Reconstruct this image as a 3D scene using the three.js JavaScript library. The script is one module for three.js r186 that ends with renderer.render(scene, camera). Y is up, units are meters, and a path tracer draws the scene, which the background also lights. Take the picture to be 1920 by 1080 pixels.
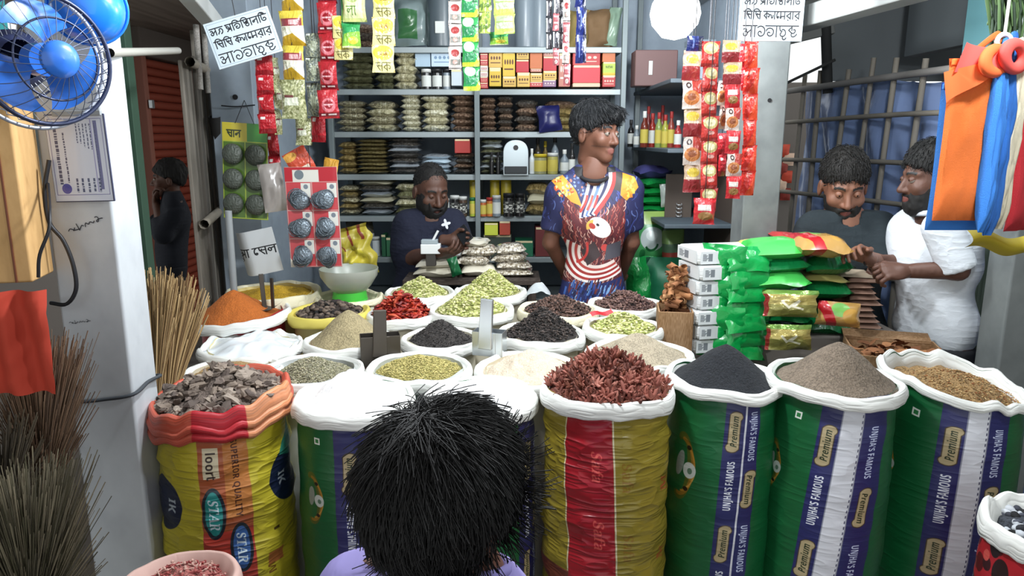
import * as THREE from 'three';
import { mergeGeometries, mergeVertices } from 'three/addons/utils/BufferGeometryUtils.js';
import { RoundedBoxGeometry } from 'three/addons/geometries/RoundedBoxGeometry.js';

// ---------------------------------------------------------------- camera, sky, light, exposure
const F = 1350, PITCH = Math.atan(280 / 1350), EYE = 1.7;
const scene = new THREE.Scene();
const camera = new THREE.PerspectiveCamera(2 * Math.atan(540 / F) * 180 / Math.PI, 1920 / 1080, 0.05, 60);
camera.position.set(0, EYE, 0);
camera.rotation.set(-PITCH, 0, 0);
const renderer = new THREE.WebGLRenderer();
renderer.toneMapping = THREE.LinearToneMapping;
renderer.toneMappingExposure = 1.0;
renderer.shadowMap.enabled = true;
scene.background = new THREE.Color(0.96, 1.0, 1.0);
scene.backgroundIntensity = 1.1;
const LAMP_CD = 4.2, LAMP_TOP_CD = 6.8, LAMP_BACK_CD = 0.95, LAMP_STREET_CD = 2.6, LAMP_LANE_CD = 2.2;

// ---------------------------------------------------------------- helpers
function at(px, py, D) {                       // the point that pixel (px, py) shows, D metres in front of the camera over the floor
  const u = (px - 960) / F, v = (540 - py) / F, c = Math.cos(PITCH), s = Math.sin(PITCH), t = D / (c + v * s);
  return new THREE.Vector3(u * t, EYE + (v * c - s) * t, -D);
}
function mpp(py, D) { const v = (540 - py) / F; return D / (Math.cos(PITCH) + v * Math.sin(PITCH)) / F; }   // metres per pixel there
function rng(seed) { let a = (seed * 2654435761) >>> 0; return () => { a = (a + 0x6d2b79f5) | 0; let t = Math.imul(a ^ (a >>> 15), 1 | a); t = (t + Math.imul(t ^ (t >>> 7), 61 | t)) ^ t; return ((t ^ (t >>> 14)) >>> 0) / 4294967296; }; }
function h3(x, y, z) { let n = Math.imul(x | 0, 374761393) + Math.imul(y | 0, 668265263) + Math.imul(z | 0, 2147483647 ^ 0x5bd1e995); n = Math.imul(n ^ (n >>> 13), 1274126177); return ((n ^ (n >>> 16)) >>> 0) / 4294967296; }
function noise(x, y, z = 0) {
  const ix = Math.floor(x), iy = Math.floor(y), iz = Math.floor(z), f = (t) => t * t * (3 - 2 * t), u = f(x - ix), v = f(y - iy), w = f(z - iz), L = (a, b, t) => a + (b - a) * t;
  return L(L(L(h3(ix, iy, iz), h3(ix + 1, iy, iz), u), L(h3(ix, iy + 1, iz), h3(ix + 1, iy + 1, iz), u), v),
    L(L(h3(ix, iy, iz + 1), h3(ix + 1, iy, iz + 1), u), L(h3(ix, iy + 1, iz + 1), h3(ix + 1, iy + 1, iz + 1), u), v), w) * 2 - 1;
}
const used = {};
function numbered(name) { const n = used[name] = (used[name] ?? -1) + 1; return n ? name + '_' + String(n).padStart(3, '0') : name; }
function tag(o, label, category, group, kind) { o.userData = {}; if (label) o.userData.label = label; if (category) o.userData.category = category; if (group) o.userData.group = group; if (kind) o.userData.kind = kind; return o; }
function shade(o) { o.castShadow = o.receiveShadow = true; return o; }
function thing(name, label, category, pos = [0, 0, 0], rotY = 0, group) {
  const o = new THREE.Group(); o.name = numbered(name); o.position.set(...(pos.isVector3 ? pos.toArray() : pos)); o.rotation.y = rotY; tag(o, label, category, group); scene.add(o); return o;
}
function part(parent, name, geo, mat, pos, rot, label) {
  const m = shade(new THREE.Mesh(geo, mat)); m.name = name; if (pos) m.position.set(...(pos.isVector3 ? pos.toArray() : pos)); if (rot) m.rotation.set(...rot); if (label) m.userData.label = label; parent.add(m); return m;
}
function solo(name, geo, mat, label, category, pos, rot, group, kind) {
  const m = shade(new THREE.Mesh(geo, mat)); m.name = numbered(name); if (pos) m.position.set(...(pos.isVector3 ? pos.toArray() : pos)); if (rot) m.rotation.set(...rot); tag(m, label, category, group, kind); scene.add(m); return m;
}
function struct(name, geo, mat, pos, rot) { const m = shade(new THREE.Mesh(geo, mat)); m.name = numbered(name); if (pos) m.position.set(...(pos.isVector3 ? pos.toArray() : pos)); if (rot) m.rotation.set(...rot); m.userData = { kind: 'structure' }; scene.add(m); return m; }
function copy(src, pos, rot, label, group) { const c = src.clone(); c.name = numbered(src.name.replace(/_\d{3}$/, '')); if (pos) c.position.set(...(pos.isVector3 ? pos.toArray() : pos)); if (rot) c.rotation.set(...rot); c.userData = { ...src.userData }; if (label) c.userData.label = label; if (group) c.userData.group = group; scene.add(c); return c; }
const ORD = ['bottom', 'second from bottom', 'third from bottom', 'fourth from bottom', 'fifth from bottom', 'sixth from bottom', 'seventh from bottom', 'eighth from bottom', 'ninth from bottom', 'tenth from bottom', 'eleventh from bottom'];
const ordinal = (i, n) => (i === n - 1 ? 'topmost' : ORD[i]);
const NTH = ['first', 'second', 'third', 'fourth', 'fifth', 'sixth', 'seventh', 'eighth', 'ninth', 'tenth', 'eleventh', 'twelfth'];

// materials
const M = (color, rough = 0.8, o = {}) => new THREE.MeshStandardMaterial({ color, roughness: rough, side: THREE.DoubleSide, ...o });
const PM = (color, rough = 0.5, o = {}) => new THREE.MeshPhysicalMaterial({ color, roughness: rough, side: THREE.DoubleSide, ...o });
function canvas(w, h, draw) {
  const c = document.createElement('canvas'); c.width = w; c.height = h; const g = c.getContext('2d'); draw(g, w, h);
  const t = new THREE.CanvasTexture(c); t.colorSpace = THREE.SRGBColorSpace; t.magFilter = THREE.LinearFilter; t.wrapS = t.wrapT = THREE.RepeatWrapping; return t;
}
function dataTex(n, fn, srgb) {                 // fn(u, v) -> [r, g, b] in 0..255; made tileable by the caller
  const d = new Uint8Array(n * n * 4);
  for (let y = 0; y < n; y++) for (let x = 0; x < n; x++) { const c = fn(x / n, y / n), k = (y * n + x) * 4; d[k] = c[0]; d[k + 1] = c[1]; d[k + 2] = c[2]; d[k + 3] = 255; }
  const t = new THREE.DataTexture(d, n, n); t.magFilter = THREE.LinearFilter; t.minFilter = THREE.LinearMipmapLinearFilter; t.wrapS = t.wrapT = THREE.RepeatWrapping; t.needsUpdate = true; if (srgb) t.colorSpace = THREE.SRGBColorSpace; return t;
}
function tileNoise(u, v, f, seed) { // periodic value noise
  const x = u * f, y = v * f, ix = Math.floor(x), iy = Math.floor(y), s = (t) => t * t * (3 - 2 * t), a = s(x - ix), b = s(y - iy), H = (i, j) => h3(((i % f) + f) % f, ((j % f) + f) % f, seed);
  return (H(ix, iy) * (1 - a) + H(ix + 1, iy) * a) * (1 - b) + (H(ix, iy + 1) * (1 - a) + H(ix + 1, iy + 1) * a) * b;
}
const fbm = (u, v, f, seed) => tileNoise(u, v, f, seed) * 0.5 + tileNoise(u, v, f * 2, seed + 1) * 0.27 + tileNoise(u, v, f * 4, seed + 2) * 0.15 + tileNoise(u, v, f * 8, seed + 3) * 0.08;
const speckBump = dataTex(256, (u, v) => { const k = 255 * (0.5 * tileNoise(u, v, 64, 3) + 0.5 * tileNoise(u, v, 128, 5)); return [k, k, k]; });
const wrinkleBump = dataTex(256, (u, v) => { const w = fbm(u, v, 4, 31) * 0.2; const a = 1 - Math.abs(2 * tileNoise(u + w, v, 6, 11) - 1), b = 1 - Math.abs(2 * fbm(u, v + w, 5, 17) - 1); const k = 255 * Math.min(1, 0.5 * a * a + 0.5 * b); return [k, k, k]; });
function tn2(u, v, fx, fy, seed) { const x = u * fx, y = v * fy, ix = Math.floor(x), iy = Math.floor(y), s = (t) => t * t * (3 - 2 * t), a = s(x - ix), b = s(y - iy), H = (i, j) => h3(((i % fx) + fx) % fx, ((j % fy) + fy) % fy, seed); return (H(ix, iy) * (1 - a) + H(ix + 1, iy) * a) * (1 - b) + (H(ix, iy + 1) * (1 - a) + H(ix + 1, iy + 1) * a) * b; }
const foldBump = dataTex(512, (u, v) => { // long creases that run across
  const y = v + 0.02 * (fbm(u, v, 4, 41) - 0.5); const a = 1 - Math.abs(2 * tn2(u, y, 5, 22, 51) - 1), b = 1 - Math.abs(2 * tn2(u, y, 9, 46, 53) - 1);
  const k = 255 * Math.min(1, 0.75 * Math.pow(a, 2.5) + 0.3 * Math.pow(b, 2)); return [k, k, k]; });
function rep(t, x, y) { const c = t.clone(); c.repeat.set(x, y); c.needsUpdate = true; return c; }
const plasterMap = (r, g, b, seed, amt = 40) => dataTex(512, (u, v) => { const n = fbm(u, v, 4, seed) - 0.5, m = fbm(u, v, 24, seed + 9) - 0.5, st = Math.pow(fbm(u, v, 9, seed + 20), 5) * amt * 2; const k = n * amt + m * amt * 0.6 - st; return [r + k, g + k, b + k * 0.95].map((q) => Math.max(0, Math.min(255, q))); }, true);
const woodMap = (r, g, b, seed) => dataTex(256, (u, v) => { const n = fbm(u, v, 3, seed), l = tileNoise(u, v * 0.25, 64, seed + 4) - 0.5; const k = (n - 0.5) * 40 + l * 34; return [r + k, g + k, b + k].map((q) => Math.max(0, Math.min(255, q))); }, true);

// geometry
const box = (w, h, d, r = 0.004, s = 2) => new RoundedBoxGeometry(w, h, d, s, Math.min(r, w / 2.1, h / 2.1, d / 2.1));
const cyl = (r1, r2, h, n = 20, open = false) => new THREE.CylinderGeometry(r1, r2, h, n, 1, open);
const lathe = (pts, n = 24) => new THREE.LatheGeometry(pts.map((p) => new THREE.Vector2(p[0], p[1])), n);
function tube(pts, r, seg = 24, rad = 7) { return new THREE.TubeGeometry(new THREE.CatmullRomCurve3(pts.map((p) => (p.isVector3 ? p : new THREE.Vector3(...p)))), seg, r, rad, false); }
function bar(a, b, r, n = 8) { return new THREE.TubeGeometry(new THREE.LineCurve3(a.isVector3 ? a : new THREE.Vector3(...a), b.isVector3 ? b : new THREE.Vector3(...b)), 1, r, n, false); }
function pillow(w, h, t, o = {}) {              // a filled packet in the xy plane, seals at the edges
  const nx = o.nx ?? 8, ny = o.ny ?? 10, cr = o.crimp ?? 0.07, wr = o.wr ?? 0.12, p = o.p ?? 2.6, sx = (o.seed ?? 1) * 7.3, pos = [], uv = [], idx = [];
  for (const s of [1, -1]) {
    const base = pos.length / 3;
    for (let j = 0; j <= ny; j++) for (let i = 0; i <= nx; i++) {
      const u = i / nx, v = j / ny, vv = Math.min(1, Math.max(0, (v - cr) / (1 - 2 * cr)));
      const a = 1 - Math.abs(2 * u - 1) ** p, b = 1 - Math.abs(2 * vv - 1) ** p, f = Math.pow(Math.max(0, a * b), 0.55);
      const n = noise(u * 4 + sx, v * 5 + sx, s * 3) * 0.6 + noise(u * 9 + sx, v * 11, s * 2 + sx) * 0.4, edge = noise(v * 5 + sx, 3.1) * (o.edge ?? 0.025);
      const flap = (v < cr || v > 1 - cr) ? noise(u * 3 + sx, v * 3) * t * 0.25 : 0;
      pos.push((u - 0.5) * w * (1 - 0.05 * Math.sin(Math.PI * v) * (f > 0 ? 1 : 1)) + edge * w * (u - 0.5) * 2, (v - 0.5) * h, s * t / 2 * f * (1 + n * wr * 2.4) + n * wr * t * 0.18 * f + flap);
      uv.push(u, v);
    }
    for (let j = 0; j < ny; j++) for (let i = 0; i < nx; i++) { const a = base + j * (nx + 1) + i, b = a + 1, c = a + nx + 1, d = c + 1; s > 0 ? idx.push(a, b, d, a, d, c) : idx.push(a, d, b, a, c, d); }
  }
  const g = new THREE.BufferGeometry(); g.setAttribute('position', new THREE.Float32BufferAttribute(pos, 3)); g.setAttribute('uv', new THREE.Float32BufferAttribute(uv, 2)); g.setIndex(idx); g.computeVertexNormals(); return g;
}
function sheet(nx, ny, fn) {                    // fn(u, v) -> [x, y, z]
  const pos = [], uv = [], idx = [];
  for (let j = 0; j <= ny; j++) for (let i = 0; i <= nx; i++) { pos.push(...fn(i / nx, j / ny)); uv.push(i / nx, j / ny); }
  for (let j = 0; j < ny; j++) for (let i = 0; i < nx; i++) { const a = j * (nx + 1) + i, b = a + 1, c = a + nx + 1, d = c + 1; idx.push(a, b, d, a, d, c); }
  const g = new THREE.BufferGeometry(); g.setAttribute('position', new THREE.Float32BufferAttribute(pos, 3)); g.setAttribute('uv', new THREE.Float32BufferAttribute(uv, 2)); g.setIndex(idx); g.computeVertexNormals(); return g;
}
const merged = (list) => mergeGeometries(list.map((g) => { const c = g.index ? g.toNonIndexed() : g.clone(); for (const k of Object.keys(c.attributes)) if (!['position', 'normal', 'uv'].includes(k)) c.deleteAttribute(k); return c; }));
const placed = (g, pos, rot = [0, 0, 0], scl) => { const m = new THREE.Matrix4().compose(new THREE.Vector3(...(pos.isVector3 ? pos.toArray() : pos)), new THREE.Quaternion().setFromEuler(new THREE.Euler(...rot)), scl ? new THREE.Vector3(...scl) : new THREE.Vector3(1, 1, 1)); return g.clone().applyMatrix4(m); };

// Surface nets: the surface where f(x, y, z) = 0, f below zero inside
function mesher(f, lo, hi, cell) {
  const n = [0, 1, 2].map((k) => Math.ceil((hi[k] - lo[k]) / cell) + 1), [nx, ny, nz] = n, val = new Float32Array(nx * ny * nz);
  for (let k = 0, q = 0; k < nz; k++) for (let j = 0; j < ny; j++) for (let i = 0; i < nx; i++, q++) val[q] = f(lo[0] + i * cell, lo[1] + j * cell, lo[2] + k * cell);
  const id = new Int32Array(nx * ny * nz).fill(-1), pos = [], idx = [], sy = nx, sz = nx * ny, off = [0, 1, sy, sy + 1, sz, sz + 1, sz + sy, sz + sy + 1];
  for (let k = 0; k < nz - 1; k++) for (let j = 0; j < ny - 1; j++) for (let i = 0; i < nx - 1; i++) {
    const q = k * sz + j * sy + i; let mask = 0; for (let c = 0; c < 8; c++) if (val[q + off[c]] < 0) mask |= 1 << c;
    if (mask === 0 || mask === 255) continue;
    let X = 0, Y = 0, Z = 0, m = 0;
    for (let a = 0; a < 8; a++) for (const bit of [1, 2, 4]) { if (a & bit) continue; const b = a | bit; if (((mask >> a) & 1) === ((mask >> b) & 1)) continue;
      const va = val[q + off[a]], vb = val[q + off[b]], t = va / (va - vb); X += (a & 1) + (bit === 1 ? t : 0); Y += ((a >> 1) & 1) + (bit === 2 ? t : 0); Z += ((a >> 2) & 1) + (bit === 4 ? t : 0); m++; }
    id[q] = pos.length / 3; pos.push(lo[0] + (i + X / m) * cell, lo[1] + (j + Y / m) * cell, lo[2] + (k + Z / m) * cell);
  }
  const quad = (a, b, c, d, flip) => { if (a < 0 || b < 0 || c < 0 || d < 0) return; flip ? idx.push(a, c, b, a, d, c) : idx.push(a, b, c, a, c, d); };
  for (let k = 1; k < nz - 1; k++) for (let j = 1; j < ny - 1; j++) for (let i = 1; i < nx - 1; i++) {
    const q = k * sz + j * sy + i, s = val[q] < 0;
    if (s !== (val[q + 1] < 0)) quad(id[q - sy - sz], id[q - sz], id[q], id[q - sy], !s);
    if (s !== (val[q + sy] < 0)) quad(id[q - 1 - sz], id[q - 1], id[q], id[q - sz], !s);
    if (s !== (val[q + sz] < 0)) quad(id[q - 1 - sy], id[q - sy], id[q], id[q - 1], !s);
  }
  const g = new THREE.BufferGeometry(); g.setAttribute('position', new THREE.Float32BufferAttribute(pos, 3)); g.setIndex(idx); g.computeVertexNormals(); return g;
}
const smin = (a, b, k) => { const h = Math.max(k - Math.abs(a - b), 0) / k; return Math.min(a, b) - h * h * k * 0.25; };
const smax = (a, b, k) => -smin(-a, -b, k);
function cap(x, y, z, a, b, ra, rb) { const px = x - a[0], py = y - a[1], pz = z - a[2], bx = b[0] - a[0], by = b[1] - a[1], bz = b[2] - a[2], t = Math.min(1, Math.max(0, (px * bx + py * by + pz * bz) / (bx * bx + by * by + bz * bz + 1e-9))); return Math.hypot(px - bx * t, py - by * t, pz - bz * t) - (ra + (rb - ra) * t); }
function ell(x, y, z, c, r) { const dx = (x - c[0]) / r[0], dy = (y - c[1]) / r[1], dz = (z - c[2]) / r[2], k = Math.hypot(dx, dy, dz), m = Math.hypot(dx / r[0], dy / r[1], dz / r[2]); return m < 1e-6 ? -Math.min(...r) : k * (k - 1) / m; }

// ---------------------------------------------------------------- the setting
const concreteTex = plasterMap(134, 138, 137, 61, 30), wallTex = plasterMap(176, 188, 202, 71, 22), floorTex = plasterMap(96, 90, 84, 81, 50), pillarTex = plasterMap(188, 193, 197, 91, 16);
const tiled = (t, w, h, o = {}) => M(o.tint ?? '#cfd2d2', 0.75, { map: rep(t, w, h) });
const mConcrete = M('#ffffff', 0.9, { map: rep(concreteTex, 1, 1) }), mWall = M('#ffffff', 0.7, { map: rep(wallTex, 1.5, 1.5) }), mFloor = M('#ffffff', 0.95, { map: rep(floorTex, 3, 3) }), mPillar = M('#ffffff', 0.6, { map: rep(pillarTex, 0.2, 3) });
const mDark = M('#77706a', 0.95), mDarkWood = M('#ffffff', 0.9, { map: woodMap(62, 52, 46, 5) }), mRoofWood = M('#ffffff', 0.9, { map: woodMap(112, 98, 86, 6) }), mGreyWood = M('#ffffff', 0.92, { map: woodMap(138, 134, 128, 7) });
const mSteel = M('#737d7f', 0.5, { metalness: 0.35 }), mBlackWire = M('#15161c', 0.5), mGreyPaint = M('#8a9398', 0.55);
struct('floor', new THREE.BoxGeometry(9, 0.1, 10), mFloor, [0, -0.05, -3.4]);
struct('floor_shop', box(3.2, 0.2, 3.1, 0.01), mConcrete, [0.2, 0.1, -3.1]);
struct('wall_back', box(2.9, 2.7, 0.12, 0.005), tiled(wallTex, 2.9, 2.7), [0.15, 1.35, -4.5]);
struct('pillar_back', box(0.2, 2.7, 0.16, 0.006), tiled(wallTex, 0.2, 2.7), [-1.29, 1.35, -3.5]);
struct('wall_left', box(0.1, 2.6, 0.9, 0.005), tiled(wallTex, 0.9, 2.6), [-1.22, 1.3, -4.0], [0, -0.13, 0]);
struct('wall_right', box(0.06, 2.6, 1.3, 0.005), tiled(wallTex, 1.3, 2.6), [1.09, 1.3, -3.82]);
struct('ceiling', box(2.9, 0.08, 2.3, 0.01), M('#9aa3a8', 0.85), [0.08, 2.68, -3.4]);
const rp = at(1432, 300, 3.0);
struct('pillar_right', box(0.15, 2.7, 0.15, 0.006), tiled(concreteTex, 0.15, 2.7), [rp.x, 1.35, -3.07]);
struct('pillar_left', box(0.165, 3.0, 0.13, 0.008), mPillar, [-1.08, 1.5, -1.865]);
// left lane
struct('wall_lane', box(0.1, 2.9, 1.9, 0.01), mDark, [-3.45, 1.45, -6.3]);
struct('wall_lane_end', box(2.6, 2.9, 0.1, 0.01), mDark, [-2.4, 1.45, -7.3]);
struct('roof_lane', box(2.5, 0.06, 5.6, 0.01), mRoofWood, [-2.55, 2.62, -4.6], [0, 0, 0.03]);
function beamBetween(name, a, b, h, w, mat) { const d = b.clone().sub(a), L = d.length(), m = struct(name, box(L, h, w, 0.006), mat, a.clone().add(b).multiplyScalar(0.5)); m.rotation.y = -Math.atan2(d.z, d.x); m.rotateZ(Math.atan2(d.y, Math.hypot(d.x, d.z))); }
beamBetween('beam_lane', at(340, -30, 2.6), at(408, 52, 3.4), 0.07, 0.06, M('#c9ccca', 0.7));
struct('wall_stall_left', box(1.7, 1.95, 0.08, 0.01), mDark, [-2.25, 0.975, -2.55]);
struct('panel_green', box(0.05, 2.3, 0.05, 0.004), M('#2f4a3a', 0.8), at(252, 300, 2.75).setY(1.15));
// right lane
struct('wall_lane_right', box(0.06, 0.34, 1.6, 0.004), M('#737a7c', 0.85), [2.14, 2.3, -3.25]);
struct('wall_lane_far', box(1.9, 2.14, 0.1, 0.01), mDark, [1.85, 1.07, -6.0]);
struct('roof_lane_right', box(1.6, 0.05, 3.1, 0.006), M('#92989a', 0.6, { metalness: 0.2 }), [1.78, 2.47, -3.0], [0.02, 0, 0.05]);
struct('wall_outer_right', box(0.1, 2.6, 3.6, 0.01), mDark, [2.75, 1.3, -2.9]);
{ const a = at(1544, 152, 4.35), b = at(1900, -10, 4.35); struct('board_lane_end', box(b.x - a.x, b.y - a.y, 0.03, 0.004), M('#767c7e', 0.85), [(a.x + b.x) / 2, (a.y + b.y) / 2, -4.36]); }
beamBetween('lintel_lane', at(1425, 56, 4.4), at(1560, 22, 4.3), 0.24, 0.04, M('#80827f', 0.85));
struct('wall_teal', box(0.03, 0.5, 1.25, 0.004), M('#5f9096', 0.75), [1.97, 2.26, -2.55], [0, 0.1, 0]);
beamBetween('beam_right', at(1490, 42, 3.3), at(1720, -26, 2.5), 0.085, 0.1, M('#9a9d9b', 0.75));
const postX = at(1905, 600, 2.4).x;
struct('pillar_stall', box(0.16, 2.6, 0.13, 0.01), tiled(concreteTex, 0.15, 2.7), [postX + 0.03, 1.3, -2.45]);
struct('door_stall', box(0.3, 1.55, 0.03, 0.006), M('#ffffff', 0.85, { map: woodMap(72, 84, 74, 9) }), at(1850, 560, 2.85).setY(0.8), [0, -0.5, 0]);
// canopy over the street side and the stall front opposite, outside the frame: they keep the sky to what the photograph lets in
struct('roof_street', box(6.5, 0.06, 2.6, 0.01), mDark, [0, 3.05, -0.7]);
struct('wall_street_left', box(0.1, 3, 4.4, 0.01), mDark, [-3.2, 1.5, -0.4]);
struct('wall_street_right', box(0.1, 3, 4.4, 0.01), mDark, [3.2, 1.5, -0.4]);
struct('beam_front', box(2.9, 0.12, 0.1, 0.01), mConcrete, [0.1, 2.62, -2.55]);

// red roller shutter: every slat its own bar
{
  const A = at(264, 138, 6.2), B = at(346, 138, 7.0); const o = thing('roller_shutter', 'red corrugated roller shutter, closed, down the dark lane behind the grey pillar', 'shutter', [A.x, 0, A.z], 0);
  const d = new THREE.Vector3(B.x - A.x, 0, B.z - A.z), L = d.length(); o.rotation.y = -Math.atan2(d.z, d.x);
  const sm = M('#a8503c', 0.5, { metalness: 0.2 }), sg = placed(cyl(0.034, 0.034, L, 10), [0, 0, 0], [0, 0, Math.PI / 2]);
  for (let i = 0; i < 34; i++) part(o, 'slat', sg, sm, [L / 2, 2.32 - i * 0.068, 0.02]);
  part(o, 'side_rail', box(0.07, 2.5, 0.08, 0.01), M('#a86a58', 0.6), [-0.06, 1.25, 0.03]); part(o, 'side_rail', box(0.07, 2.5, 0.08, 0.01), M('#7a4a40', 0.6), [L + 0.05, 1.25, 0.03]);
  part(o, 'shutter_box', box(L + 0.3, 0.28, 0.2, 0.02), M('#6b6058', 0.8), [L / 2, 2.5, 0]);
  part(o, 'padlock', box(0.05, 0.07, 0.03, 0.006), M('#cfd4d6', 0.3, { metalness: 0.7 }), [-0.05, 1.98, 0.09]);
}
// weathered plank gate leaning open beside the wall
{
  const A = at(340, 120, 3.0), B = at(410, 150, 4.2); const o = thing('plank_gate', 'weathered grey plank gate with bamboo rails standing open beside the shop wall', 'gate', [A.x, 0, A.z]);
  const d = new THREE.Vector3(B.x - A.x, 0, B.z - A.z), L = d.length(); o.rotation.y = -Math.atan2(d.z, d.x); const r = rng(7), n = 10, pm = ['#cfcac2', '#b3aea6', '#8f8a84', '#dad6ce'].map((c) => M(c, 0.92, { map: mGreyWood.map }));
  for (let i = 0; i < n; i++) { const w = L / n * (0.6 + 0.36 * r()), h = 1.8 + r() * 0.22; part(o, 'plank', box(w, h, 0.016, 0.004), pm[i % 4], [(i + 0.5) * L / n, 0.2 + h / 2, (r() - 0.5) * 0.02], [0, (r() - 0.5) * 0.2, (r() - 0.5) * 0.05]); }
  for (const y of [2.0, 1.35, 0.7]) part(o, 'rail', tube([[-0.02, y, 0.035], [L / 2, y + 0.01, 0.04], [L, y, 0.035]], 0.02, 10, 8), M('#8d8578', 0.85));
  for (let i = 0; i < 3; i++) part(o, 'stub_pole', bar([0.1 + i * 0.24, 1.9, 0.05], [0.1 + i * 0.24 + 0.03, 2.16 + r() * 0.04, 0.05], 0.012), mGreyWood);
  part(o, 'brace', bar([0.45, 1.75, 0.05], [0.95, 1.0, 0.06], 0.016), mGreyWood);
  part(o, 'hanging_strap', tube([[0.42, 1.8, 0.06], [0.5, 1.5, 0.08], [0.55, 1.3, 0.07]], 0.03, 12, 6), M('#1c1b1b', 0.9));
}
solo('white_pipe', bar(at(206, 99, 1.83), at(334, 95, 2.55), 0.011, 12), M('#96958e', 0.5), 'white plastic pipe running level from the grey pillar to the plank gate', 'pipe');
solo('white_pipe', bar(at(428, 395, 2.95), at(440, 560, 2.95), 0.014, 10), M('#8b9092', 0.5), 'pale upright pipe between the plank gate and the paper notice', 'pipe');

// steel rack along the back wall
const SHELF_PY = [88, 167, 247, 327, 405, 482, 560], RACK_D = 4.0, XL = at(628, 250, RACK_D).x, XM = at(895, 250, RACK_D).x, XR = at(1160, 250, RACK_D).x;
const shelfY = SHELF_PY.map((p) => at(895, p, RACK_D).y);
{
  const o = thing('steel_rack', 'long grey steel rack of open shelves fixed along the back wall', 'shelf rack', [0, 0, 0]);
  for (const y of shelfY) { const b = part(o, 'shelf_board', box(XR - XL + 0.06, 0.008, 0.4, 0.002), mSteel, [(XL + XR) / 2, y - 0.004, -4.2]); part(b, 'shelf_lip', box(XR - XL + 0.06, 0.03, 0.012, 0.003), M('#8b9496', 0.45, { metalness: 0.3 }), [0, -0.012, 0.2]); }
  for (const x of [XL - 0.015, XM, XR + 0.015]) part(o, 'upright', box(0.028, 2.5, 0.03, 0.003), mSteel, [x, 1.45, -3.985]);
  for (const x of [XL - 0.015, XM, XR + 0.015]) part(o, 'upright', box(0.028, 2.5, 0.03, 0.003), mSteel, [x, 1.45, -4.41]);
}
// side shelves on the right wall
const SIDE_Y = [at(1166, 172, 4.35).y, at(1200, 276, 4.0).y, at(1210, 397, 4.0).y];
{
  const o = thing('side_shelves', 'dark painted side shelves on the right wall beside the rack', 'shelf', [0, 0, 0]);
  const mS = M('#47525a', 0.6);
  SIDE_Y.forEach((y, i) => part(o, 'shelf_board', box(0.34, 0.02, 1.02, 0.004), mS, [0.89, y - 0.01, -3.9]));
  part(o, 'upright', box(0.03, 2.3, 0.03, 0.003), mSteel, [0.74, 1.35, -4.38]);
  part(o, 'side_panel', box(0.012, 0.66, 0.5, 0.003), M('#4a3f38', 0.7), [1.05, SIDE_Y[1] - 0.36, -3.65]);
}
// blue tarpaulin behind a bamboo lattice
{
  const A = at(1492, 300, 4.55), B = at(1772, 300, 3.3), d = new THREE.Vector3(B.x - A.x, 0, B.z - A.z), L = d.length() + 1.0, ry = -Math.atan2(d.z, d.x);
  const yTop = 1.98, mT = PM('#8ba0cc', 0.24, { clearcoat: 0.7, clearcoatRoughness: 0.15, bumpMap: rep(foldBump, 1, 1), bumpScale: 0.004 });
  const g = sheet(90, 44, (u, v) => { const f = Math.sin(u * 46 + v * 5 + 2 * noise(u * 7, v * 2)) * 0.7 + noise(u * 22 + v * 9, v * 3.5, 4) * 1.1 + noise(u * 50 + v * 22, v * 6, 7) * 0.4; return [u * L - 0.06, v * yTop + (v > 0.98 ? noise(u * 12, 1) * 0.03 : 0), f * 0.026 - 0.05]; });
  solo('blue_tarpaulin', g, mT, 'shiny blue plastic tarpaulin in upright folds behind the bamboo lattice', 'tarpaulin', [A.x, 0, A.z], [0, ry, 0]);
  const o = thing('bamboo_lattice', 'grey bamboo lattice of upright and level poles in front of the blue tarpaulin', 'lattice', [A.x, 0, A.z], ry);
  const mB = M('#8b8478', 0.75), r = rng(3);
  for (let i = 0; i < 11; i++) { const x = 0.02 + i * L / 11; part(o, 'upright_pole', tube([[x, 0, 0], [x + (r() - 0.5) * 0.06, 1.1, 0.01], [x + 0.02 + (r() - 0.5) * 0.1, 2.04 + r() * 0.08, 0]], 0.012 + r() * 0.004, 14, 7), mB); }
  for (const y of [1.8, 1.57, 1.37, 1.0, 0.6]) part(o, 'level_pole', tube([[-0.1, y, 0.026], [L / 2, y + 0.015, 0.03], [L, y - 0.01, 0.026]], 0.013, 18, 7), mB);
  part(o, 'level_pole', tube([[-0.1, 1.99, 0.03], [L / 2, 2.0, 0.03], [L, 2.0, 0.03]], 0.018, 18, 7), M('#8f8b86', 0.8));
}

// ---------------------------------------------------------------- lamps
function lampLight(pos, cd, size) { const l = new THREE.PointLight('#f6fbff', cd, 0, 2); l.position.copy(pos); l.castShadow = true; l.shadow.radius = size; l.shadow.mapSize.set(1024, 1024); l.name = 'lamp_light'; return l; }
function bulbLamp(pos, cd, r, label, cordTop) {
  const o = thing('bulb_lamp', label, 'lamp', pos);
  const glass = part(o, 'bulb', lathe([[0.0, -r], [r * 0.5, -r * 0.88], [r * 0.9, -r * 0.42], [r, 0], [r * 0.92, r * 0.4], [r * 0.62, r * 0.85], [r * 0.38, r * 1.1], [0, r * 1.1]], 28), M('#ffffff', 0.4, { emissive: '#f4fbff', emissiveIntensity: 2.4 }));
  part(o, 'socket', cyl(r * 0.4, r * 0.42, r * 1.0, 18), M('#e8e8e4', 0.5), [0, r * 1.5, 0]);
  part(o, 'cord', bar([0, r * 1.9, 0], [0, cordTop - pos.y, 0], 0.004), mBlackWire);
  o.add(Object.assign(lampLight(new THREE.Vector3(0, 0, 0), cd, r / 0.02)));
  return o;
}
const lampAt = at(1266, 26, 2.72);
bulbLamp(lampAt, LAMP_CD, 0.09, 'big glowing white bulb hanging above the sachet strips', 2.62);
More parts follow.
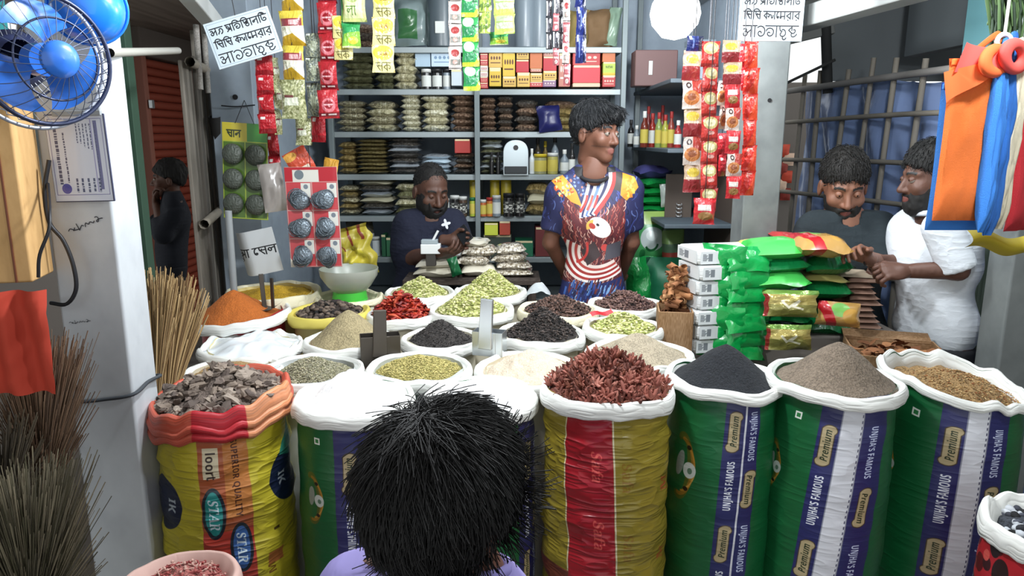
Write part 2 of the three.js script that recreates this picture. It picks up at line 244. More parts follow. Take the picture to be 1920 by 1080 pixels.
bulbLamp(new THREE.Vector3(-0.22, 2.36, -1.75), LAMP_TOP_CD, 0.07, 'glowing white bulb hung over the front sacks, above the picture', 2.98);
bulbLamp(new THREE.Vector3(0.9, 2.22, -1.15), LAMP_STREET_CD, 0.06, 'glowing white bulb of the next stall at the right, above the picture', 3.0);
bulbLamp(new THREE.Vector3(1.38, 2.33, -2.3), LAMP_LANE_CD, 0.06, 'glowing white bulb under the lane roof, above the picture', 2.46);
bulbLamp(new THREE.Vector3(0.1, 2.47, -3.3), LAMP_BACK_CD, 0.06, 'small glowing white bulb inside the shop, above the picture', 2.64);

// ---------------------------------------------------------------- sacks: print, body, rim, and what is heaped in them
// The print runs once around: u = 0.5 faces the buyer; 1 canvas height = 0.85 m of sack
const SW = 1280, SH = 960, degX = (d) => (0.5 + d / 360) * SW, mY = (m) => m / 0.85 * SH;
function weave(g, w, h, a) { const r = rng(99); for (let i = 0; i < 900; i++) { g.fillStyle = `rgba(${r() > 0.5 ? '255,255,255' : '0,0,0'},${a * r()})`; g.fillRect(r() * w, r() * h, 20 + r() * 120, 1); } }
function upText(g, text, x, y, size, col, down, font = 'bold SIZEpx sans-serif', maxW) { g.save(); g.translate(x, y); g.rotate(down ? Math.PI / 2 : -Math.PI / 2); g.font = font.replace('SIZE', size); g.textAlign = 'center'; g.textBaseline = 'middle'; g.fillStyle = col; maxW ? g.fillText(text, 0, 0, maxW) : g.fillText(text, 0, 0); g.restore(); }
function badge(g, x, y, w, h, down) {
  g.save(); g.translate(x, y); if (down) g.rotate(Math.PI); g.fillStyle = '#b3a27c'; g.strokeStyle = '#4a3c26'; g.lineWidth = 3;
  g.beginPath(); g.moveTo(-w * 0.42, -h / 2 + 8); g.quadraticCurveTo(-w * 0.1, -h / 2 - 10, w * 0.42, -h / 2); g.quadraticCurveTo(w * 0.7, -h / 2 + 14, w * 0.42, -h / 2 + 24); g.lineTo(w * 0.42, h / 2 - 8); g.quadraticCurveTo(w * 0.1, h / 2 + 10, -w * 0.42, h / 2); g.quadraticCurveTo(-w * 0.7, h / 2 - 14, -w * 0.42, h / 2 - 24); g.closePath(); g.fill(); g.stroke(); g.restore();
  upText(g, 'Premium', x, y, Math.round(w * 0.66), '#1f2d18', down, 'italic bold SIZEpx sans-serif', 102);
}
function emblem(g, x, y, s) {
  const ring = (c, lw, a0, a1, rx, ry) => { g.strokeStyle = c; g.lineWidth = lw * s; g.lineCap = 'round'; g.beginPath(); g.ellipse(x, y, rx * s, ry * s, 0, a0, a1); g.stroke(); };
  ring('#4f5a1e', 22, -1.9, 1.9, 36, 92); ring('#8f6a22', 12, -1.5, 1.7, 46, 84); ring('#b5822e', 6, -0.9, 1.4, 52, 74); ring('#c79a48', 3, 0.1, 1.2, 56, 66);
  g.fillStyle = '#1d120a'; for (const q of [-1, 1]) { g.beginPath(); g.ellipse(x + 26 * s, y + q * 62 * s, 9 * s, 7 * s, 0, 0, 7); g.fill(); }
  g.fillStyle = '#c9cfc9'; g.beginPath(); g.arc(x + 34 * s, y + 4 * s, 24 * s, 0, 7); g.fill(); g.fillStyle = '#8a938c'; g.beginPath(); g.ellipse(x - 6 * s, y - 8 * s, 17 * s, 40 * s, 0.2, 0, 7); g.fill(); g.fillStyle = '#5f7d68'; g.beginPath(); g.arc(x + 36 * s, y + 6 * s, 9 * s, 0, 7); g.fill();
}
function greenPrint(o) {
  return canvas(SW, SH, (g, w, h) => {
    g.fillStyle = '#0c5c30'; g.fillRect(0, 0, w, h);
    const x0 = degX(o.navy[0]), x1 = degX(o.navy[1]); g.fillStyle = '#25285f'; g.fillRect(x0, 0, x1 - x0, h);
    if (o.white) { const a = degX(o.white[0]), b = degX(o.white[1]); g.fillStyle = '#d9dbe2'; g.fillRect(a, 0, b - a, h); if (b - a > 20) { g.fillStyle = '#8d909c'; g.fillRect(a - 3, 0, 3, h); g.fillRect(b, 0, 3, h); g.fillStyle = '#2b2d4c'; for (let i = 0; i < 60; i++) g.fillRect(b - 5, i * 18, 3, 9); } }
    g.fillStyle = '#efefe8'; const mx = degX(o.mark); g.fillRect(mx - 12, mY(0.066), 24, 22); g.fillStyle = '#2f7d45'; g.fillRect(mx - 7, mY(0.066) + 5, 14, 12);
    emblem(g, degX(o.emblem), mY(0.245), o.big ? 1.15 : 0.85);
    const cl = degX(o.cols[0]), cr = degX(o.cols[1]), s = o.shift ?? 0;
    for (let k = 0; k < 3; k++) {
      badge(g, cl, mY(0.142 + s + k * 0.34), 48, 126, false); upText(g, "UNJHA'S FAMOUS", cl, mY(0.302 + s + k * 0.34), 37, '#e8ecf2', false, undefined, 168);
      upText(g, "UNJHA'S FAMOUS", cr, mY(0.155 + s + k * 0.34), 36, '#c9d2ea', true, undefined, 166); badge(g, cr, mY(0.312 + s + k * 0.34), 46, 122, true);
    }
    weave(g, w, h, 0.1);
  });
}
const P5 = greenPrint({ navy: [5, 42], white: [25, 27], mark: -120, emblem: -38, big: true, cols: [15, 35], shift: -0.03 });
const P6 = greenPrint({ navy: [-6, 60], white: [13, 32], mark: -26, emblem: -49, cols: [3, 45], shift: 0.0 });
const P7 = greenPrint({ navy: [-4, 50], white: [15, 31], mark: -23, emblem: -49, cols: [6, 41], shift: 0.0 });
const P2 = greenPrint({ navy: [-22, 20], mark: -40, emblem: -48, cols: [-8, 12], shift: 0.02 });
const PF1 = canvas(SW, SH, (g, w, h) => {
  g.fillStyle = '#bdb02e'; g.fillRect(0, 0, w, h); const r = rng(5);
  const a = degX(-24), b = degX(17); g.fillStyle = '#a8552e'; g.fillRect(a, 0, b - a, h); g.fillStyle = '#b33a2c'; g.fillRect(a, mY(0.34), (b - a), h); g.fillStyle = '#c07a3a'; g.fillRect((a + b) / 2, 0, (b - a) / 2, mY(0.3));
  g.fillStyle = '#c55846'; g.fillRect(0, 0, w, mY(0.03)); g.fillStyle = '#a3141f'; g.fillRect(a, 0, b - a, mY(0.035));
  const L = degX(-14), R = degX(6);
  g.fillStyle = '#d9cfae'; g.fillRect(L - 22, mY(0.1), 46, 96); upText(g, 'loort', L, mY(0.15), 38, '#2c1c12', true); upText(g, 'SUPERIOR QUALITY', R, mY(0.19), 27, '#4a2413', true);
  const oval = (x, y, c1, t) => { g.fillStyle = '#12202c'; g.beginPath(); g.ellipse(x, y, 34, 84, 0, 0, 7); g.fill(); g.fillStyle = c1; g.beginPath(); g.ellipse(x, y, 25, 72, 0, 0, 7); g.fill(); upText(g, t, x, y, 38, '#cfe0e8', true, 'italic bold SIZEpx serif'); };
  oval(L, mY(0.285), '#1f8a86', 'STAR'); oval(R, mY(0.395), '#3560a0', 'STAR');
  upText(g, 'SUPERIOR QUALITY', L, mY(0.5), 26, '#6e2018', true); g.fillStyle = '#cdbb9c'; g.fillRect(R - 20, mY(0.5), 42, 90); upText(g, 'loort', R, mY(0.55), 34, '#3a2a1e', true);
  for (const [d, y, rx] of [[-67, 0.275, 82], [60, 0.235, 92]]) { g.fillStyle = '#17203a'; g.beginPath(); g.ellipse(degX(d), mY(y), rx, 88, 0, 0, 7); g.fill(); upText(g, 'IK', degX(d) + (d < 0 ? 40 : -40), mY(y), 44, '#aab4bc', true); }
  g.fillStyle = '#2f7a66'; g.beginPath(); g.moveTo(degX(48), mY(0.17)); g.lineTo(degX(75), mY(0.08)); g.lineTo(degX(75), mY(0.19)); g.fill();
  g.fillStyle = '#b06a3a'; g.fillRect(degX(28), mY(0.44), 60, 46); g.fillStyle = '#4a3a16'; g.fillRect(degX(36), mY(0.375), 24, 8); upText(g, 'M', degX(31), mY(0.49), 40, '#7a5520', false);
  weave(g, w, h, 0.14);
});
const PF4 = canvas(SW, SH, (g, w, h) => {
  g.fillStyle = '#93822a'; g.fillRect(0, 0, w, h); const a = degX(-40), b = degX(4);
  g.fillStyle = '#9e1322'; g.fillRect(a, 0, b - a, h); g.fillStyle = '#d8cfb0'; g.fillRect(a - 5, 0, 4, h); g.fillRect(b + 1, 0, 5, h);
  g.fillStyle = '#8a4a1c'; g.fillRect(b + 8, 0, 160, 40); g.fillStyle = '#b8403a';
  for (let k = 0; k < 3; k++) { upText(g, 'Safa', degX(-10), mY(0.17 + k * 0.2), 46, '#d4564e', true, 'italic bold SIZEpx serif'); upText(g, 'Safa', degX(16), mY(0.2 + k * 0.21), 46, '#8c6a20', true, 'italic bold SIZEpx serif'); upText(g, 'M', degX(58), mY(0.25 + k * 0.22), 60, '#a5542a', false, 'italic bold SIZEpx serif'); }
  g.fillStyle = '#6d3426'; g.fillRect(0, mY(0.5), a, mY(0.06)); weave(g, w, h, 0.14);
});
const PF8 = canvas(512, 512, (g, w, h) => { g.fillStyle = '#b3202a'; g.fillRect(0, 0, w, h); const r = rng(21); for (let i = 0; i < 70; i++) { g.fillStyle = ['#5c1016', '#d2554c', '#2a1416', '#3a1216'][i % 4]; g.beginPath(); g.ellipse(r() * w, r() * h, 10 + r() * 26, 8 + r() * 18, r() * 3, 0, 7); g.fill(); } });
const PRear = canvas(512, 512, (g, w, h) => { g.fillStyle = '#d9c98e'; g.fillRect(0, 0, w, h); g.fillStyle = '#e6b83c'; g.fillRect(0, 40, w, 90); upText(g, '৯', 180, 80, 40, '#3a3320', false); g.font = 'bold 44px sans-serif'; g.fillStyle = '#3a3524'; g.fillText('AW', 214, 100); g.fillStyle = '#22356e'; g.fillRect(320, 40, 90, 90); g.fillStyle = '#d9822e'; g.fillRect(270, 40, 50, 50); weave(g, w, h, 0.1); });
const bagMat = (map, bs = 0.0013, rough = 0.42) => PM('#ffffff', rough, { map, bumpMap: rep(foldBump, 3, 2), bumpScale: bs, clearcoat: 0.25, clearcoatRoughness: 0.35 });
const BAG = { p2: bagMat(P2), p5: bagMat(P5), p6: bagMat(P6), p7: bagMat(P7), f1: bagMat(PF1, 0.005, 0.38), f4: bagMat(PF4, 0.006, 0.32), f8: bagMat(rep(PF8, 2, 1.6)), rear: bagMat(PRear), red: M('#a3242c', 0.6), cream: M('#cfc8b2', 0.75), basket: M('#d8c98c', 0.7), white: M('#cdd2d2', 0.7), grey: M('#b8bcbc', 0.75), pink: M('#b98a86', 0.7), green: M('#1f6a3a', 0.6) };
const RIM = { white: M('#e4e5e0', 0.65, { bumpMap: rep(foldBump, 2, 0.3), bumpScale: 0.003 }), cream: M('#ddd6ba', 0.7, { bumpMap: rep(wrinkleBump, 6, 0.6), bumpScale: 0.004 }), yellow: M('#d8c860', 0.7), pinkish: M('#c9a69c', 0.75), red: M('#ffffff', 0.5, { map: canvas(512, 64, (g, w, h) => { g.fillStyle = '#c9553f'; g.fillRect(0, 0, w, h); g.fillStyle = '#b5121f'; g.fillRect(w * (0.5 - 24 / 360), 0, w * 41 / 360, h); g.fillStyle = '#d98a5c'; g.fillRect(w * (0.5 + 17 / 360), 0, w * 0.16, h); weave(g, w, h, 0.12); }), bumpMap: rep(foldBump, 2, 0.3), bumpScale: 0.0012 }) };

function wob(th, seed, a) { return 1 + a * (Math.sin(2 * th + seed) * 0.5 + Math.sin(3 * th + seed * 2.3) * 0.35 + Math.sin(5 * th + seed * 1.7) * 0.25); }
function makeSack(o) {
  // o: px, py (rim middle), w (rim width in px), D, bag, rim, band, seed, wobble, label
  const c = at(o.px, o.py, o.D), m = mpp(o.py, o.D), R = o.w / 2 * m, seed = o.seed ?? o.px * 0.13, az = Math.atan2(-c.x, o.D), wa = o.wobble ?? 0.018, floor = o.floor ?? 0.2, H = c.y - floor;
  const tilt = (th) => (o.tiltX ?? 0) * Math.sin(th) + (o.tiltZ ?? 0) * Math.cos(th) + R * 0.035 * noise(Math.sin(th) * 2 + seed, Math.cos(th) * 2, seed) + R * (o.ruffle ?? 0.014) * noise(Math.sin(th) * 5 + seed, Math.cos(th) * 5, seed);
  const tw = o.twist ?? 0, t = thing(o.name ?? 'spice_sack', o.label, 'sack', [c.x, floor, c.z], az + (o.turn ?? 0), o.group);
  const Rb = R * (o.slim ?? (o.D > 2.1 ? 0.86 : 0.95)), nv = 40, nu = 96, lean = o.lean ?? 0, wr = o.wr ?? 0.55;
  const body = sheet(nu, nv, (u, v) => { // v = 0 at the floor
    const th = (u - 0.5) * Math.PI * 2, s = 1 - v, k = wob(th, seed, wa) * (1 - 0.05 * Math.pow(v, 6) - 0.06 * Math.pow(s, 5)) + 0.018 * Math.sin(Math.PI * v);
    const fold = wr * (0.006 * (1 - Math.abs(noise(th * 1.2 + seed, v * 17, seed))) - 0.004 + 0.004 * noise(th * 3, v * 26 + seed, 2));
    const r = Rb * k + fold, y = v * H + (v > 0.85 ? tilt(th) * (v - 0.85) / 0.15 : 0);
    return [Math.sin(th + tw * s) * r + lean * s * s * 0.3, y, Math.cos(th + tw * s) * r];
  });
  body.attributes.uv.array.forEach((q, i, a) => { if (i % 2) a[i] = 1 - (1 - q) * H / 0.85; });
  part(t, 'sack_body', body, BAG[o.bag]);
  if (o.rim) {
    const bh = o.band ?? 0.036, inn = o.inner ?? 0.05, prof = [[-0.03, -inn], [-0.026, -0.03], [-0.012, -0.012], [-0.004, 0.004], [0.004, 0.006], [0.01, 0.0], [0.014, -bh * 0.35], [0.015, -bh * 0.7], [0.013, -bh], [0.006, -bh * 1.02]];
    const rim = sheet(96, prof.length - 1, (u, v) => { const th = (u - 0.5) * Math.PI * 2, p = prof[Math.round(v * (prof.length - 1))], k = wob(th, seed, wa), n = noise(Math.sin(th) * 6 + seed, Math.cos(th) * 6, p[1] * 40 + seed), low = p[1] < -0.01 ? 1 : 0.3; const r = R * k - 0.012 + p[0] + 0.0012 * n * low; return [Math.sin(th) * r, H + tilt(th) + p[1] * (1 + 0.1 * n * low), Math.cos(th) * r]; });
    part(t, 'rolled_rim', rim, RIM[o.rim]);
    if (o.rolls) for (let q = 0; q < o.rolls; q++) part(t, 'rolled_fold', sheet(80, 6, (u, v) => { const th = (u - 0.5) * Math.PI * 2, a = v * Math.PI, n = noise(Math.sin(th) * 3 + q, Math.cos(th) * 3, q + seed); const r = Rb * wob(th, seed, wa) + 0.006 + Math.sin(a) * 0.012; return [Math.sin(th) * r, H + tilt(th) * (1 - q * 0.2) - 0.045 - q * 0.024 + Math.cos(a) * 0.013 + n * 0.006, Math.cos(th) * r]; }), RIM[o.rim]);
  }
  return { c, R, Rb, m, seed, wa, tilt, az, t };
}
// Heaps. The mound is one surface with its grains on it: nobody could count them.
const speckMaps = {};
function spiceMat(col, amp, opts = {}) { const lv = amp < 0.2 ? 0.12 : amp < 0.45 ? 0.32 : 0.65; speckMaps[lv] ??= dataTex(256, (u, v) => { const k = 236 * (1 + lv * ((tileNoise(u, v, 128, 7) - 0.5) * 1.3 + (fbm(u, v, 8, 13) - 0.5) * 0.7)); const q = Math.max(0, Math.min(255, k)); return [q, q, q]; }, true); return M(col, 0.97, { map: speckMaps[lv], bumpMap: speckBump, bumpScale: opts.bump ?? 0.003 }); }
function mound(s, peakPx, o = {}) {
  const peakY = at(s.px ?? 0, peakPx, -s.c.z).y - s.c.y, low = o.low ?? -0.018, pw = o.pow ?? 1.25, sd = s.seed * 3.1, off = o.off ?? [0, 0];
  const hgt = (x, z) => { const dx = (x - off[0] * s.R) / s.R, dz = (z - off[1] * s.R) / s.R, q = Math.min(1, Math.hypot(dx, dz)); const cone = Math.pow(1 - q, pw) * 0.5 + 0.5 * Math.pow(Math.cos(q * Math.PI / 2), 2); return low + (peakY - low) * cone + (o.lump ?? 0.006) * noise(x * 30 + sd, z * 30, sd) + (o.lump ?? 0.006) * 0.5 * noise(x * 75, z * 75 + sd, sd); };
  const g = sheet(84, 30, (u, v) => { const th = (u - 0.5) * Math.PI * 2, r = (low < -0.025 ? (s.Rb * 0.95 * wob(th, s.seed, s.wa) - 0.004) : (s.R * wob(th, s.seed, s.wa) - 0.013)) * v, x = Math.sin(th) * r, z = Math.cos(th) * r; const e = Math.max(0, (v - 0.9) / 0.1); return [x, hgt(x, z) + s.tilt(th) * Math.pow(v, 3) - 0.012 * e, z]; });
  const p = g.attributes.position, uv = g.attributes.uv; for (let i = 0; i < p.count; i++) uv.setXY(i, p.getX(i) / 0.3, p.getZ(i) / 0.3);
  return { g, hgt, peakY };
}
function heap(s, o) { // o: name, label, category, mat, peak, grain, count, gmat, colours
  const mo = mound({ ...s, px: o.px }, o.peak, o), t = solo(o.name, mo.g, o.mat, o.label, o.category ?? 'spice', s.c, [0, s.az, 0], o.group, 'stuff');
  if (o.grain) {
    const im = new THREE.InstancedMesh(o.grain, o.gmat, o.count), r = rng(s.seed * 17 + 3), q = new THREE.Quaternion(), e = new THREE.Euler(), mt = new THREE.Matrix4(), col = new THREE.Color(); im.name = 'grain'; shade(im);
    for (let i = 0; i < o.count; i++) { const th = r() * 6.283, rr = Math.sqrt(r()) * Math.min(s.R - 0.02, s.Rb * 0.93 - 0.008), x = Math.sin(th) * rr, z = Math.cos(th) * rr, k = 0.75 + r() * 0.5; e.set((r() - 0.5) * (o.stand ?? 1.0), r() * 6.28, (r() - 0.5) * (o.stand ?? 1.0)); q.setFromEuler(e); mt.compose(new THREE.Vector3(x, mo.hgt(x, z) + s.tilt(th) * Math.pow(rr / s.R, 3) + (o.lift ?? 0.002) * (0.4 + r()), z), q, new THREE.Vector3(k, k, k)); im.setMatrixAt(i, mt); const cs = o.colours; col.set(cs[Math.floor(r() * cs.length)]); col.offsetHSL(0, 0, (r() - 0.5) * 0.08); im.setColorAt(i, col); }
    t.add(im);
  }
  return { t, mo };
}
const gPod = (() => { const g = new THREE.SphereGeometry(1, 8, 6); g.scale(0.0042, 0.0034, 0.0075); return g; })();
const gSeed = (() => { const g = new THREE.SphereGeometry(1, 6, 4); g.scale(0.0016, 0.0013, 0.0038); return g; })();
const gNut = (() => { const g = new THREE.IcosahedronGeometry(0.0105, 1); g.scale(0.8, 0.75, 1.25); return g; })();
const gClove = merged([placed(cyl(0.0012, 0.0018, 0.014, 5), [0, 0, 0], [Math.PI / 2, 0, 0]), placed(new THREE.SphereGeometry(0.0034, 6, 4), [0, 0, 0.0075])]);
const gBud = merged([placed(cyl(0.0018, 0.0026, 0.02, 5), [0, 0, 0], [Math.PI / 2, 0, 0]), placed(new THREE.SphereGeometry(0.0048, 6, 5), [0, 0, 0.011])]);
const gChili = (() => { const c = new THREE.CatmullRomCurve3([new THREE.Vector3(-0.024, 0, 0), new THREE.Vector3(-0.01, 0.003, 0.006), new THREE.Vector3(0.008, 0.002, 0.006), new THREE.Vector3(0.024, 0, -0.004)]); const g = new THREE.TubeGeometry(c, 7, 0.0055, 6); const p = g.attributes.position; for (let i = 0; i < p.count; i++) { const k = 1.1 - 0.85 * Math.abs(p.getX(i) - -0.006) / 0.03; p.setY(i, p.getY(i) * Math.max(0.25, k)); } g.computeVertexNormals(); return g; })();
const gm = M('#ffffff', 0.85), gmGloss = M('#ffffff', 0.5);

const F1 = makeSack({ px: 415, py: 732, w: 250, D: 1.95, bag: 'f1', rim: 'red', band: 0.05, rolls: 2, wr: 1.6, tiltX: 0.02, seed: 2, ruffle: 0.05, label: 'wrinkled yellow sack with rolled red top and dark ovals, full of root chunks' });
const F2 = makeSack({ px: 664, py: 742, w: 226, D: 1.95, bag: 'p2', rim: 'white', band: 0.034, seed: 3, label: 'dark green printed sack heaped with bright white grain, beside the yellow sack' });
const F3 = makeSack({ px: 901, py: 742, w: 218, D: 1.98, bag: 'p2', rim: 'white', band: 0.034, seed: 4, turn: 1.1, label: 'dark green sack of white grain mostly hidden behind the black-haired head' });
const F4 = makeSack({ px: 1139, py: 722, w: 246, D: 1.96, bag: 'f4', twist: 0.24, rim: 'white', band: 0.04, wr: 1.7, seed: 5, label: 'golden yellow sack with a wide red stripe, heaped with reddish-brown pods' });
const F5 = makeSack({ px: 1358, py: 704, w: 216, D: 2.02, bag: 'p5', twist: -0.2, rim: 'white', band: 0.026, seed: 6, slim: 0.93, label: 'green printed sack heaped with black powder, thin white line in its navy stripe' });
const F6 = makeSack({ px: 1563, py: 708, w: 246, D: 1.95, bag: 'p6', twist: -0.42, rim: 'white', band: 0.028, seed: 7, tiltX: -0.005, slim: 0.9, label: 'green printed sack with a wide white stripe, heaped with grey-brown powder' });
const F7 = makeSack({ px: 1787, py: 706, w: 258, D: 2.04, bag: 'p7', twist: -0.12, rim: 'white', band: 0.02, seed: 8.3, tiltX: -0.035, ruffle: 0.1, wobble: 0.04, slim: 0.96, inner: 0.15, label: 'green printed sack with a wavy white rim, part filled with coarse tan grain' });
const F8 = makeSack({ px: 1985, py: 985, w: 250, D: 1.5, bag: 'f8', rim: 'white', band: 0.045, seed: 9, ruffle: 0.06, label: 'red patterned sack with white rim at the lower right corner' });
const F9 = makeSack({ px: 336, py: 1090, w: 216, D: 1.45, bag: 'pink', rim: 'pinkish', band: 0.03, seed: 10, label: 'pale pink-rimmed sack cut off at the bottom edge beneath the yellow sack' });
// second row
const R2a = makeSack({ px: 437, py: 693, w: 180, D: 2.3, bag: 'cream', rim: 'white', seed: 11, label: 'sack of tan powder mostly hidden behind the yellow sack of roots' });
const R2b = makeSack({ px: 585, py: 692, w: 190, D: 2.28, bag: 'white', rim: 'white', band: 0.05, seed: 12, label: 'white-rimmed sack of coarse grey-green seed behind the white grain' });
const R2c = makeSack({ px: 786, py: 688, w: 200, D: 2.27, bag: 'white', rim: 'white', band: 0.04, seed: 13, label: 'white-rimmed sack of yellow-green seed behind the black-haired head' });
const R2d = makeSack({ px: 994, py: 690, w: 210, D: 2.26, bag: 'cream', rim: 'white', seed: 14, label: 'white-rimmed sack of pale pinkish powder behind the brown pods' });
const R2e = makeSack({ px: 1196, py: 662, w: 206, D: 2.36, bag: 'cream', rim: 'white', seed: 15, label: 'sack of beige-grey powder between the brown pods and the white packs' });
// third row
const R3a = makeSack({ px: 472, py: 646, w: 190, D: 2.55, bag: 'rear', rim: 'white', band: 0.03, seed: 16, ruffle: 0.07, label: 'sack with a yellow label band covered by pale blue plastic' });
const R3b = makeSack({ px: 655, py: 636, w: 168, D: 2.6, bag: 'pink', rim: 'white', seed: 17, label: 'white-rimmed sack heaped with a steep cone of tan powder' });
const R3c = makeSack({ px: 826, py: 634, w: 150, D: 2.58, bag: 'cream', rim: 'white', seed: 18, label: 'white-rimmed sack of dark charcoal powder between the two scoops' });
const R3d = makeSack({ px: 1014, py: 624, w: 166, D: 2.62, bag: 'cream', rim: 'white', seed: 19, label: 'white-rimmed sack of very dark seeds right of the bright scoop' });
const R3e = makeSack({ px: 1168, py: 612, w: 152, D: 2.7, bag: 'cream', rim: 'white', seed: 20, label: 'small white-rimmed sack of pale green pods nearest the cinnamon carton' });
// fourth row and the last
const R4a = makeSack({ px: 456, py: 588, w: 176, D: 2.84, bag: 'red', rim: 'white', tiltX: 0.014, seed: 21, label: 'red sack with white rim holding a cone of orange powder' });
const R4b = makeSack({ px: 618, py: 583, w: 152, D: 2.88, bag: 'basket', rim: 'yellow', seed: 22, label: 'yellow-rimmed sack of black nuts behind the tan powder cone' });
const R4c = makeSack({ px: 752, py: 588, w: 128, D: 2.86, bag: 'cream', rim: 'white', seed: 23, label: 'white-rimmed sack of dried red chillies behind the dark scoop' });
const R4d = makeSack({ px: 884, py: 578, w: 158, D: 2.9, bag: 'cream', rim: 'white', seed: 24, label: 'white-rimmed sack of green pods in front of the tallest green heap' });
const R4e = makeSack({ px: 1046, py: 580, w: 152, D: 2.93, bag: 'cream', rim: 'cream', seed: 25, label: 'sack heaped with dark brown buds in front of the boy' });
const R5a = makeSack({ px: 512, py: 546, w: 174, D: 3.12, bag: 'basket', rim: 'cream', band: 0.05, seed: 26, label: 'cream-rimmed sack of yellow powder behind the orange powder' });
const R5b = makeSack({ px: 655, py: 556, w: 128, D: 3.1, bag: 'cream', rim: 'cream', seed: 32, band: 0.02, label: 'sack covered with clear plastic that carries the bowl' });
const R5c = makeSack({ px: 788, py: 548, w: 132, D: 3.12, bag: 'cream', rim: 'white', seed: 27, label: 'white-rimmed sack of green pods behind the red chillies' });
const R5d = makeSack({ px: 920, py: 545, w: 136, D: 3.17, bag: 'cream', rim: 'white', seed: 28, label: 'white-rimmed sack with the tallest heap of green pods' });
const R5e = makeSack({ px: 1172, py: 570, w: 140, D: 3.05, bag: 'cream', rim: 'white', seed: 29, label: 'sack of purplish brown bark buds in front of the boy, right side' });

const POD = ['#a9ad62', '#bcbf7c', '#8f9650', '#c9c690', '#7f8746', '#d0cc9c'];
heap({ ...F2 }, { px: 664, name: 'white_grain_heap', label: 'cone of bright white grain in the green sack left of the head', mat: spiceMat('#ffffff', 0.05, { bump: 0.0006 }), peak: 692, pow: 1.1 });
heap({ ...F3 }, { px: 901, name: 'white_grain_heap', label: 'white grain in the green sack behind the black-haired head', mat: spiceMat('#ffffff', 0.05, { bump: 0.0006 }), peak: 706 });
heap({ ...F5 }, { px: 1358, name: 'black_powder_heap', label: 'smooth cone of black powder in the green front sack', mat: spiceMat('#1e2126', 0.3), peak: 645, pow: 1.1, lump: 0.002 });
heap({ ...F6 }, { px: 1563, name: 'brown_powder_heap', label: 'tall cone of grey-brown powder in the white-striped green sack', mat: spiceMat('#7d6f60', 0.3), peak: 640, pow: 1.1, lump: 0.003, off: [0.05, 0] });
heap({ ...F7 }, { px: 1787, name: 'tan_grain_heap', label: 'coarse tan grain lying low in the wavy-rimmed green sack', mat: spiceMat('#a28257', 0.7), peak: 697, low: -0.04, grain: gSeed, gmat: gm, count: 1500, colours: ['#b08e5c', '#8f6f45', '#c6a878', '#94603a'] });
heap({ ...F8 }, { px: 1985, name: 'dark_seed_heap', label: 'dark and white flakes in the red corner sack', mat: spiceMat('#3c4048', 0.9), peak: 975, low: -0.04, grain: gNut, gmat: gm, count: 160, colours: ['#2a2c34', '#b8bcc2', '#4a4d58'] });
heap({ ...F9 }, { px: 336, name: 'red_chip_heap', label: 'dusty reddish chips in the pink-rimmed sack at the bottom edge', mat: spiceMat('#a4625c', 0.7), peak: 1066, low: -0.03, grain: gClove, gmat: gm, count: 300, colours: ['#a2524e', '#8a3c3c', '#c09a8e'] });
heap({ ...R2a }, { px: 437, name: 'tan_powder_heap', label: 'tan powder showing behind the grey-brown roots', mat: spiceMat('#a88a5e', 0.35), peak: 678 });
heap({ ...R2b }, { px: 585, name: 'grey_seed_heap', label: 'coarse grey-green seeds behind the white grain cone', mat: spiceMat('#8f8b76', 0.5), peak: 672, low: -0.03, grain: gSeed, gmat: gm, count: 2600, colours: ['#8d8a6c', '#a8a184', '#77765c', '#b8b29a'] });
heap({ ...R2c }, { px: 786, name: 'fennel_seed_heap', label: 'yellow-green seeds in the sack behind the head', mat: spiceMat('#a29a5e', 0.5), peak: 668, low: -0.02, grain: gSeed, gmat: gm, count: 3000, colours: ['#a89e5c', '#bdb070', '#8c854c', '#c6b878'] });
heap({ ...R2d }, { px: 994, name: 'pale_powder_heap', label: 'pale pinkish cream powder behind the brown pods', mat: spiceMat('#d8c8b2', 0.14), peak: 656, lump: 0.009 });
heap({ ...R2e }, { px: 1196, name: 'beige_powder_heap', label: 'broad mound of beige-grey powder beside the white packs', mat: spiceMat('#a89c86', 0.25), peak: 624, lump: 0.005, pow: 1.0 });
heap({ ...R3b }, { px: 655, name: 'tan_powder_heap', label: 'steep cone of tan powder behind the dark scoop', mat: spiceMat('#a89a76', 0.2), peak: 580, pow: 1.0, lump: 0.003 });
heap({ ...R3c }, { px: 826, name: 'charcoal_powder_heap', label: 'mound of charcoal-dark powder between the two scoops', mat: spiceMat('#3a3634', 0.5), peak: 600, grain: gSeed, gmat: gm, count: 900, colours: ['#33302f', '#443f3c', '#2a2727'] });
heap({ ...R3d }, { px: 1014, name: 'dark_seed_heap', label: 'mound of very dark seeds right of the bright scoop', mat: spiceMat('#35302d', 0.5), peak: 578, grain: gClove, gmat: gm, count: 1100, colours: ['#332c2a', '#453b36', '#2a2523'], off: [0.05, 0] });
heap({ ...R3e }, { px: 1168, name: 'green_pod_heap', label: 'small heap of pale green pods nearest the cinnamon carton', mat: spiceMat('#98995c', 0.4), peak: 584, grain: gPod, gmat: gm, count: 700, colours: POD });
heap({ ...R4a }, { px: 437, name: 'orange_powder_heap', label: 'bright orange powder cone in the red sack', mat: spiceMat('#c06a2a', 0.15), peak: 543, pow: 1.0, lump: 0.003, off: [-0.15, 0] });
heap({ ...R4b }, { px: 618, name: 'black_nut_heap', label: 'blackish brown nuts in the yellow-rimmed sack', mat: spiceMat('#3a302a', 0.5), peak: 568, grain: gNut, gmat: gm, count: 240, colours: ['#3c322c', '#55483f', '#2c2522', '#6a5c50'], lift: 0.006 });
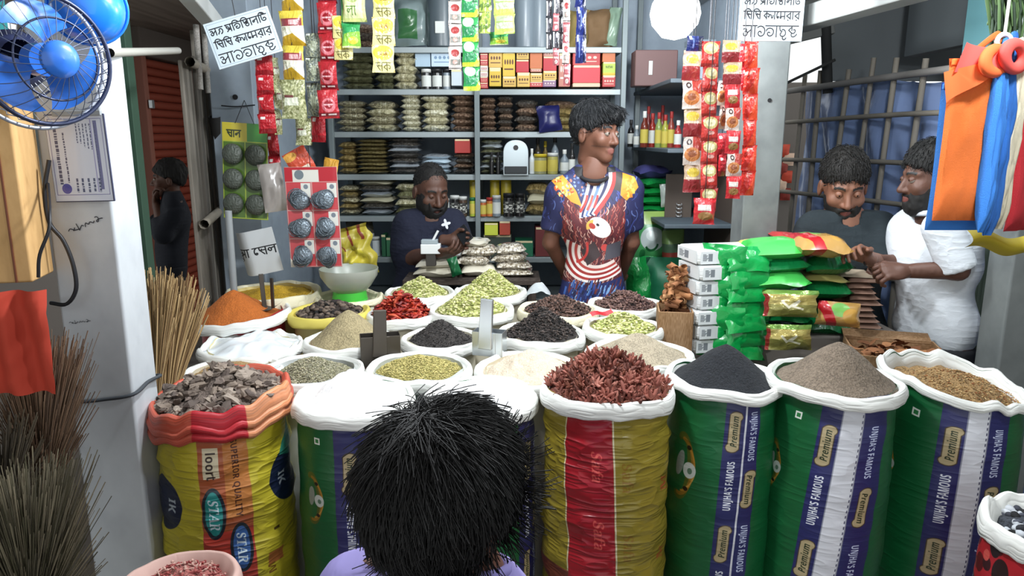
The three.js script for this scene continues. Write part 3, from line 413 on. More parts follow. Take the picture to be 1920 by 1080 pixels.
heap({ ...R4c }, { px: 752, name: 'red_chilli_heap', label: 'heap of dried red chillies behind the dark scoop', mat: spiceMat('#a02a1e', 0.5), peak: 556, grain: gChili, gmat: gmGloss, count: 420, colours: ['#a02a1e', '#b23c28', '#7f1c18', '#bf5034', '#8f2018'], lift: 0.008, stand: 1.3 });
heap({ ...R4d }, { px: 880, name: 'green_pod_heap', label: 'heap of green pods in front of the tallest green heap', mat: spiceMat('#98995c', 0.4), peak: 540, grain: gPod, gmat: gm, count: 1200, colours: POD });
heap({ ...R4e }, { px: 1046, name: 'brown_bud_heap', label: 'heap of dark brown buds in front of the boy', mat: spiceMat('#4a3832', 0.5), peak: 556, grain: gBud, gmat: gm, count: 900, colours: ['#4c3a33', '#5d463c', '#3a2c28', '#6e544a'], lift: 0.006 });
heap({ ...R5a }, { px: 512, name: 'yellow_powder_heap', label: 'deep yellow powder behind the orange cone', mat: spiceMat('#c29a26', 0.3), peak: 535, low: -0.02 });
heap({ ...R5c }, { px: 788, name: 'green_pod_heap', label: 'low heap of pale green pods behind the red chillies', mat: spiceMat('#a5a66a', 0.4), peak: 520, grain: gPod, gmat: gm, count: 800, colours: POD });
heap({ ...R5d }, { px: 914, name: 'green_pod_heap', label: 'tallest heap of green pods, at the back', mat: spiceMat('#98995c', 0.4), peak: 506, grain: gPod, gmat: gm, count: 1100, colours: POD });
heap({ ...R5e }, { px: 1172, name: 'bark_bud_heap', label: 'heap of purplish brown buds right of the brown buds', mat: spiceMat('#5a423e', 0.5), peak: 548, grain: gBud, gmat: gm, count: 800, colours: ['#5e4540', '#70544c', '#453230', '#7e625a'], lift: 0.006 });
// pale blue plastic over the covered sack, clear film over the one with the bowl
{
  const s = R3a, g = sheet(64, 26, (u, v) => { const th = (u - 0.5) * 6.2832, r = (s.R - 0.01) * v, x = Math.sin(th) * r, z = Math.cos(th) * r; return [x, 0.03 * Math.cos(v * 1.5) + 0.012 * noise(x * 16, z * 16, 3) + 0.007 * (1 - Math.abs(noise(x * 26 + z * 10, z * 20, 9))) - 0.01 + s.tilt(th) * v * v, z]; });
  solo('plastic_cover', g, PM('#eaf1f5', 0.3, { clearcoat: 0.5 }), 'pale blue-white plastic sheet spread over the sack beside the orange powder', 'plastic sheet', s.c, [0, s.az, 0]);
}
// red-brown pods: curled many-pointed pods, each its own
{
  const pods = [0, 1, 2].map((k) => { const r = rng(40 + k), L = []; const n = 5 + k; for (let i = 0; i < n; i++) { const a = i / n * 6.283 + r() * 0.4, l = 0.013 + r() * 0.009; const c = new THREE.CatmullRomCurve3([new THREE.Vector3(0, 0, 0), new THREE.Vector3(Math.cos(a) * l * 0.6, 0.004 + r() * 0.004, Math.sin(a) * l * 0.6), new THREE.Vector3(Math.cos(a) * l, 0.009 + r() * 0.01, Math.sin(a) * l)]); const g = new THREE.TubeGeometry(c, 4, 0.0042, 5, false), p = g.attributes.position; for (let q = 0; q < p.count; q++) { const d = Math.hypot(p.getX(q), p.getZ(q)) / l, cc = c.getPoint(Math.min(1, Math.max(0, d))), s = d > 0.8 ? 0.35 : 1; p.setXYZ(q, cc.x + (p.getX(q) - cc.x) * s, cc.y + (p.getY(q) - cc.y) * s, cc.z + (p.getZ(q) - cc.z) * s); } g.computeVertexNormals(); L.push(g); } return merged(L); });
  const mats = ['#854a3e', '#97584a', '#74402f', '#a4695a', '#673a30'].map((c) => M(c, 0.75)), s = F4, mo = mound({ ...s, px: 1139 }, 668, { pow: 1.0, low: -0.015, lump: 0.01 }), r = rng(77);
  solo('brown_pod_heap', mo.g, spiceMat('#824a3d', 0.6), 'lower layer of reddish-brown broken pods inside the golden sack', 'spice', s.c, [0, s.az, 0], undefined, 'stuff');
  const lab = 'curled reddish-brown dried pod in the heap on the golden sack', grp = 'reddish-brown dried pods on the golden sack', c = Math.cos(s.az), sn = Math.sin(s.az);
  for (let i = 0; i < 290; i++) { const th = r() * 6.283, rr = Math.sqrt(r()) * (s.R - 0.022), x = Math.sin(th) * rr, z = Math.cos(th) * rr, y = mo.hgt(x, z) + s.tilt(th) * Math.pow(rr / s.R, 3) + 0.004 + r() * 0.006, k = 0.95 + r() * 0.5; const m = solo('dried_pod', pods[i % 3], mats[Math.floor(r() * 5)], lab, 'dried pod', [s.c.x + x * c + z * sn, s.c.y + y, s.c.z - x * sn + z * c], [(r() - 0.5) * 1.8, r() * 6.28, (r() - 0.5) * 1.8], grp); m.scale.setScalar(k); }
}
// grey-brown root chunks
{
  const gs = [0, 1, 2, 3, 4].map((k) => { const g = new THREE.IcosahedronGeometry(1, 1).deleteAttribute('uv').deleteAttribute('normal'), p = g.attributes.position; for (let i = 0; i < p.count; i++) { const x = p.getX(i), y = p.getY(i), z = p.getZ(i), n = 1 + 0.6 * noise(x * 1.7 + k * 9, y * 1.7, z * 1.7) + 0.25 * noise(x * 3.7, y * 3.7 + k, z * 3.7); p.setXYZ(i, x * n * 0.021, y * n * 0.0075, z * n * 0.0125); } g.computeVertexNormals(); return g; });
  const mats = ['#756860', '#655950', '#85776b', '#5b504a', '#978a7e'].map((c) => M(c, 0.92, { bumpMap: speckBump })), s = F1, mo = mound({ ...s, px: 415 }, 700, { pow: 0.9, low: -0.02, lump: 0.012 }), r = rng(78);
  solo('root_chunk_heap', mo.g, spiceMat('#756860', 0.7), 'lower layer of grey-brown root chunks inside the yellow sack', 'spice', s.c, [0, s.az, 0], undefined, 'stuff');
  const lab = 'knobbly grey-brown dried root chunk heaped on the yellow sack', grp = 'root chunks on the yellow sack', c = Math.cos(s.az), sn = Math.sin(s.az);
  for (let i = 0; i < 210; i++) { const th = r() * 6.283, rr = Math.sqrt(r()) * (s.R - 0.018), x = Math.sin(th) * rr, z = Math.cos(th) * rr, k = 0.6 + r() * 0.75; const m = solo('root_chunk', gs[i % 5], mats[Math.floor(r() * 5)], lab, 'root', [s.c.x + x * c + z * sn, s.c.y + mo.hgt(x, z) + s.tilt(th) * Math.pow(rr / s.R, 3) + 0.005 + r() * 0.008, s.c.z - x * sn + z * c], [(r() - 0.5) * 1.3, r() * 6.28, (r() - 0.5) * 1.3], grp); m.scale.setScalar(k); }
}

// ---------------------------------------------------------------- notices: Bengali letters drawn as pen strokes on a 10-unit body, headline at y = 0
const GL = {
  o: [10.5, 'M0.6 3.2 C2.4 2 4.4 3 3.4 4.9 C2.9 5.6 2 5.4 2 5.4 M3.2 5 C5.4 5.6 4.8 9.2 2.4 9.2 C0.8 9.2 0.4 7.6 0.8 6.8 M4.6 6.6 L8.4 3.6 M8.6 0 V10'],
  tro: [9.5, 'M1.2 9.4 L4.2 5.6 C2.2 4 4.6 1.6 6.8 2.8 C9.4 4.4 8.6 8.8 5.4 9.8'], pro: [9.5, 'M1.4 0 V3.2 C1.4 7 5.2 7 7.6 4.2 M1.4 3.2 C3 2.2 4.6 3 4.4 4.4 M7.6 0 V10 M7.6 7.6 C5 6.6 3 8 1.4 9.8'],
  i: [4, 'M2 10 V0 C2.6 -4.4 9.6 -4.6 11 0'], to: [9.5, 'M0.8 4.6 C0.8 1.4 8.2 1 8.4 5.4 C8.4 9 4 10.4 2.4 8 C1.6 6.4 3.2 5 4.6 6.2'],
  shtho: [10, 'M7.4 0 V5 M1.4 0 V2 C1.4 4.6 5 5 7.4 2.8 M2 5 L7 1.6 M7.4 5 C4 4.6 2.4 7 4 9 C6 10.8 9 9 8 6.6 C7.6 5.4 6.6 5.2 5.6 6.2'], a: [4, 'M2 0 V10'],
  no: [9.5, 'M7.6 0 V10 M7.6 4.4 C6 3 4.2 3.4 3.8 5 C3 8 0.8 7.4 1 5.8 C1.4 4.4 3.2 4.6 3.9 5.6'], tto: [9.5, 'M1.4 -3.6 C1.4 -1.6 5.4 -2.2 5.8 0 M1.4 0 V6 C1.4 9.6 7 10 7.6 7 C7.9 4.6 4.6 3.8 3.8 5.8'],
  so: [9.5, 'M8 0 V10 M1.4 0 V2.6 C1.4 4.6 3.8 4.4 3.8 2.8 M1.6 4 L8 4 M2.4 4.6 L6 9.4'], ko: [10, 'M5 0 V10 M5 1.8 L1 5.6 L5 8.8 M5 3 C8 2.4 9.6 4 9 6.4 C8.6 7.8 7.4 7.4 7.2 6.6'],
  ya: [5.5, 'M0 4.4 C2 3.4 2.6 6 2.6 7.4 C2.8 9.8 5 9 5.2 5'], mo: [10, 'M8.2 0 V10 M2 0 V5 C2 6.6 0.8 7.4 1.2 8.4 C2.2 9.6 3.8 8.2 2.8 6.6 L8.2 6.4'], e: [5.5, 'M4.6 0 C1.4 1 1 5 1.6 7.2 C2.2 9.4 4.4 9 4.4 7.4 C4.2 6.2 2.8 6.4 2.6 7.4'],
  ro: [9, 'M7.4 0 V10 M7.4 1.8 L1.4 5.8 L7.4 9.4 M3.6 11.2 L4.2 11.6'], oo: [9.5, 'M1 1.6 C3 -0.6 8.6 0 8.6 5 C8.6 9.6 3 10.8 1.8 7.4 C1.2 5 4.6 4 5 6.4'],
  bhu: [10, 'M1.4 0 C1 3 2 5 4 4.8 M3.8 3.4 C8 1.8 9.6 9.4 4.6 9.4 C1.6 9.4 1.6 6.4 3.4 6 M5 9.6 C3.8 12.6 7.6 13.6 8.4 10.8'], kto: [11, 'M4.2 0 V4 M4.2 0.8 L0.8 3.8 L4.2 6.4 C8 8 9.4 2.2 6 3.4 M4.2 6.2 C2.6 10.4 7 11.2 9.6 7.4'],
  lo: [10, 'M8.2 0 V10 M1 5.4 C1.4 2 4.4 2 4.4 5 C4.4 7.6 2 7.2 2 5.6 M4.4 4.4 C5.4 2.4 7 2.4 8.2 3.6'], po: [9, 'M7.4 0 V10 M1.4 0 V3.2 C1.4 7.4 5.4 7.4 7.4 4.2 M1.4 3.2 C3 2.4 4.6 3 4.4 4.4'],
};
const NOLINE = new Set(['o:', 'oo']);
function bengali(g, keys, x, y, s, lw, col) { // returns the width written
  g.save(); g.translate(x, y); g.scale(s, s); g.strokeStyle = col; g.lineWidth = lw / s; g.lineCap = 'round'; g.lineJoin = 'round'; let cx = 0;
  for (const k of keys.split(' ')) { if (k === '_') { cx += 4; continue; } const [w, d] = GL[k]; g.save(); g.translate(cx, 0); g.stroke(new Path2D(d)); if (!NOLINE.has(k)) { g.beginPath(); g.moveTo(-0.2, 0); g.lineTo(w + 0.1, 0); g.stroke(); } g.restore(); cx += w; }
  g.restore(); return cx * s;
}
const benW = (keys) => keys.split(' ').reduce((a, k) => a + (k === '_' ? 4 : GL[k][0]), 0);
const cctv = canvas(840, 580, (g, w, h) => {
  g.fillStyle = '#c6d3dd'; g.fillRect(0, 0, w, h); g.strokeStyle = '#8496a4'; g.lineWidth = 5; g.strokeRect(26, 26, w - 52, h - 52);
  ['o tro _ pro i to i shtho a no i tto', 'i so i so _ ko ya a e mo ro a ro', 'o a oo to a bhu kto'].forEach((k, i) => { const s = Math.min(12.5, 740 / benW(k)); bengali(g, k, (w - benW(k) * s) / 2, 84 + i * 162, s, 14, '#14161c'); });
});
const mNotice = M('#ffffff', 0.55, { map: cctv }), mBoardEdge = M('#c9cfd2', 0.6);
function board(name, label, cat, c, w, h, rz, ry, mat, thick = 0.006) { const o = thing(name, label, cat, c, ry); o.rotation.order = 'YXZ'; o.rotation.z = rz; part(o, 'backing', box(w, h, thick, 0.002), mBoardEdge, [0, 0, -thick / 2 - 0.0005]); part(o, 'printed_face', new THREE.PlaneGeometry(w * 0.995, h * 0.995), mat, [0, 0, 0.0006]); return o; }
{ const D = 2.75, m = mpp(70, D); board('notice_board', 'tilted white notice with three lines of black Bengali lettering, hung on the left', 'sign', at(456, 71, D), 124 * m, 84 * m, 0.29, 0.1, mNotice);
  part(scene.children.at(-1), 'hanging_wire', bar([0, 0.08, 0], [0.04, 0.32, 0], 0.0015), mBlackWire); }
{ const D = 2.67, m = mpp(30, D); board('notice_board', 'straight white notice with three lines of black Bengali lettering on the right pillar', 'sign', at(1447, 29, D), 120 * m, 92 * m, -0.01, 0, mNotice); 
  part(scene.children.at(-1), 'hanging_wire', bar([-0.08, 0.06, 0], [-0.08, 0.36, 0], 0.0015), mBlackWire); }
{ const D = 3.15, m = mpp(470, D); const map = canvas(360, 480, (g, w, h) => { g.fillStyle = '#c8cdd0'; g.fillRect(0, 0, w, h); g.lineWidth = 1; bengali(g, 'po a _ e so lo', 8, 190, 8.2, 12, '#15171c'); bengali(g, 'ko ro', -110, 230, 8, 12, '#15171c'); });
  const g = sheet(14, 4, (u, v) => [(u - 0.5) * 78 * m, (v - 0.5) * 84 * m, u < 0.35 ? -0.09 * (0.35 - u) * (0.35 - u) * 8 : 0]); solo('paper_notice', g, M('#ffffff', 0.8, { map }), 'curled grey-white paper notice with large black Bengali letters, low on the left', 'notice', at(482, 474, D), [0, 0.1, 0.2]); }
// certificate on the left pillar, its print running sideways
{ const D = 1.785, m = mpp(300, D); const map = canvas(420, 600, (g, w, h) => {
    g.fillStyle = '#c3c9d6'; g.fillRect(0, 0, w, h); g.strokeStyle = '#5c5a92'; g.lineWidth = 4; g.strokeRect(18, 26, w - 36, h - 70); g.fillStyle = '#5b5d8c'; g.fillRect(w - 78, 40, 26, h - 120); g.fillStyle = '#8f8fb8'; g.fillRect(w - 100, 30, 8, h - 90);
    const r = rng(4); const lines = (x, y0, y1, t) => { g.fillStyle = '#3f4768'; for (let y = y0; y < y1;) { const l = 6 + r() * 22; g.fillRect(x + r() * 3, y, t, Math.min(l, y1 - y)); y += l + 6; } };
    lines(48, 60, 480, 22); lines(108, 120, 470, 12); for (const x of [210, 235, 260, 285, 310]) lines(x, 60, 180 + r() * 60, 8); for (const x of [165, 205, 250, 290, 330]) lines(x, 440, 540, 15); lines(345, 60, 500, 6);
    g.fillStyle = '#43479a'; g.beginPath(); g.arc(92, 512, 36, 0, 7); g.fill(); g.fillStyle = '#9a9ec8'; g.beginPath(); g.arc(92, 512, 24, 0, 7); g.lineWidth = 3; g.stroke(); });
  const o = thing('framed_certificate', 'laminated certificate with purple border and round seal fixed to the left pillar', 'certificate', at(150, 297, D), 0.0); o.rotation.z = 0.02;
  part(o, 'paper', new THREE.PlaneGeometry(108 * m, 158 * m), PM('#ffffff', 0.3, { map, clearcoat: 0.5 }), [0, 0, 0.004]); part(o, 'backing', box(112 * m, 162 * m, 0.005, 0.002), M('#3a3c56', 0.6)); part(o, 'top_clip', box(90 * m, 10 * m, 0.01, 0.002), M('#8f9496', 0.4), [0.01, 82 * m, 0.004]); }
{ const D = 1.795, m = mpp(415, D); const map = canvas(256, 96, (g, w, h) => { g.clearRect(0, 0, w, h); g.strokeStyle = '#2c2f38'; g.lineWidth = 5; g.lineCap = 'round'; g.stroke(new Path2D('M10 70 C30 40 40 90 52 60 M40 74 H80 M70 40 L78 80 C100 60 96 50 110 62 M120 70 C130 20 140 80 152 52 C168 40 170 74 184 50 M196 30 C226 20 214 70 200 58 C190 50 226 40 240 46')); });
  solo('scribble', new THREE.PlaneGeometry(78 * m, 30 * m), M('#ffffff', 0.9, { map, transparent: true, alphaTest: 0.3 }), 'dark handwritten scribble on the left pillar beneath the certificate', 'handwriting', at(160, 418, 1.797), [0, 0, 0.25]);
  solo('scribble', new THREE.PlaneGeometry(46 * m, 16 * m), M('#ffffff', 0.9, { map, transparent: true, alphaTest: 0.3 }), 'faint small scribble halfway down the left pillar', 'handwriting', at(150, 602, 1.797), [0, 0, 0]); }
// rope tied round the left pillar, hole and wires on the back pillar
{ const y = at(180, 745, 1.8).y; solo('tied_rope', tube([[-1.17, y - 0.012, -1.79], [-1.08, y - 0.004, -1.792], [-0.992, y + 0.012, -1.79], [-0.99, y + 0.02, -1.87], [-0.99, y + 0.016, -1.935], [-1.08, y, -1.94], [-1.17, y - 0.01, -1.94], [-1.17, y - 0.012, -1.79]], 0.005, 60, 6), M('#3a3f45', 0.8), 'grey rope tied round the left pillar at knee height of the sign', 'rope'); scene.children.at(-1).userData.label = 'thin dark rope tied round the lower half of the left pillar'; }
solo('black_cable', tube([at(92, 300, 1.77), at(84, 360, 1.76), at(94, 420, 1.76), at(118, 450, 1.76), at(138, 500, 1.76), at(142, 545, 1.76), at(125, 570, 1.76), at(95, 568, 1.77)], 0.005, 60, 6), mBlackWire, 'black cable hanging in a loop from the certificate down the left pillar', 'cable');
solo('black_cable', tube([at(90, 345, 1.76), at(92, 372, 1.7), at(93, 400, 1.63), at(92, 430, 1.61), at(74, 480, 1.6), at(72, 520, 1.6)], 0.004, 30, 6), mBlackWire, 'shorter black cable hanging straight beside the carton', 'cable');
solo('wall_wire', tube([at(415, 198, 3.4), at(440, 200, 3.4), at(478, 197, 3.4)], 0.003, 16, 5), mBlackWire, 'thin dark wire stretched across the back left pillar', 'wire');
solo('wall_hole', placed(cyl(0.012, 0.012, 0.004, 14), [0, 0, 0], [Math.PI / 2, 0, 0]), M('#101012', 0.9), 'small round black hole in the back left pillar', 'hole', at(441, 182, 3.417));
solo('wall_hole', placed(cyl(0.008, 0.008, 0.004, 14), [0, 0, 0], [Math.PI / 2, 0, 0]), M('#101012', 0.9), 'small round black hole in the right pillar beside the red sachets', 'hole', at(1443, 188, 2.994));

// ---------------------------------------------------------------- left edge: fan, tub, carton, red cloth, brooms
{
  const D = 1.5, R = 0.124, o = thing('wall_fan', 'blue-bladed fan in a round wire guard fixed to the left pillar', 'fan', at(66, 112, D));
  o.rotation.order = 'YXZ'; o.rotation.y = 1.0; o.rotation.x = 0.05; const wire = M('#39405a', 0.4, { metalness: 0.5 }), blue = PM('#2f72d6', 0.35, { clearcoat: 0.4 });
  const ring = (z, r, t) => placed(new THREE.TorusGeometry(r, t, 8, 56), [0, 0, z]);
  part(o, 'guard_rim', ring(0.045, R, 0.0045), wire); part(o, 'guard_rim', ring(0.0, R * 1.08, 0.004), M('#a9afbb', 0.4, { metalness: 0.4 })); part(o, 'guard_ring', ring(0.085, R * 0.62, 0.0022), wire); part(o, 'guard_ring', ring(-0.06, R * 0.62, 0.0022), wire);
  const spokes = []; for (let i = 0; i < 28; i++) { const a = i / 28 * 6.283, b = a + 0.35; spokes.push(tube([[Math.cos(a) * R, Math.sin(a) * R, 0.045], [Math.cos(a + 0.15) * R * 0.66, Math.sin(a + 0.15) * R * 0.66, 0.085], [Math.cos(b) * 0.035, Math.sin(b) * 0.035, 0.1]], 0.0008, 10, 4)); }
  part(o, 'front_guard_wires', merged(spokes), M('#5a6278', 0.4, { metalness: 0.5 })).userData.kind = 'stuff';
  const back = []; for (let i = 0; i < 36; i++) { const a = i / 36 * 6.283; back.push(tube([[Math.cos(a) * R, Math.sin(a) * R, 0.0], [Math.cos(a) * R * 0.7, Math.sin(a) * R * 0.7, -0.05], [Math.cos(a) * 0.04, Math.sin(a) * 0.04, -0.07]], 0.0008, 8, 4)); for (const q of [0.2, 0.4]) { const e = (i + q * 2) / 36 * 6.283; back.push(bar([Math.cos(a) * R, Math.sin(a) * R, 0.0], [Math.cos(e) * R, Math.sin(e) * R, 0.045], 0.001, 4)); } }
  part(o, 'rear_guard_wires', merged(back), M('#b4bac4', 0.4, { metalness: 0.4 })).userData.kind = 'stuff';
  part(o, 'front_cap', lathe([[0, 0.012], [0.02, 0.01], [0.034, 0.002], [0.036, -0.008]], 24), blue, [0, 0, 0.1], [Math.PI / 2, 0, 0]);
  const blade = sheet(14, 10, (u, v) => { const a = (u - 0.5) * (0.6 + v * 1.15), r = 0.03 + v * (R * 0.9 - 0.03), e = 1 - 0.12 * Math.pow(Math.abs(2 * u - 1), 3) * v; return [Math.cos(a + v * 0.3) * r * e, Math.sin(a + v * 0.3) * r * e, (u - 0.5) * 0.05 + 0.02]; });
  for (let i = 0; i < 3; i++) part(o, 'blade', blade, blue, null, [0, 0, 1.35 + i * 2.094]);
  part(o, 'hub', placed(cyl(0.032, 0.032, 0.04, 20), [0, 0, 0.025], [Math.PI / 2, 0, 0]), blue); part(o, 'motor_housing', placed(lathe([[0, -0.09], [0.045, -0.085], [0.06, -0.05], [0.06, 0], [0.04, 0.02]], 24), [0, 0, -0.075], [Math.PI / 2, 0, 0]), M('#2a3358', 0.4));
  part(o, 'mount_arm', bar([0, 0, -0.13], [-0.02, -0.02, -0.2], 0.016), M('#cfd3d6', 0.4)); part(o, 'guard_clip', placed(new THREE.SphereGeometry(0.009, 10, 8), [-R - 0.006, 0.01, 0.045]), wire);
}
{ const D = 1.66, o = thing('plastic_tub', 'bright blue rounded plastic tub behind the fan on the left pillar', 'tub', at(166, 20, D)); o.rotation.set(0.3, 0.5, 0); o.scale.setScalar(0.72); part(o, 'tub_body', placed(lathe([[0, 0.07], [0.05, 0.066], [0.085, 0.04], [0.1, -0.02], [0.104, -0.06], [0.11, -0.064]], 36), [0, 0, 0], [Math.PI / 2, 0, 0]), PM('#1f7ff0', 0.3, { clearcoat: 0.5 })); part(o, 'rim', placed(new THREE.TorusGeometry(0.109, 0.005, 8, 40), [0, 0, -0.062]), PM('#2a86f2', 0.3)); }
{ const D = 1.63, a = at(-46, 362, D), m = mpp(360, D), cm = M('#ffffff', 0.75, { map: plasterMap(198, 158, 104, 23, 16) }), o = thing('cardboard_carton', 'tall tan cardboard carton at the left edge beneath the fan', 'carton', [a.x, a.y, a.z], 0.25);
  part(o, 'carton_body', box(160 * m, 352 * m, 0.14, 0.006), cm, [-8 * m, 0, -0.08]); part(o, 'seam_tape', box(0.005, 350 * m, 0.003, 0.001), M('#6d3a20', 0.6), [44 * m, 0, -0.0085]); part(o, 'top_flap', box(150 * m, 0.004, 0.07, 0.001), cm, [-8 * m, 178 * m, -0.04], [-0.5, 0, 0]); }
{ const D = 1.42, m = mpp(640, D), r = 5; const g = sheet(18, 14, (u, v) => [(u - 0.5) * 150 * m, (v - 0.5) * 200 * m, 0.014 * Math.sin(u * 14 + v * 2) + 0.006 * noise(u * 9, v * 9)]);
  solo('red_cloth', g, M('#b23a26', 0.85), 'faded red cloth hanging beneath the tan carton at the left edge', 'cloth', at(14, 645, D), [0, 0.2, 0]); }
function broom(name, label, base, tip, n, spread, len, col, bend, thick, seed, tie) { // straws fan out from the base towards the tip
  const o = thing(name, label, 'broom', base), dir = tip.clone().sub(base), L = dir.length(), r = rng(seed), gs = [], d = dir.normalize(), sx = new THREE.Vector3(1, 0, 0), sz = new THREE.Vector3(0, 0, 1);
  const pal = col.map((c) => []);
  for (let i = 0; i < n; i++) { const a = r() * 6.283, q = Math.sqrt(r()), l = L * (1 - len * r()), b0 = sx.clone().multiplyScalar(Math.cos(a) * q * spread * 0.22).add(sz.clone().multiplyScalar(Math.sin(a) * q * spread * 0.22)), side = sx.clone().multiplyScalar(Math.cos(a) * q * spread + (r() - 0.5) * bend).add(sz.clone().multiplyScalar(Math.sin(a) * q * spread * 0.7));
    const p1 = b0.clone().add(d.clone().multiplyScalar(l * 0.5)).add(side.clone().multiplyScalar(0.35)), p2 = b0.clone().add(d.clone().multiplyScalar(l)).add(side); const g = new THREE.TubeGeometry(new THREE.CatmullRomCurve3([b0, p1, p2]), 5, thick * (0.6 + 0.7 * r()), 3, false); pal[Math.floor(r() * col.length)].push(g); }
  pal.forEach((L2, i) => { if (L2.length) part(o, 'straw', merged(L2), M(col[i], 0.9)).userData.kind = 'stuff'; });
  if (tie) part(o, 'binding', new THREE.TorusGeometry(spread * 0.3, 0.006, 6, 20), M('#5a4a34', 0.9), d.clone().multiplyScalar(L * 0.12), [Math.PI / 2, 0, 0]);
  return o;
}
const STRAW = ['#a4885c', '#8a6e48', '#b89c70', '#6f5638'];
broom('straw_broom', 'upright straw broom nearest the left pillar, tallest of the three', at(292, 770, 2.05), at(296, 500, 2.12), 260, 0.045, 0.35, STRAW, 0.035, 0.0015, 1, true);
broom('straw_broom', 'straw broom in the middle of three beside the left pillar', at(312, 770, 2.08), at(328, 512, 2.2), 240, 0.05, 0.35, STRAW, 0.035, 0.0015, 2, true);
broom('straw_broom', 'straw broom leaning furthest from the left pillar, towards the sacks', at(318, 770, 2.12), at(360, 540, 2.25), 220, 0.045, 0.4, STRAW, 0.035, 0.0015, 3, true);
broom('grass_broom', 'fluffy brown grass broom standing under the red cloth', at(84, 960, 1.5), at(78, 625, 1.55), 900, 0.07, 0.6, ['#6f5540', '#5a4636', '#7d644e'], 0.09, 0.0011, 4, false);
broom('grass_broom', 'dark brown grass broom pressed against the left pillar', at(100, 920, 1.6), at(96, 650, 1.63), 500, 0.045, 0.5, ['#5f4632', '#4c3828', '#74583f'], 0.06, 0.0011, 5, false);
broom('grass_broom', 'bushy grey-green grass broom at the lower left corner', at(66, 1210, 1.3), at(64, 860, 1.3), 1300, 0.08, 0.65, ['#6c6450', '#565040', '#807660', '#48442f'], 0.11, 0.001, 6, false);
broom('grass_broom', 'dark grass broom at the very left edge above the bushy one', at(8, 1000, 1.4), at(6, 780, 1.42), 260, 0.06, 0.6, ['#4c4232', '#3c3428'], 0.05, 0.0016, 7, false);
{ const o = thing('cyan_sheet', 'glowing cyan plastic sheet with daylight behind it at the top left corner', 'plastic sheet', at(-87, 60, 2.3)); part(o, 'sheet', sheet(8, 8, (u, v) => [(u - 0.5) * 0.34, (v - 0.5) * 0.8, 0.01 * Math.sin(u * 9)]), PM('#4fd6dc', 0.9, { transmission: 0.6, thickness: 0 })); }

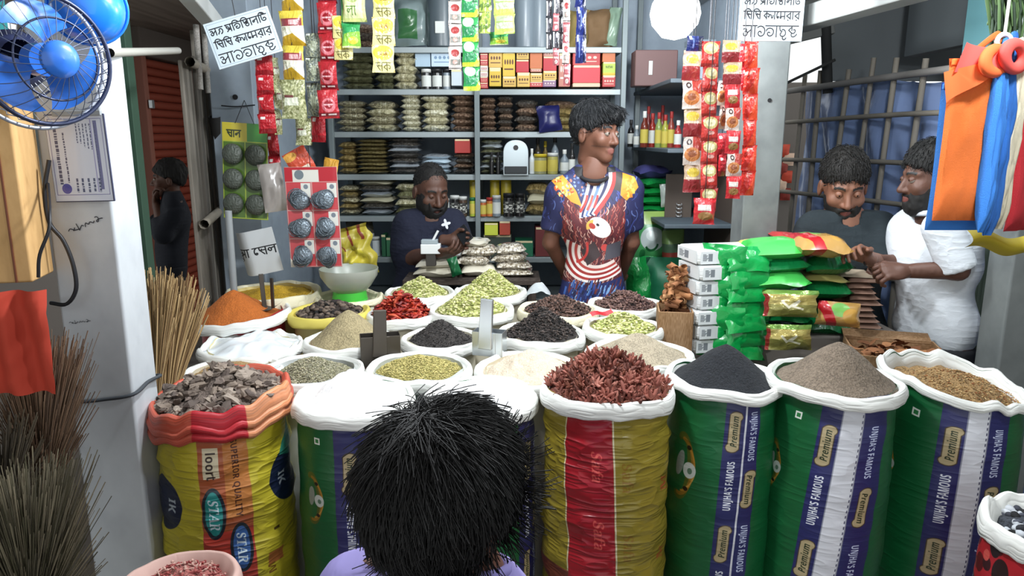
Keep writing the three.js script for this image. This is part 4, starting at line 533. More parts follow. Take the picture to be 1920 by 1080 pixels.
// ---------------------------------------------------------------- hanging sachets
const sachetTex = {};
function sachetMat(key, draw, rough = 0.32) { if (!sachetTex[key]) sachetTex[key] = PM('#ffffff', rough, { map: canvas(128, 160, draw), bumpMap: rep(wrinkleBump, 1, 1), bumpScale: 0.0035, clearcoat: 0.4 }); return sachetTex[key]; }
const fillR = (g, c, x, y, w, h) => { g.fillStyle = c; g.fillRect(x, y, w, h); };
const disc = (g, c, x, y, rx, ry = rx, rot = 0) => { g.fillStyle = c; g.beginPath(); g.ellipse(x, y, rx, ry, rot, 0, 7); g.fill(); };
const squig = (g, c, x, y, n, s, lw = 4) => { bengali(g, ['mo ro', 'lo a', 'so ko', 'to a ro'][n % 4], x, y, s, lw, c); };
const SM = {
  yellowLabel: sachetMat('yellowLabel', (g, w, h) => { fillR(g, '#d8c34a', 0, 0, w, h); fillR(g, '#8c3a40', 6, 34, w - 12, 34); fillR(g, '#d9a8a8', 54, 40, 50, 22); fillR(g, '#e9e6d2', 0, 68, w, 92); g.fillStyle = '#b8942a'; g.beginPath(); g.moveTo(0, 160); g.lineTo(0, 118); g.lineTo(70, 100); g.lineTo(128, 150); g.lineTo(128, 160); g.fill(); squig(g, '#6a6a3a', 10, 76, 0, 1.2, 2); }),
  oliveClear: sachetMat('oliveClear', (g, w, h) => { fillR(g, '#8f9468', 0, 0, w, h); const r = rng(8); for (let i = 0; i < 500; i++) disc(g, ['#a9ab80', '#75784f', '#c3c49c'][i % 3], r() * w, r() * h, 2 + r() * 4); fillR(g, '#d6d9c4', 20, 70, 76, 34); fillR(g, '#6d3a3a', 20, 62, 50, 10); }),
  greyClear: sachetMat('greyClear', (g, w, h) => { fillR(g, '#6d766c', 0, 0, w, h); const r = rng(9); for (let i = 0; i < 400; i++) disc(g, ['#8b948a', '#565e55', '#a4a88c'][i % 3], r() * w, r() * h, 2 + r() * 4); disc(g, '#9aa28c', 70, 90, 26, 34); fillR(g, '#d8dcd8', 4, 4, 34, 14); }),
  redLabel: sachetMat('redLabel', (g, w, h) => { fillR(g, '#a8232c', 0, 0, w, h); disc(g, '#c97078', 66, 84, 46, 40); disc(g, '#8e1a24', 66, 80, 30, 24); fillR(g, '#d8a0a4', 30, 76, 70, 9); fillR(g, '#6e1420', 0, 126, w, 22); fillR(g, '#d9c9c4', 16, 132, 26, 9); fillR(g, '#c2b8b4', 60, 132, 50, 9); }),
  redPlain: sachetMat('redPlain', (g, w, h) => { fillR(g, '#b01a26', 0, 0, w, h); fillR(g, '#8a121c', 0, 120, w, 40); fillR(g, '#e2dcd8', 20, 22, 36, 22); }),
  redOrange: sachetMat('redOrange', (g, w, h) => { fillR(g, '#c92a1e', 0, 0, w, h); g.fillStyle = '#d84a2a'; g.beginPath(); g.moveTo(128, 0); g.lineTo(128, 160); g.lineTo(40, 160); g.fill(); fillR(g, '#e0a090', 44, 18, 48, 8); squig(g, '#f0c8b8', 36, 30, 1, 1.6, 3); }),
  yellowTent: sachetMat('yellowTent', (g, w, h) => { fillR(g, '#dccf8e', 0, 0, w, h); disc(g, '#dcc844', 64, 46, 58, 44); g.fillStyle = '#8a6a1e'; g.beginPath(); g.moveTo(44, 62); g.lineTo(54, 34); g.lineTo(58, 62); g.fill(); g.beginPath(); g.moveTo(62, 62); g.lineTo(80, 30); g.lineTo(92, 62); g.fill(); fillR(g, '#b49a3a', 30, 66, 68, 3); squig(g, '#55552e', 18, 104, 2, 4.6, 5); }),
  paleGreen: sachetMat('paleGreen', (g, w, h) => { fillR(g, '#b9c27a', 0, 0, w, h); fillR(g, '#cfd6a0', 14, 14, 100, 128); squig(g, '#5b7a3c', 26, 84, 1, 4.2, 5); disc(g, '#9aa868', 62, 44, 32, 22); }),
  greenYellow: sachetMat('greenYellow', (g, w, h) => { fillR(g, '#2f8f4e', 0, 0, w, h); g.fillStyle = '#7fb03e'; g.beginPath(); g.moveTo(0, 160); g.lineTo(10, 80); g.lineTo(128, 60); g.lineTo(128, 160); g.fill(); disc(g, '#c9b63a', 76, 118, 36, 22); fillR(g, '#c3d090', 0, 150, w, 10); }),
  smallRed: sachetMat('smallRed', (g, w, h) => { fillR(g, '#d9cdc6', 0, 0, w, h); disc(g, '#a03a3a', 64, 44, 44, 26); fillR(g, '#8a8a84', 14, 88, 100, 40); disc(g, '#c9a49a', 60, 108, 26, 16); fillR(g, '#2f2a2a', 0, 148, w, 6); }),
  greenWhite: sachetMat('greenWhite', (g, w, h) => { fillR(g, '#2c8f4a', 0, 0, w, h); disc(g, '#b9c4bf', 52, 34, 44, 34); fillR(g, '#2f7f52', 14, 74, 84, 46); squig(g, '#12452a', 84, 60, 3, 1.6, 4); fillR(g, '#b4c23c', 0, 132, w, 28); g.fillStyle = '#b4c23c'; g.beginPath(); g.moveTo(128, 90); g.lineTo(128, 160); g.lineTo(70, 160); g.fill(); }),
  limePale: sachetMat('limePale', (g, w, h) => { fillR(g, '#b3cc62', 0, 0, w, h); g.fillStyle = '#a7ad92'; g.beginPath(); g.roundRect(10, 12, 108, 108, 20); g.fill(); fillR(g, '#8aa64e', 10, 60, 108, 8); disc(g, '#d6d8bc', 42, 84, 12); }),
  limeLeaf: sachetMat('limeLeaf', (g, w, h) => { fillR(g, '#a8b95a', 0, 0, w, h); const r = rng(12); for (let i = 0; i < 24; i++) disc(g, ['#5c7a3a', '#d6d6ae', '#7a9448'][i % 3], r() * w, r() * h, 10 + r() * 14, 6 + r() * 8, r() * 3); }),
  thinBlack: sachetMat('thinBlack', (g, w, h) => { fillR(g, '#2a2a30', 0, 0, w, h); fillR(g, '#c9c9cc', 8, 10, 34, 140); fillR(g, '#70707a', 56, 30, 20, 120); disc(g, '#e2e2e0', 92, 40, 20, 28); }),
  thinPink: sachetMat('thinPink', (g, w, h) => { fillR(g, '#a85a60', 0, 0, w, h); fillR(g, '#d2a4a4', 10, 20, 108, 20); fillR(g, '#cfb4ae', 10, 80, 108, 18); disc(g, '#e6dcd6', 64, 128, 34, 18); }),
  blueBlack: sachetMat('blueBlack', (g, w, h) => { fillR(g, '#1b2a6e', 0, 0, w, h); fillR(g, '#6e86c8', 40, 20, 12, 110); fillR(g, '#c4cbd2', 14, 0, 24, 40); fillR(g, '#10183c', 90, 0, 38, 160); }),
  noodle: sachetMat('noodle', (g, w, h) => { fillR(g, '#b5312c', 0, 0, w, h); disc(g, '#b9ad72', 66, 44, 54, 40); disc(g, '#d5cfa4', 66, 42, 36, 24); fillR(g, '#c23a34', 0, 86, w, 50); disc(g, '#dba49a', 74, 108, 26, 13); fillR(g, '#8a2420', 0, 140, w, 20); }),
  biscuit: sachetMat('biscuit', (g, w, h) => { fillR(g, '#c9bcb2', 0, 0, w, h); fillR(g, '#a83a30', 64, 0, 64, 80); disc(g, '#c07a46', 60, 100, 52, 40); disc(g, '#8f5030', 60, 96, 30, 20); disc(g, '#3a2a2a', 40, 30, 18); disc(g, '#d8c4b4', 40, 30, 9); }),
  redShop: sachetMat('redShop', (g, w, h) => { fillR(g, '#b8222a', 0, 0, w, h); fillR(g, '#d8d0c8', 20, 40, 80, 36); disc(g, '#8f6a3a', 66, 108, 44, 26); fillR(g, '#d42c34', 0, 0, w, 26); }),
  brownFoil: sachetMat('brownFoil', (g, w, h) => { fillR(g, '#c3a98e', 0, 0, w, h); fillR(g, '#8f2c30', 0, 84, w, 76); disc(g, '#c9b23e', 60, 44, 44, 26); fillR(g, '#e0cdb8', 10, 70, 100, 12); }),
};
function strip(px, y0, y1, w, n, D, mats, label, o = {}) {
  const top = at(px, y0, D), bot = at(px + (o.dx ?? 0), y1, D + (o.dD ?? 0)), m = mpp((y0 + y1) / 2, D), H = top.y - bot.y, each = H / n, t = thing('sachet_strip', label, 'sachet strip', top, o.ry ?? 0), r = rng(px * 7 + y0);
  const gs = [0, 1, 2].map((k) => pillow(w * m, each * 1.02, each * (o.fat ?? 0.3), { crimp: 0.09, seed: px + k, nx: 8, ny: 10, wr: 0.2 }));
  for (let i = 0; i < n; i++) { const k = (i + 0.5) / n; part(t, 'sachet', gs[i % 3], mats[i % mats.length], [(bot.x - top.x) * k + (r() - 0.5) * 0.006, -H * k, (bot.z - top.z) * k + (r() - 0.5) * 0.012], [(r() - 0.5) * 0.24, (r() - 0.5) * 0.5, (r() - 0.5) * 0.07]); }
  part(t, 'hanging_string', bar([0, 0, 0], [0, Math.max(0.02, (o.hang ?? 2.46) - top.y), 0], 0.0015, 5), mBlackWire);
  return t;
}
{ const o = thing('hanging_rail', 'bamboo rail across the shop front that carries the sachet strips, above the picture', 'rail', [0, 0, 0]); part(o, 'pole', bar([-1.5, 2.46, -2.82], [1.15, 2.46, -2.82], 0.018, 12), M('#8c7a58', 0.8)); part(o, 'tie', bar([-1.2, 2.46, -2.82], [-1.2, 2.66, -2.62], 0.006), mBlackWire); part(o, 'tie', bar([1.0, 2.46, -2.82], [1.0, 2.66, -2.62], 0.006), mBlackWire); }
strip(494, 104, 250, 32, 4, 2.84, [SM.redPlain], 'strip of plain shiny red sachets under the tilted notice', { dx: 8, fat: 0.4 });
strip(512, 250, 335, 24, 2, 3.1, [SM.redPlain], 'short red strip of two sachets below the plain red strip', { dx: 2 });
strip(515, 108, 252, 20, 3, 2.9, [SM.oliveClear], 'narrow olive strip hanging edge-on beside the red sachets', { ry: 1.1, dx: 8 });
strip(548, -45, 150, 44, 3, 2.8, [SM.yellowLabel], 'strip of yellow and white sachets with dark red labels', { dx: 4 });
strip(551, 150, 222, 46, 1, 2.8, [SM.oliveClear], 'single fat clear sachet of green seed below the yellow strip', { hang: 2.46 });
strip(586, 62, 152, 30, 2, 2.86, [SM.greyClear], 'strip of two grey-green clear sachets between the yellow and red strips', { dx: 4 });
strip(590, 156, 218, 32, 1, 2.9, [SM.greyClear], 'dark clear sachet hanging by itself left of the long red strip', { dx: 2, hang: 2.46 });
strip(568, 222, 272, 30, 1, 2.95, [SM.oliveClear], 'small clear sachet of seeds above the orange card top', { hang: 2.46 });
strip(612, -50, 222, 38, 5, 2.8, [SM.redLabel], 'long strip of red sachets with pink oval labels', { dx: 6 });
strip(598, 214, 266, 30, 1, 2.92, [SM.redPlain], 'lone red sachet with two white labels under the long red strip', { hang: 2.46 });
strip(641, 30, 112, 36, 2, 2.78, [SM.yellowTent], 'small yellow strip tucked behind the green sachet', { dx: 4 });
strip(662, -20, 40, 46, 1, 2.72, [SM.paleGreen], 'pale yellow-green sachet with dark lettering at the top left', { hang: 2.46 });
strip(654, -10, 90, 34, 2, 2.75, [SM.greenYellow], 'strip of green and yellow sachets behind the pale one', { dx: 6 });
strip(718, -72, 136, 42, 4, 2.74, [SM.yellowTent], 'strip of yellow sachets with tent shapes in front of the rack', { dx: 2, fat: 0.22 });
strip(855, -40, 130, 24, 4, 2.8, [SM.smallRed], 'narrow white and red sachet strip left of the green strip', { dx: -3, fat: 0.3 });
strip(880, -16, 170, 32, 4, 2.78, [SM.greenWhite], 'strip of green sachets with white tops in the middle of the shop', { dx: 4, fat: 0.3 });
strip(909, -60, 62, 24, 3, 2.82, [SM.limeLeaf], 'narrow lime strip with leaf marks beside the green strip', { fat: 0.3 });
strip(945, -50, 64, 40, 3, 2.8, [SM.limePale], 'broad lime green strip with pale windows', { fat: 0.3 });
strip(936, 60, 84, 36, 1, 2.9, [SM.greenYellow], 'dark green sachet just under the broad lime strip', { hang: 2.46 });
strip(1030, -30, 92, 12, 4, 2.7, [SM.thinBlack], 'thin black and silver strip leftmost of the four narrow strips');
strip(1042, -40, 122, 12, 5, 2.68, [SM.thinPink, SM.thinBlack], 'thin strip of pink and black sachets, second of the narrow strips');
strip(1052, -30, 92, 10, 4, 2.72, [SM.thinBlack], 'short thin dark strip between the two pink narrow strips');
strip(1062, -40, 160, 13, 5, 2.7, [SM.thinPink, SM.smallRed], 'thin pink strip hanging lowest of the four narrow strips');
strip(1090, -40, 118, 20, 3, 2.66, [SM.blueBlack], 'dark blue and silver strip of twisted sachets', { fat: 0.35 });
// the cluster beside the right pillar
strip(1304, 68, 96, 34, 1, 2.62, [SM.blueBlack], 'small blue and white sachet at the top of the right cluster', { hang: 2.46 });
strip(1298, 96, 360, 36, 5, 2.66, [SM.brownFoil, SM.biscuit], 'leftmost strip of the right cluster, white and brown biscuit sachets', { dx: 0, fat: 0.35 });
strip(1318, 300, 345, 30, 1, 2.7, [SM.redShop], 'red sachet hooked low between the two left strips', { hang: 2.46 });
strip(1332, 78, 396, 32, 7, 2.6, [SM.noodle], 'long red strip with round pale bowls, second of the right cluster', { dx: -4, fat: 0.3 });
strip(1322, 372, 420, 40, 1, 2.58, [SM.redShop], 'crumpled red and silver sachet lowest in the right cluster', { hang: 2.46, fat: 0.5 });
strip(1355, 152, 242, 20, 2, 2.68, [SM.biscuit], 'narrow tan strip of two sachets in the middle of the right cluster');
strip(1354, 250, 330, 16, 2, 2.72, [SM.redPlain], 'short red strip in the shade behind the middle strips');
strip(1372, 76, 158, 34, 2, 2.56, [SM.brownFoil], 'gold and red strip of two sachets under the top hook');
strip(1374, 158, 372, 28, 5, 2.58, [SM.redShop, SM.biscuit], 'strip of red and white sachets left of the plain orange-red strip', { dx: 2 });
strip(1396, 82, 170, 18, 2, 2.66, [SM.redPlain], 'narrow dark red strip between the gold strip and the outer strip');
strip(1409, 78, 366, 27, 6, 2.62, [SM.redOrange], 'plain orange-red strip nearest the right pillar', { dx: -6, fat: 0.35 });
// scrubber cards
{
  const D = 3.0, m = mpp(400, D), o = thing('scrubber_card', 'red hanging card with two columns of round grey metal scrubbers', 'scrubber card', at(588, 408, D)); o.rotation.z = 0.01;
  const map = canvas(400, 760, (g, w, h) => { fillR(g, '#b02430', 0, 0, w, h); for (let j = 0; j < 3; j++) for (let i = 0; i < 2; i++) { const x = i * 200, y = 110 + j * 216; fillR(g, '#c0444a', x + 8, y + 6, 184, 204); fillR(g, '#d9d8cf', x + 118, y + 8, 74, 110); disc(g, '#77808a', x + 156, y + 36, 18); g.strokeStyle = '#c9a09a'; g.lineWidth = 5; g.strokeRect(x + 4, y, 194, 214); } fillR(g, '#d6d4ca', 60, 20, 200, 90); disc(g, '#6f7a80', 110, 56, 36); g.fillStyle = '#e0ddd0'; g.beginPath(); g.moveTo(0, 760); g.lineTo(0, 690); g.lineTo(60, 760); g.fill(); });
  part(o, 'card', box(98 * m, 188 * m, 0.004, 0.001), M('#b8a89a', 0.7)); part(o, 'printed_front', new THREE.PlaneGeometry(97 * m, 187 * m), PM('#ffffff', 0.4, { map, clearcoat: 0.5 }), [0, 0, 0.0025]);
  const sm = M('#78838c', 0.35, { metalness: 0.55, bumpMap: rep(wrinkleBump, 4, 2), bumpScale: 0.004 }), coils = []; const r = rng(3);
  for (let i = 0; i < 26; i++) { const a = r() * 6.28, q = r() * 0.022, e = new THREE.Euler(r(), r() * 2, r() * 3), g = new THREE.TorusGeometry(0.016 + r() * 0.018, 0.0028, 4, 14); coils.push(placed(g, [Math.cos(a) * q, Math.sin(a) * q, r() * 0.012], [e.x * 0.6, e.y * 0.3, e.z], [1, 1, 0.8])); }
  const sg = merged([placed(new THREE.SphereGeometry(1, 18, 10), [0, 0, 0], [0, 0, 0], [0.041, 0.041, 0.019]), ...coils]);
  for (let j = 0; j < 3; j++) for (let i = 0; i < 2; i++) part(o, 'scrubber', sg, sm, [(i ? 24 : -22) * m, (34 - j * 53) * m, 0.02], [0, 0, i + j]);
  part(o, 'hook_wire', bar([0, 94 * m, 0], [0, 2.44 - o.position.y, 0.1], 0.0015), mBlackWire);
  const p1 = solo('folded_packet', pillow(46 * m, 50 * m, 0.02, { seed: 5 }), sachetMat('orangeRed', (g, w, h) => { fillR(g, '#c0482e', 0, 0, w, h); disc(g, '#d8a04a', 30, 30, 40, 26); fillR(g, '#e0d4c0', 40, 110, 60, 30); }), 'crumpled orange and red packet above the red scrubber card', 'packet', at(562, 304, 3.04), [0, 0.2, 0.5]);
  solo('folded_packet', pillow(30 * m, 62 * m, 0.018, { seed: 6 }), sachetMat('amber', (g, w, h) => { fillR(g, '#cf9a3a', 0, 0, w, h); fillR(g, '#e6c878', 0, 100, w, 30); }), 'amber packet poking up behind the right side of the red card', 'packet', at(618, 328, 3.06), [0, -0.2, -0.2]);
}
{
  const D = 3.1, m = mpp(320, D), o = thing('scrubber_card', 'yellow and green hanging card with dark round scrubbers in green net', 'scrubber card', at(460, 322, D)); o.rotation.z = -0.06;
  const map = canvas(256, 512, (g, w, h) => { fillR(g, '#4f6e26', 0, 0, w, h); fillR(g, '#bcae34', 0, 0, 140, 96); fillR(g, '#3f8a34', 140, 0, 116, 96); bengali(g, 'so a no', 26, 40, 3.4, 7, '#26331a'); for (let j = 0; j < 3; j++) for (let i = 0; i < 2; i++) disc(g, '#3c5a26', 64 + i * 128, 170 + j * 132, 56); g.strokeStyle = '#a4b23a'; g.lineWidth = 5; g.strokeRect(3, 98, 125, 410); g.strokeRect(128, 98, 125, 410); });
  part(o, 'card', new THREE.PlaneGeometry(84 * m, 178 * m), PM('#ffffff', 0.4, { map, clearcoat: 0.4 }), [0, 0, 0]); part(o, 'backing', box(84 * m, 178 * m, 0.003, 0.001), M('#8a8a50', 0.7), [0, 0, -0.003]);
  const sg = placed(new THREE.SphereGeometry(1, 18, 10), [0, 0, 0], [0, 0, 0], [0.044, 0.044, 0.024]), sm = M('#4c524a', 0.5, { bumpMap: rep(wrinkleBump, 4, 2), bumpScale: 0.004 });
  for (let j = 0; j < 3; j++) for (let i = 0; i < 2; i++) part(o, 'scrubber', sg, sm, [(i ? 21 : -21) * m, (32 - j * 46) * m, 0.016]);
  part(o, 'hook_wire', bar([-0.04, 88 * m, 0], [0, 130 * m, 0], 0.0015), mBlackWire); part(o, 'hook_wire', bar([0.04, 88 * m, 0], [0, 130 * m, 0], 0.0015), mBlackWire);
  solo('clear_bag', pillow(42 * m, 90 * m, 0.05, { seed: 9, wr: 0.3 }), PM('#b9b2ac', 0.25, { transmission: 0.35, clearcoat: 0.6 }), 'crumpled clear plastic bag hanging beside the green scrubber card', 'plastic bag', at(512, 352, 3.08), [0, 0.3, 0.1]);
}

// ---------------------------------------------------------------- on the rack: packets, cartons, bottles, jars
const grainTex = (base, cols, seed, n = 900, s = 3) => canvas(128, 128, (g, w, h) => { fillR(g, base, 0, 0, w, h); const r = rng(seed); for (let i = 0; i < n; i++) disc(g, cols[i % cols.length], r() * w, r() * h, s * (0.5 + r()), s * (0.4 + r() * 0.7), r() * 3); });
const filmMat = (map, col = '#ffffff', rough = 0.3) => PM(col, rough, { map, clearcoat: 0.7, clearcoatRoughness: 0.2, bumpMap: rep(wrinkleBump, 2, 1), bumpScale: 0.003 });
const tBeige = grainTex('#b3ad8c', ['#c9c4a4', '#8d8868', '#dcd8c0'], 1), tPale = grainTex('#c6c3a8', ['#dcdac4', '#a4a083', '#eceada'], 2), tBrown = grainTex('#6d5646', ['#86705e', '#523e32', '#9c8672'], 3), tOlive = grainTex('#7d7148', ['#92865a', '#665a38', '#a59a70'], 4), tDark = grainTex('#43403c', ['#58544e', '#302d2a', '#77736c'], 5), tMixed = grainTex('#9a9478', ['#b7b292', '#6f6a52', '#d0ccb4', '#584e3e'], 6);
const PK = { beige: filmMat(tBeige), pale: filmMat(tPale), brown: filmMat(tBrown), olive: filmMat(tOlive), dark: filmMat(tDark), mixed: filmMat(tMixed), silver: PM('#c5ced6', 0.22, { metalness: 0.4, clearcoat: 0.5, bumpMap: rep(wrinkleBump, 2, 1), bumpScale: 0.003 }), whiteBlue: PM('#b9cbd6', 0.3, { clearcoat: 0.5 }), greyGreen: filmMat(tBeige, '#8f9484'), tan: filmMat(tBeige, '#c3b08c'), navy: PM('#1a1c50', 0.4, { clearcoat: 0.3 }), paper: M('#b9b49a', 0.8) };
const packGeo = [0, 1, 2].map((k) => { const g = pillow(1, 1, 1, { nx: 10, ny: 10, p: 4, crimp: 0.05, wr: 0.09, seed: 30 + k, edge: 0.03 }); g.rotateX(-Math.PI / 2); return g; });
function pile(x0, x1, yTop, shelf, n, mats, what, where, o = {}) { // a stack of packets on rack shelf number `shelf`
  const D = o.D ?? RACK_D + 0.02, y = o.y ?? shelfY[shelf], pyB = o.pyB ?? SHELF_PY[shelf], m = mpp((yTop + pyB) / 2, D), W = (x1 - x0) * m, H = (pyB - yTop) * m, each = H / n, c = at((x0 + x1) / 2, pyB, D), dep = o.depth ?? 0.22, r = rng(x0 * 3 + yTop);
  for (let i = 0; i < n; i++) { const b = solo('food_packet', packGeo[i % 3], mats[i % mats.length], `${what}, ${ordinal(i, n)}, ${where}`, 'packet', [c.x + (r() - 0.5) * W * 0.05, y + each * (i + 0.5), c.z - dep / 2], [0, (r() - 0.5) * 0.1, 0], what + ' ' + where); b.scale.set(W * (0.93 + r() * 0.1), each * 1.12, dep); }
}
// second shelf from the top edge, left bay
pile(640, 702, 92, 1, 6, [PK.greyGreen], 'flat olive packet', 'at the left end of the upper shelf');
pile(703, 738, 98, 1, 5, [PK.greyGreen], 'pale beige packet', 'behind the yellow tent sachets', { depth: 0.2 });
pile(738, 782, 92, 1, 5, [PK.beige], 'plump beige packet', 'left of the blue-white box on the upper shelf');
pile(632, 684, 190, 2, 5, [PK.mixed], 'speckled bean packet', 'at the left end of the third shelf');
pile(686, 742, 190, 2, 4, [PK.beige, PK.mixed], 'greenish beige packet', 'second from the left on the third shelf');
pile(752, 788, 174, 2, 7, [PK.pale], 'small plump cream packet', 'tallest on the left of the third shelf');
pile(791, 843, 178, 2, 5, [PK.pale, PK.beige], 'plump cream packet', 'right of the tall small cream stack');
pile(846, 889, 176, 2, 6, [PK.brown], 'shiny brown packet', 'just left of the middle upright');
pile(901, 930, 184, 2, 6, [PK.brown], 'dark brown packet', 'just right of the middle upright');
pile(932, 962, 180, 2, 6, [PK.brown, PK.dark], 'narrow dark brown packet', 'second right of the middle upright');
pile(966, 1010, 188, 2, 4, [PK.brown, PK.dark], 'dull brown packet', 'left of the navy bag');
pile(1018, 1082, 190, 2, 4, [PK.tan, PK.olive, PK.tan, PK.brown], 'brown and yellow packet', 'behind the navy bag', { D: 4.08 });
solo('food_packet', pillow(0.13, 0.14, 0.07, { seed: 41, wr: 0.2 }), PK.navy, 'navy blue bag with white print leaning on the third shelf', 'packet', at(1030, 222, 3.99), [-0.2, 0.2, 0.15]);
// fourth shelf
pile(635, 668, 268, 3, 5, [PK.tan], 'dull tan packet', 'at the left end of the fourth shelf');
pile(669, 726, 262, 3, 9, [PK.olive], 'flat olive-brown packet', 'tallest on the left of the fourth shelf');
pile(729, 788, 258, 3, 7, [PK.dark, PK.silver, PK.dark], 'dark shiny packet', 'right of the olive-brown stack');
pile(792, 846, 290, 3, 4, [PK.whiteBlue, PK.silver], 'white and blue packet', 'above the seated man');
pile(850, 888, 288, 3, 4, [PK.dark, PK.brown], 'dark foil packet', 'beneath the red box on the fourth shelf');
pile(902, 944, 262, 3, 7, [PK.greyGreen, PK.silver], 'thin grey packet', 'just right of the upright on the fourth shelf');
// fifth shelf
pile(637, 672, 350, 4, 5, [PK.mixed, PK.tan], 'mixed pale packet', 'at the left end of the fifth shelf');
pile(676, 738, 338, 4, 6, [PK.silver, PK.dark, PK.paper], 'black and white packet', 'second from the left on the fifth shelf');
pile(741, 784, 345, 4, 4, [PK.greyGreen, PK.beige], 'grey-green packet', 'beside the seated man’s head'.replace('’', "'"));
pile(988, 1032, 346, 4, 3, [PK.tan, PK.paper], 'tan paper packet', 'near the boy’s sleeve on the fifth shelf'.replace('’', "'"));
// cartons
const cartonTex = {};
function cartonMat(col, kind = 0, ink = '#5a3218') { const k = col + kind; if (!cartonTex[k]) cartonTex[k] = kind ? M('#ffffff', 0.55, { map: canvas(128, 128, (g, w, h) => { fillR(g, col, 0, 0, w, h); fillR(g, 'rgba(255,255,255,0.55)', 10, 12, 108, 12); for (let i = 0; i < 4; i++) disc(g, ink, 26 + i * 26, 62, 9, 12); fillR(g, ink, 16, 92, 96, 7); }) }) : M(col, 0.55); return cartonTex[k]; }
function carton(x0, x1, y0, y1, shelf, mat, label, o = {}) { const D = o.D ?? RACK_D + 0.01, m = mpp((y0 + y1) / 2, D), w = (x1 - x0) * m, h = (y1 - y0) * m, d = o.depth ?? 0.16, c = at((x0 + x1) / 2, y1, D), yb = shelfY[shelf] + (SHELF_PY[shelf] - y1) * m; const b = thing('small_carton', label, 'box', [c.x, yb, c.z - d / 2], o.ry ?? 0, o.group); part(b, 'carton_body', box(w * 0.97, h * 0.985, d, 0.003), mat, [0, h / 2, 0]); part(b, 'lid_flap', box(w * 0.9, Math.min(0.012, h * 0.12), 0.002, 0.0005), M('#d9c9a0', 0.6), [0, h * 0.94, d / 2 + 0.0006]); return b; }
const cy = cartonMat('#c9a83a', 1), cy2 = cartonMat('#c4a050', 1), cor = cartonMat('#b5653a'), crd = cartonMat('#b02a34'), crd2 = cartonMat('#a83434', 1, '#e0b0a0'), cwh = cartonMat('#c9c2ba', 1, '#a8303a'), cpk = cartonMat('#a86a5c', 1, '#d8c0b4');
for (let i = 0; i < 7; i++) carton(900, 915, 93 + i * 10.4, 93 + (i + 1) * 10.4, 1, i === 3 || i === 4 ? cwh : crd2, `flat ${i === 3 || i === 4 ? 'white' : 'red'} box, ${ordinal(6 - i, 7)} in the narrow stack right of the green strip`);
[[916, 942, 94, 128, cy2, 'pale yellow carton with white bands, top left of the carton rows'], [917, 940, 128, 162, cy, 'bright yellow carton, bottom left of the carton rows'], [942, 966, 93, 144, cy, 'tall golden carton second from the left in the carton rows'], [942, 968, 144, 163, cy2, 'low golden carton under the tall golden one'], [968, 992, 96, 113, cy2, 'tan-yellow carton above the crimson one'], [967, 992, 114, 137, crd, 'crimson carton in the middle of the carton rows'], [969, 994, 137, 163, cy2, 'golden carton under the crimson one'], [993, 1017, 95, 130, cor, 'orange-brown carton right of the crimson one'], [994, 1017, 138, 154, cy2, 'small tan carton with a dark gap above it'], [993, 1018, 154, 163, crd2, 'thin red carton at the bottom under the small tan one'], [994, 1016, 130, 136, cpk, 'thin pinkish box under the orange-brown carton'], [1018, 1042, 98, 108, cpk, 'flat pink-tan box high behind the narrow strips'], [1018, 1044, 108, 134, crd, 'deep red carton behind the pink narrow strip'], [1018, 1044, 134, 150, cy2, 'golden carton under the deep red one'], [1017, 1043, 150, 163, cartonMat('#7a5a78', 1, '#d8c0b4'), 'mauve-printed carton at the bottom behind the narrow strips'], [1047, 1069, 100, 163, cpk, 'tall pink-brown carton left of the big red boxes'], [1073, 1126, 96, 124, crd2, 'upper wide red box at the right of the upper shelf'], [1073, 1126, 124, 156, cartonMat('#b8303a'), 'lower wide red box with a pale base strip'], [1073, 1126, 156, 163, cartonMat('#c4a890'), 'thin pale box under the wide red boxes'], [1129, 1154, 100, 118, cor, 'brownish carton topmost at the right end'], [1129, 1154, 142, 163, crd2, 'red carton at the bottom right end of the upper shelf']].forEach((a) => carton(a[0], a[1], a[2], a[3], 1, a[4], a[5]));
{ const b = carton(1130, 1154, 118, 142, 1, M('#ffffff', 0.6, { map: canvas(128, 128, (g, w, h) => { fillR(g, '#a8bf52', 0, 0, w, h); g.font = 'bold 34px sans-serif'; g.fillStyle = '#1c2a16'; g.fillText('NEW', 24, 58); fillR(g, '#c9a83a', 0, 104, w, 24); }) }), 'yellow-green carton marked NEW at the right end of the upper shelf'); }
carton(778, 808, 93, 126, 1, cartonMat('#9fb6c6'), 'pale blue-grey box on the left upper shelf', { D: 4.03 }); carton(808, 850, 94, 126, 1, cartonMat('#b3c6d6', 1, '#6c86a0'), 'white and blue printed box hanging over the dark jars', { D: 4.02 });
carton(846, 866, 132, 161, 1, cartonMat('#b4bfc6'), 'pale grey plastic box left of the green strip');
carton(852, 882, 262, 288, 3, cartonMat('#9c2a24'), 'red box on top of the dark foil packets', { depth: 0.14 });
carton(945, 986, 252, 260, 3, cartonMat('#c6cbc8'), 'flat white box above the white dispenser', { depth: 0.12 });
carton(908, 934, 417, 440, 5, cartonMat('#b7bf3a'), 'yellow-green box on the lowest visible shelf', { D: 3.98 }); carton(936, 957, 414, 440, 5, cartonMat('#a23c2a'), 'orange-red box beside the yellow-green box', { D: 3.99 });
carton(905, 960, 440, 482, 5, cartonMat('#2f3a30'), 'dark green crate that carries the yellow-green and red boxes'); carton(965, 1000, 452, 482, 5, cartonMat('#1d6a4a'), 'green packet box left of the boy'); carton(1003, 1035, 425, 482, 5, cartonMat('#6a2a2a'), 'dark maroon box beside the boy’s arm'.replace('’', "'"));
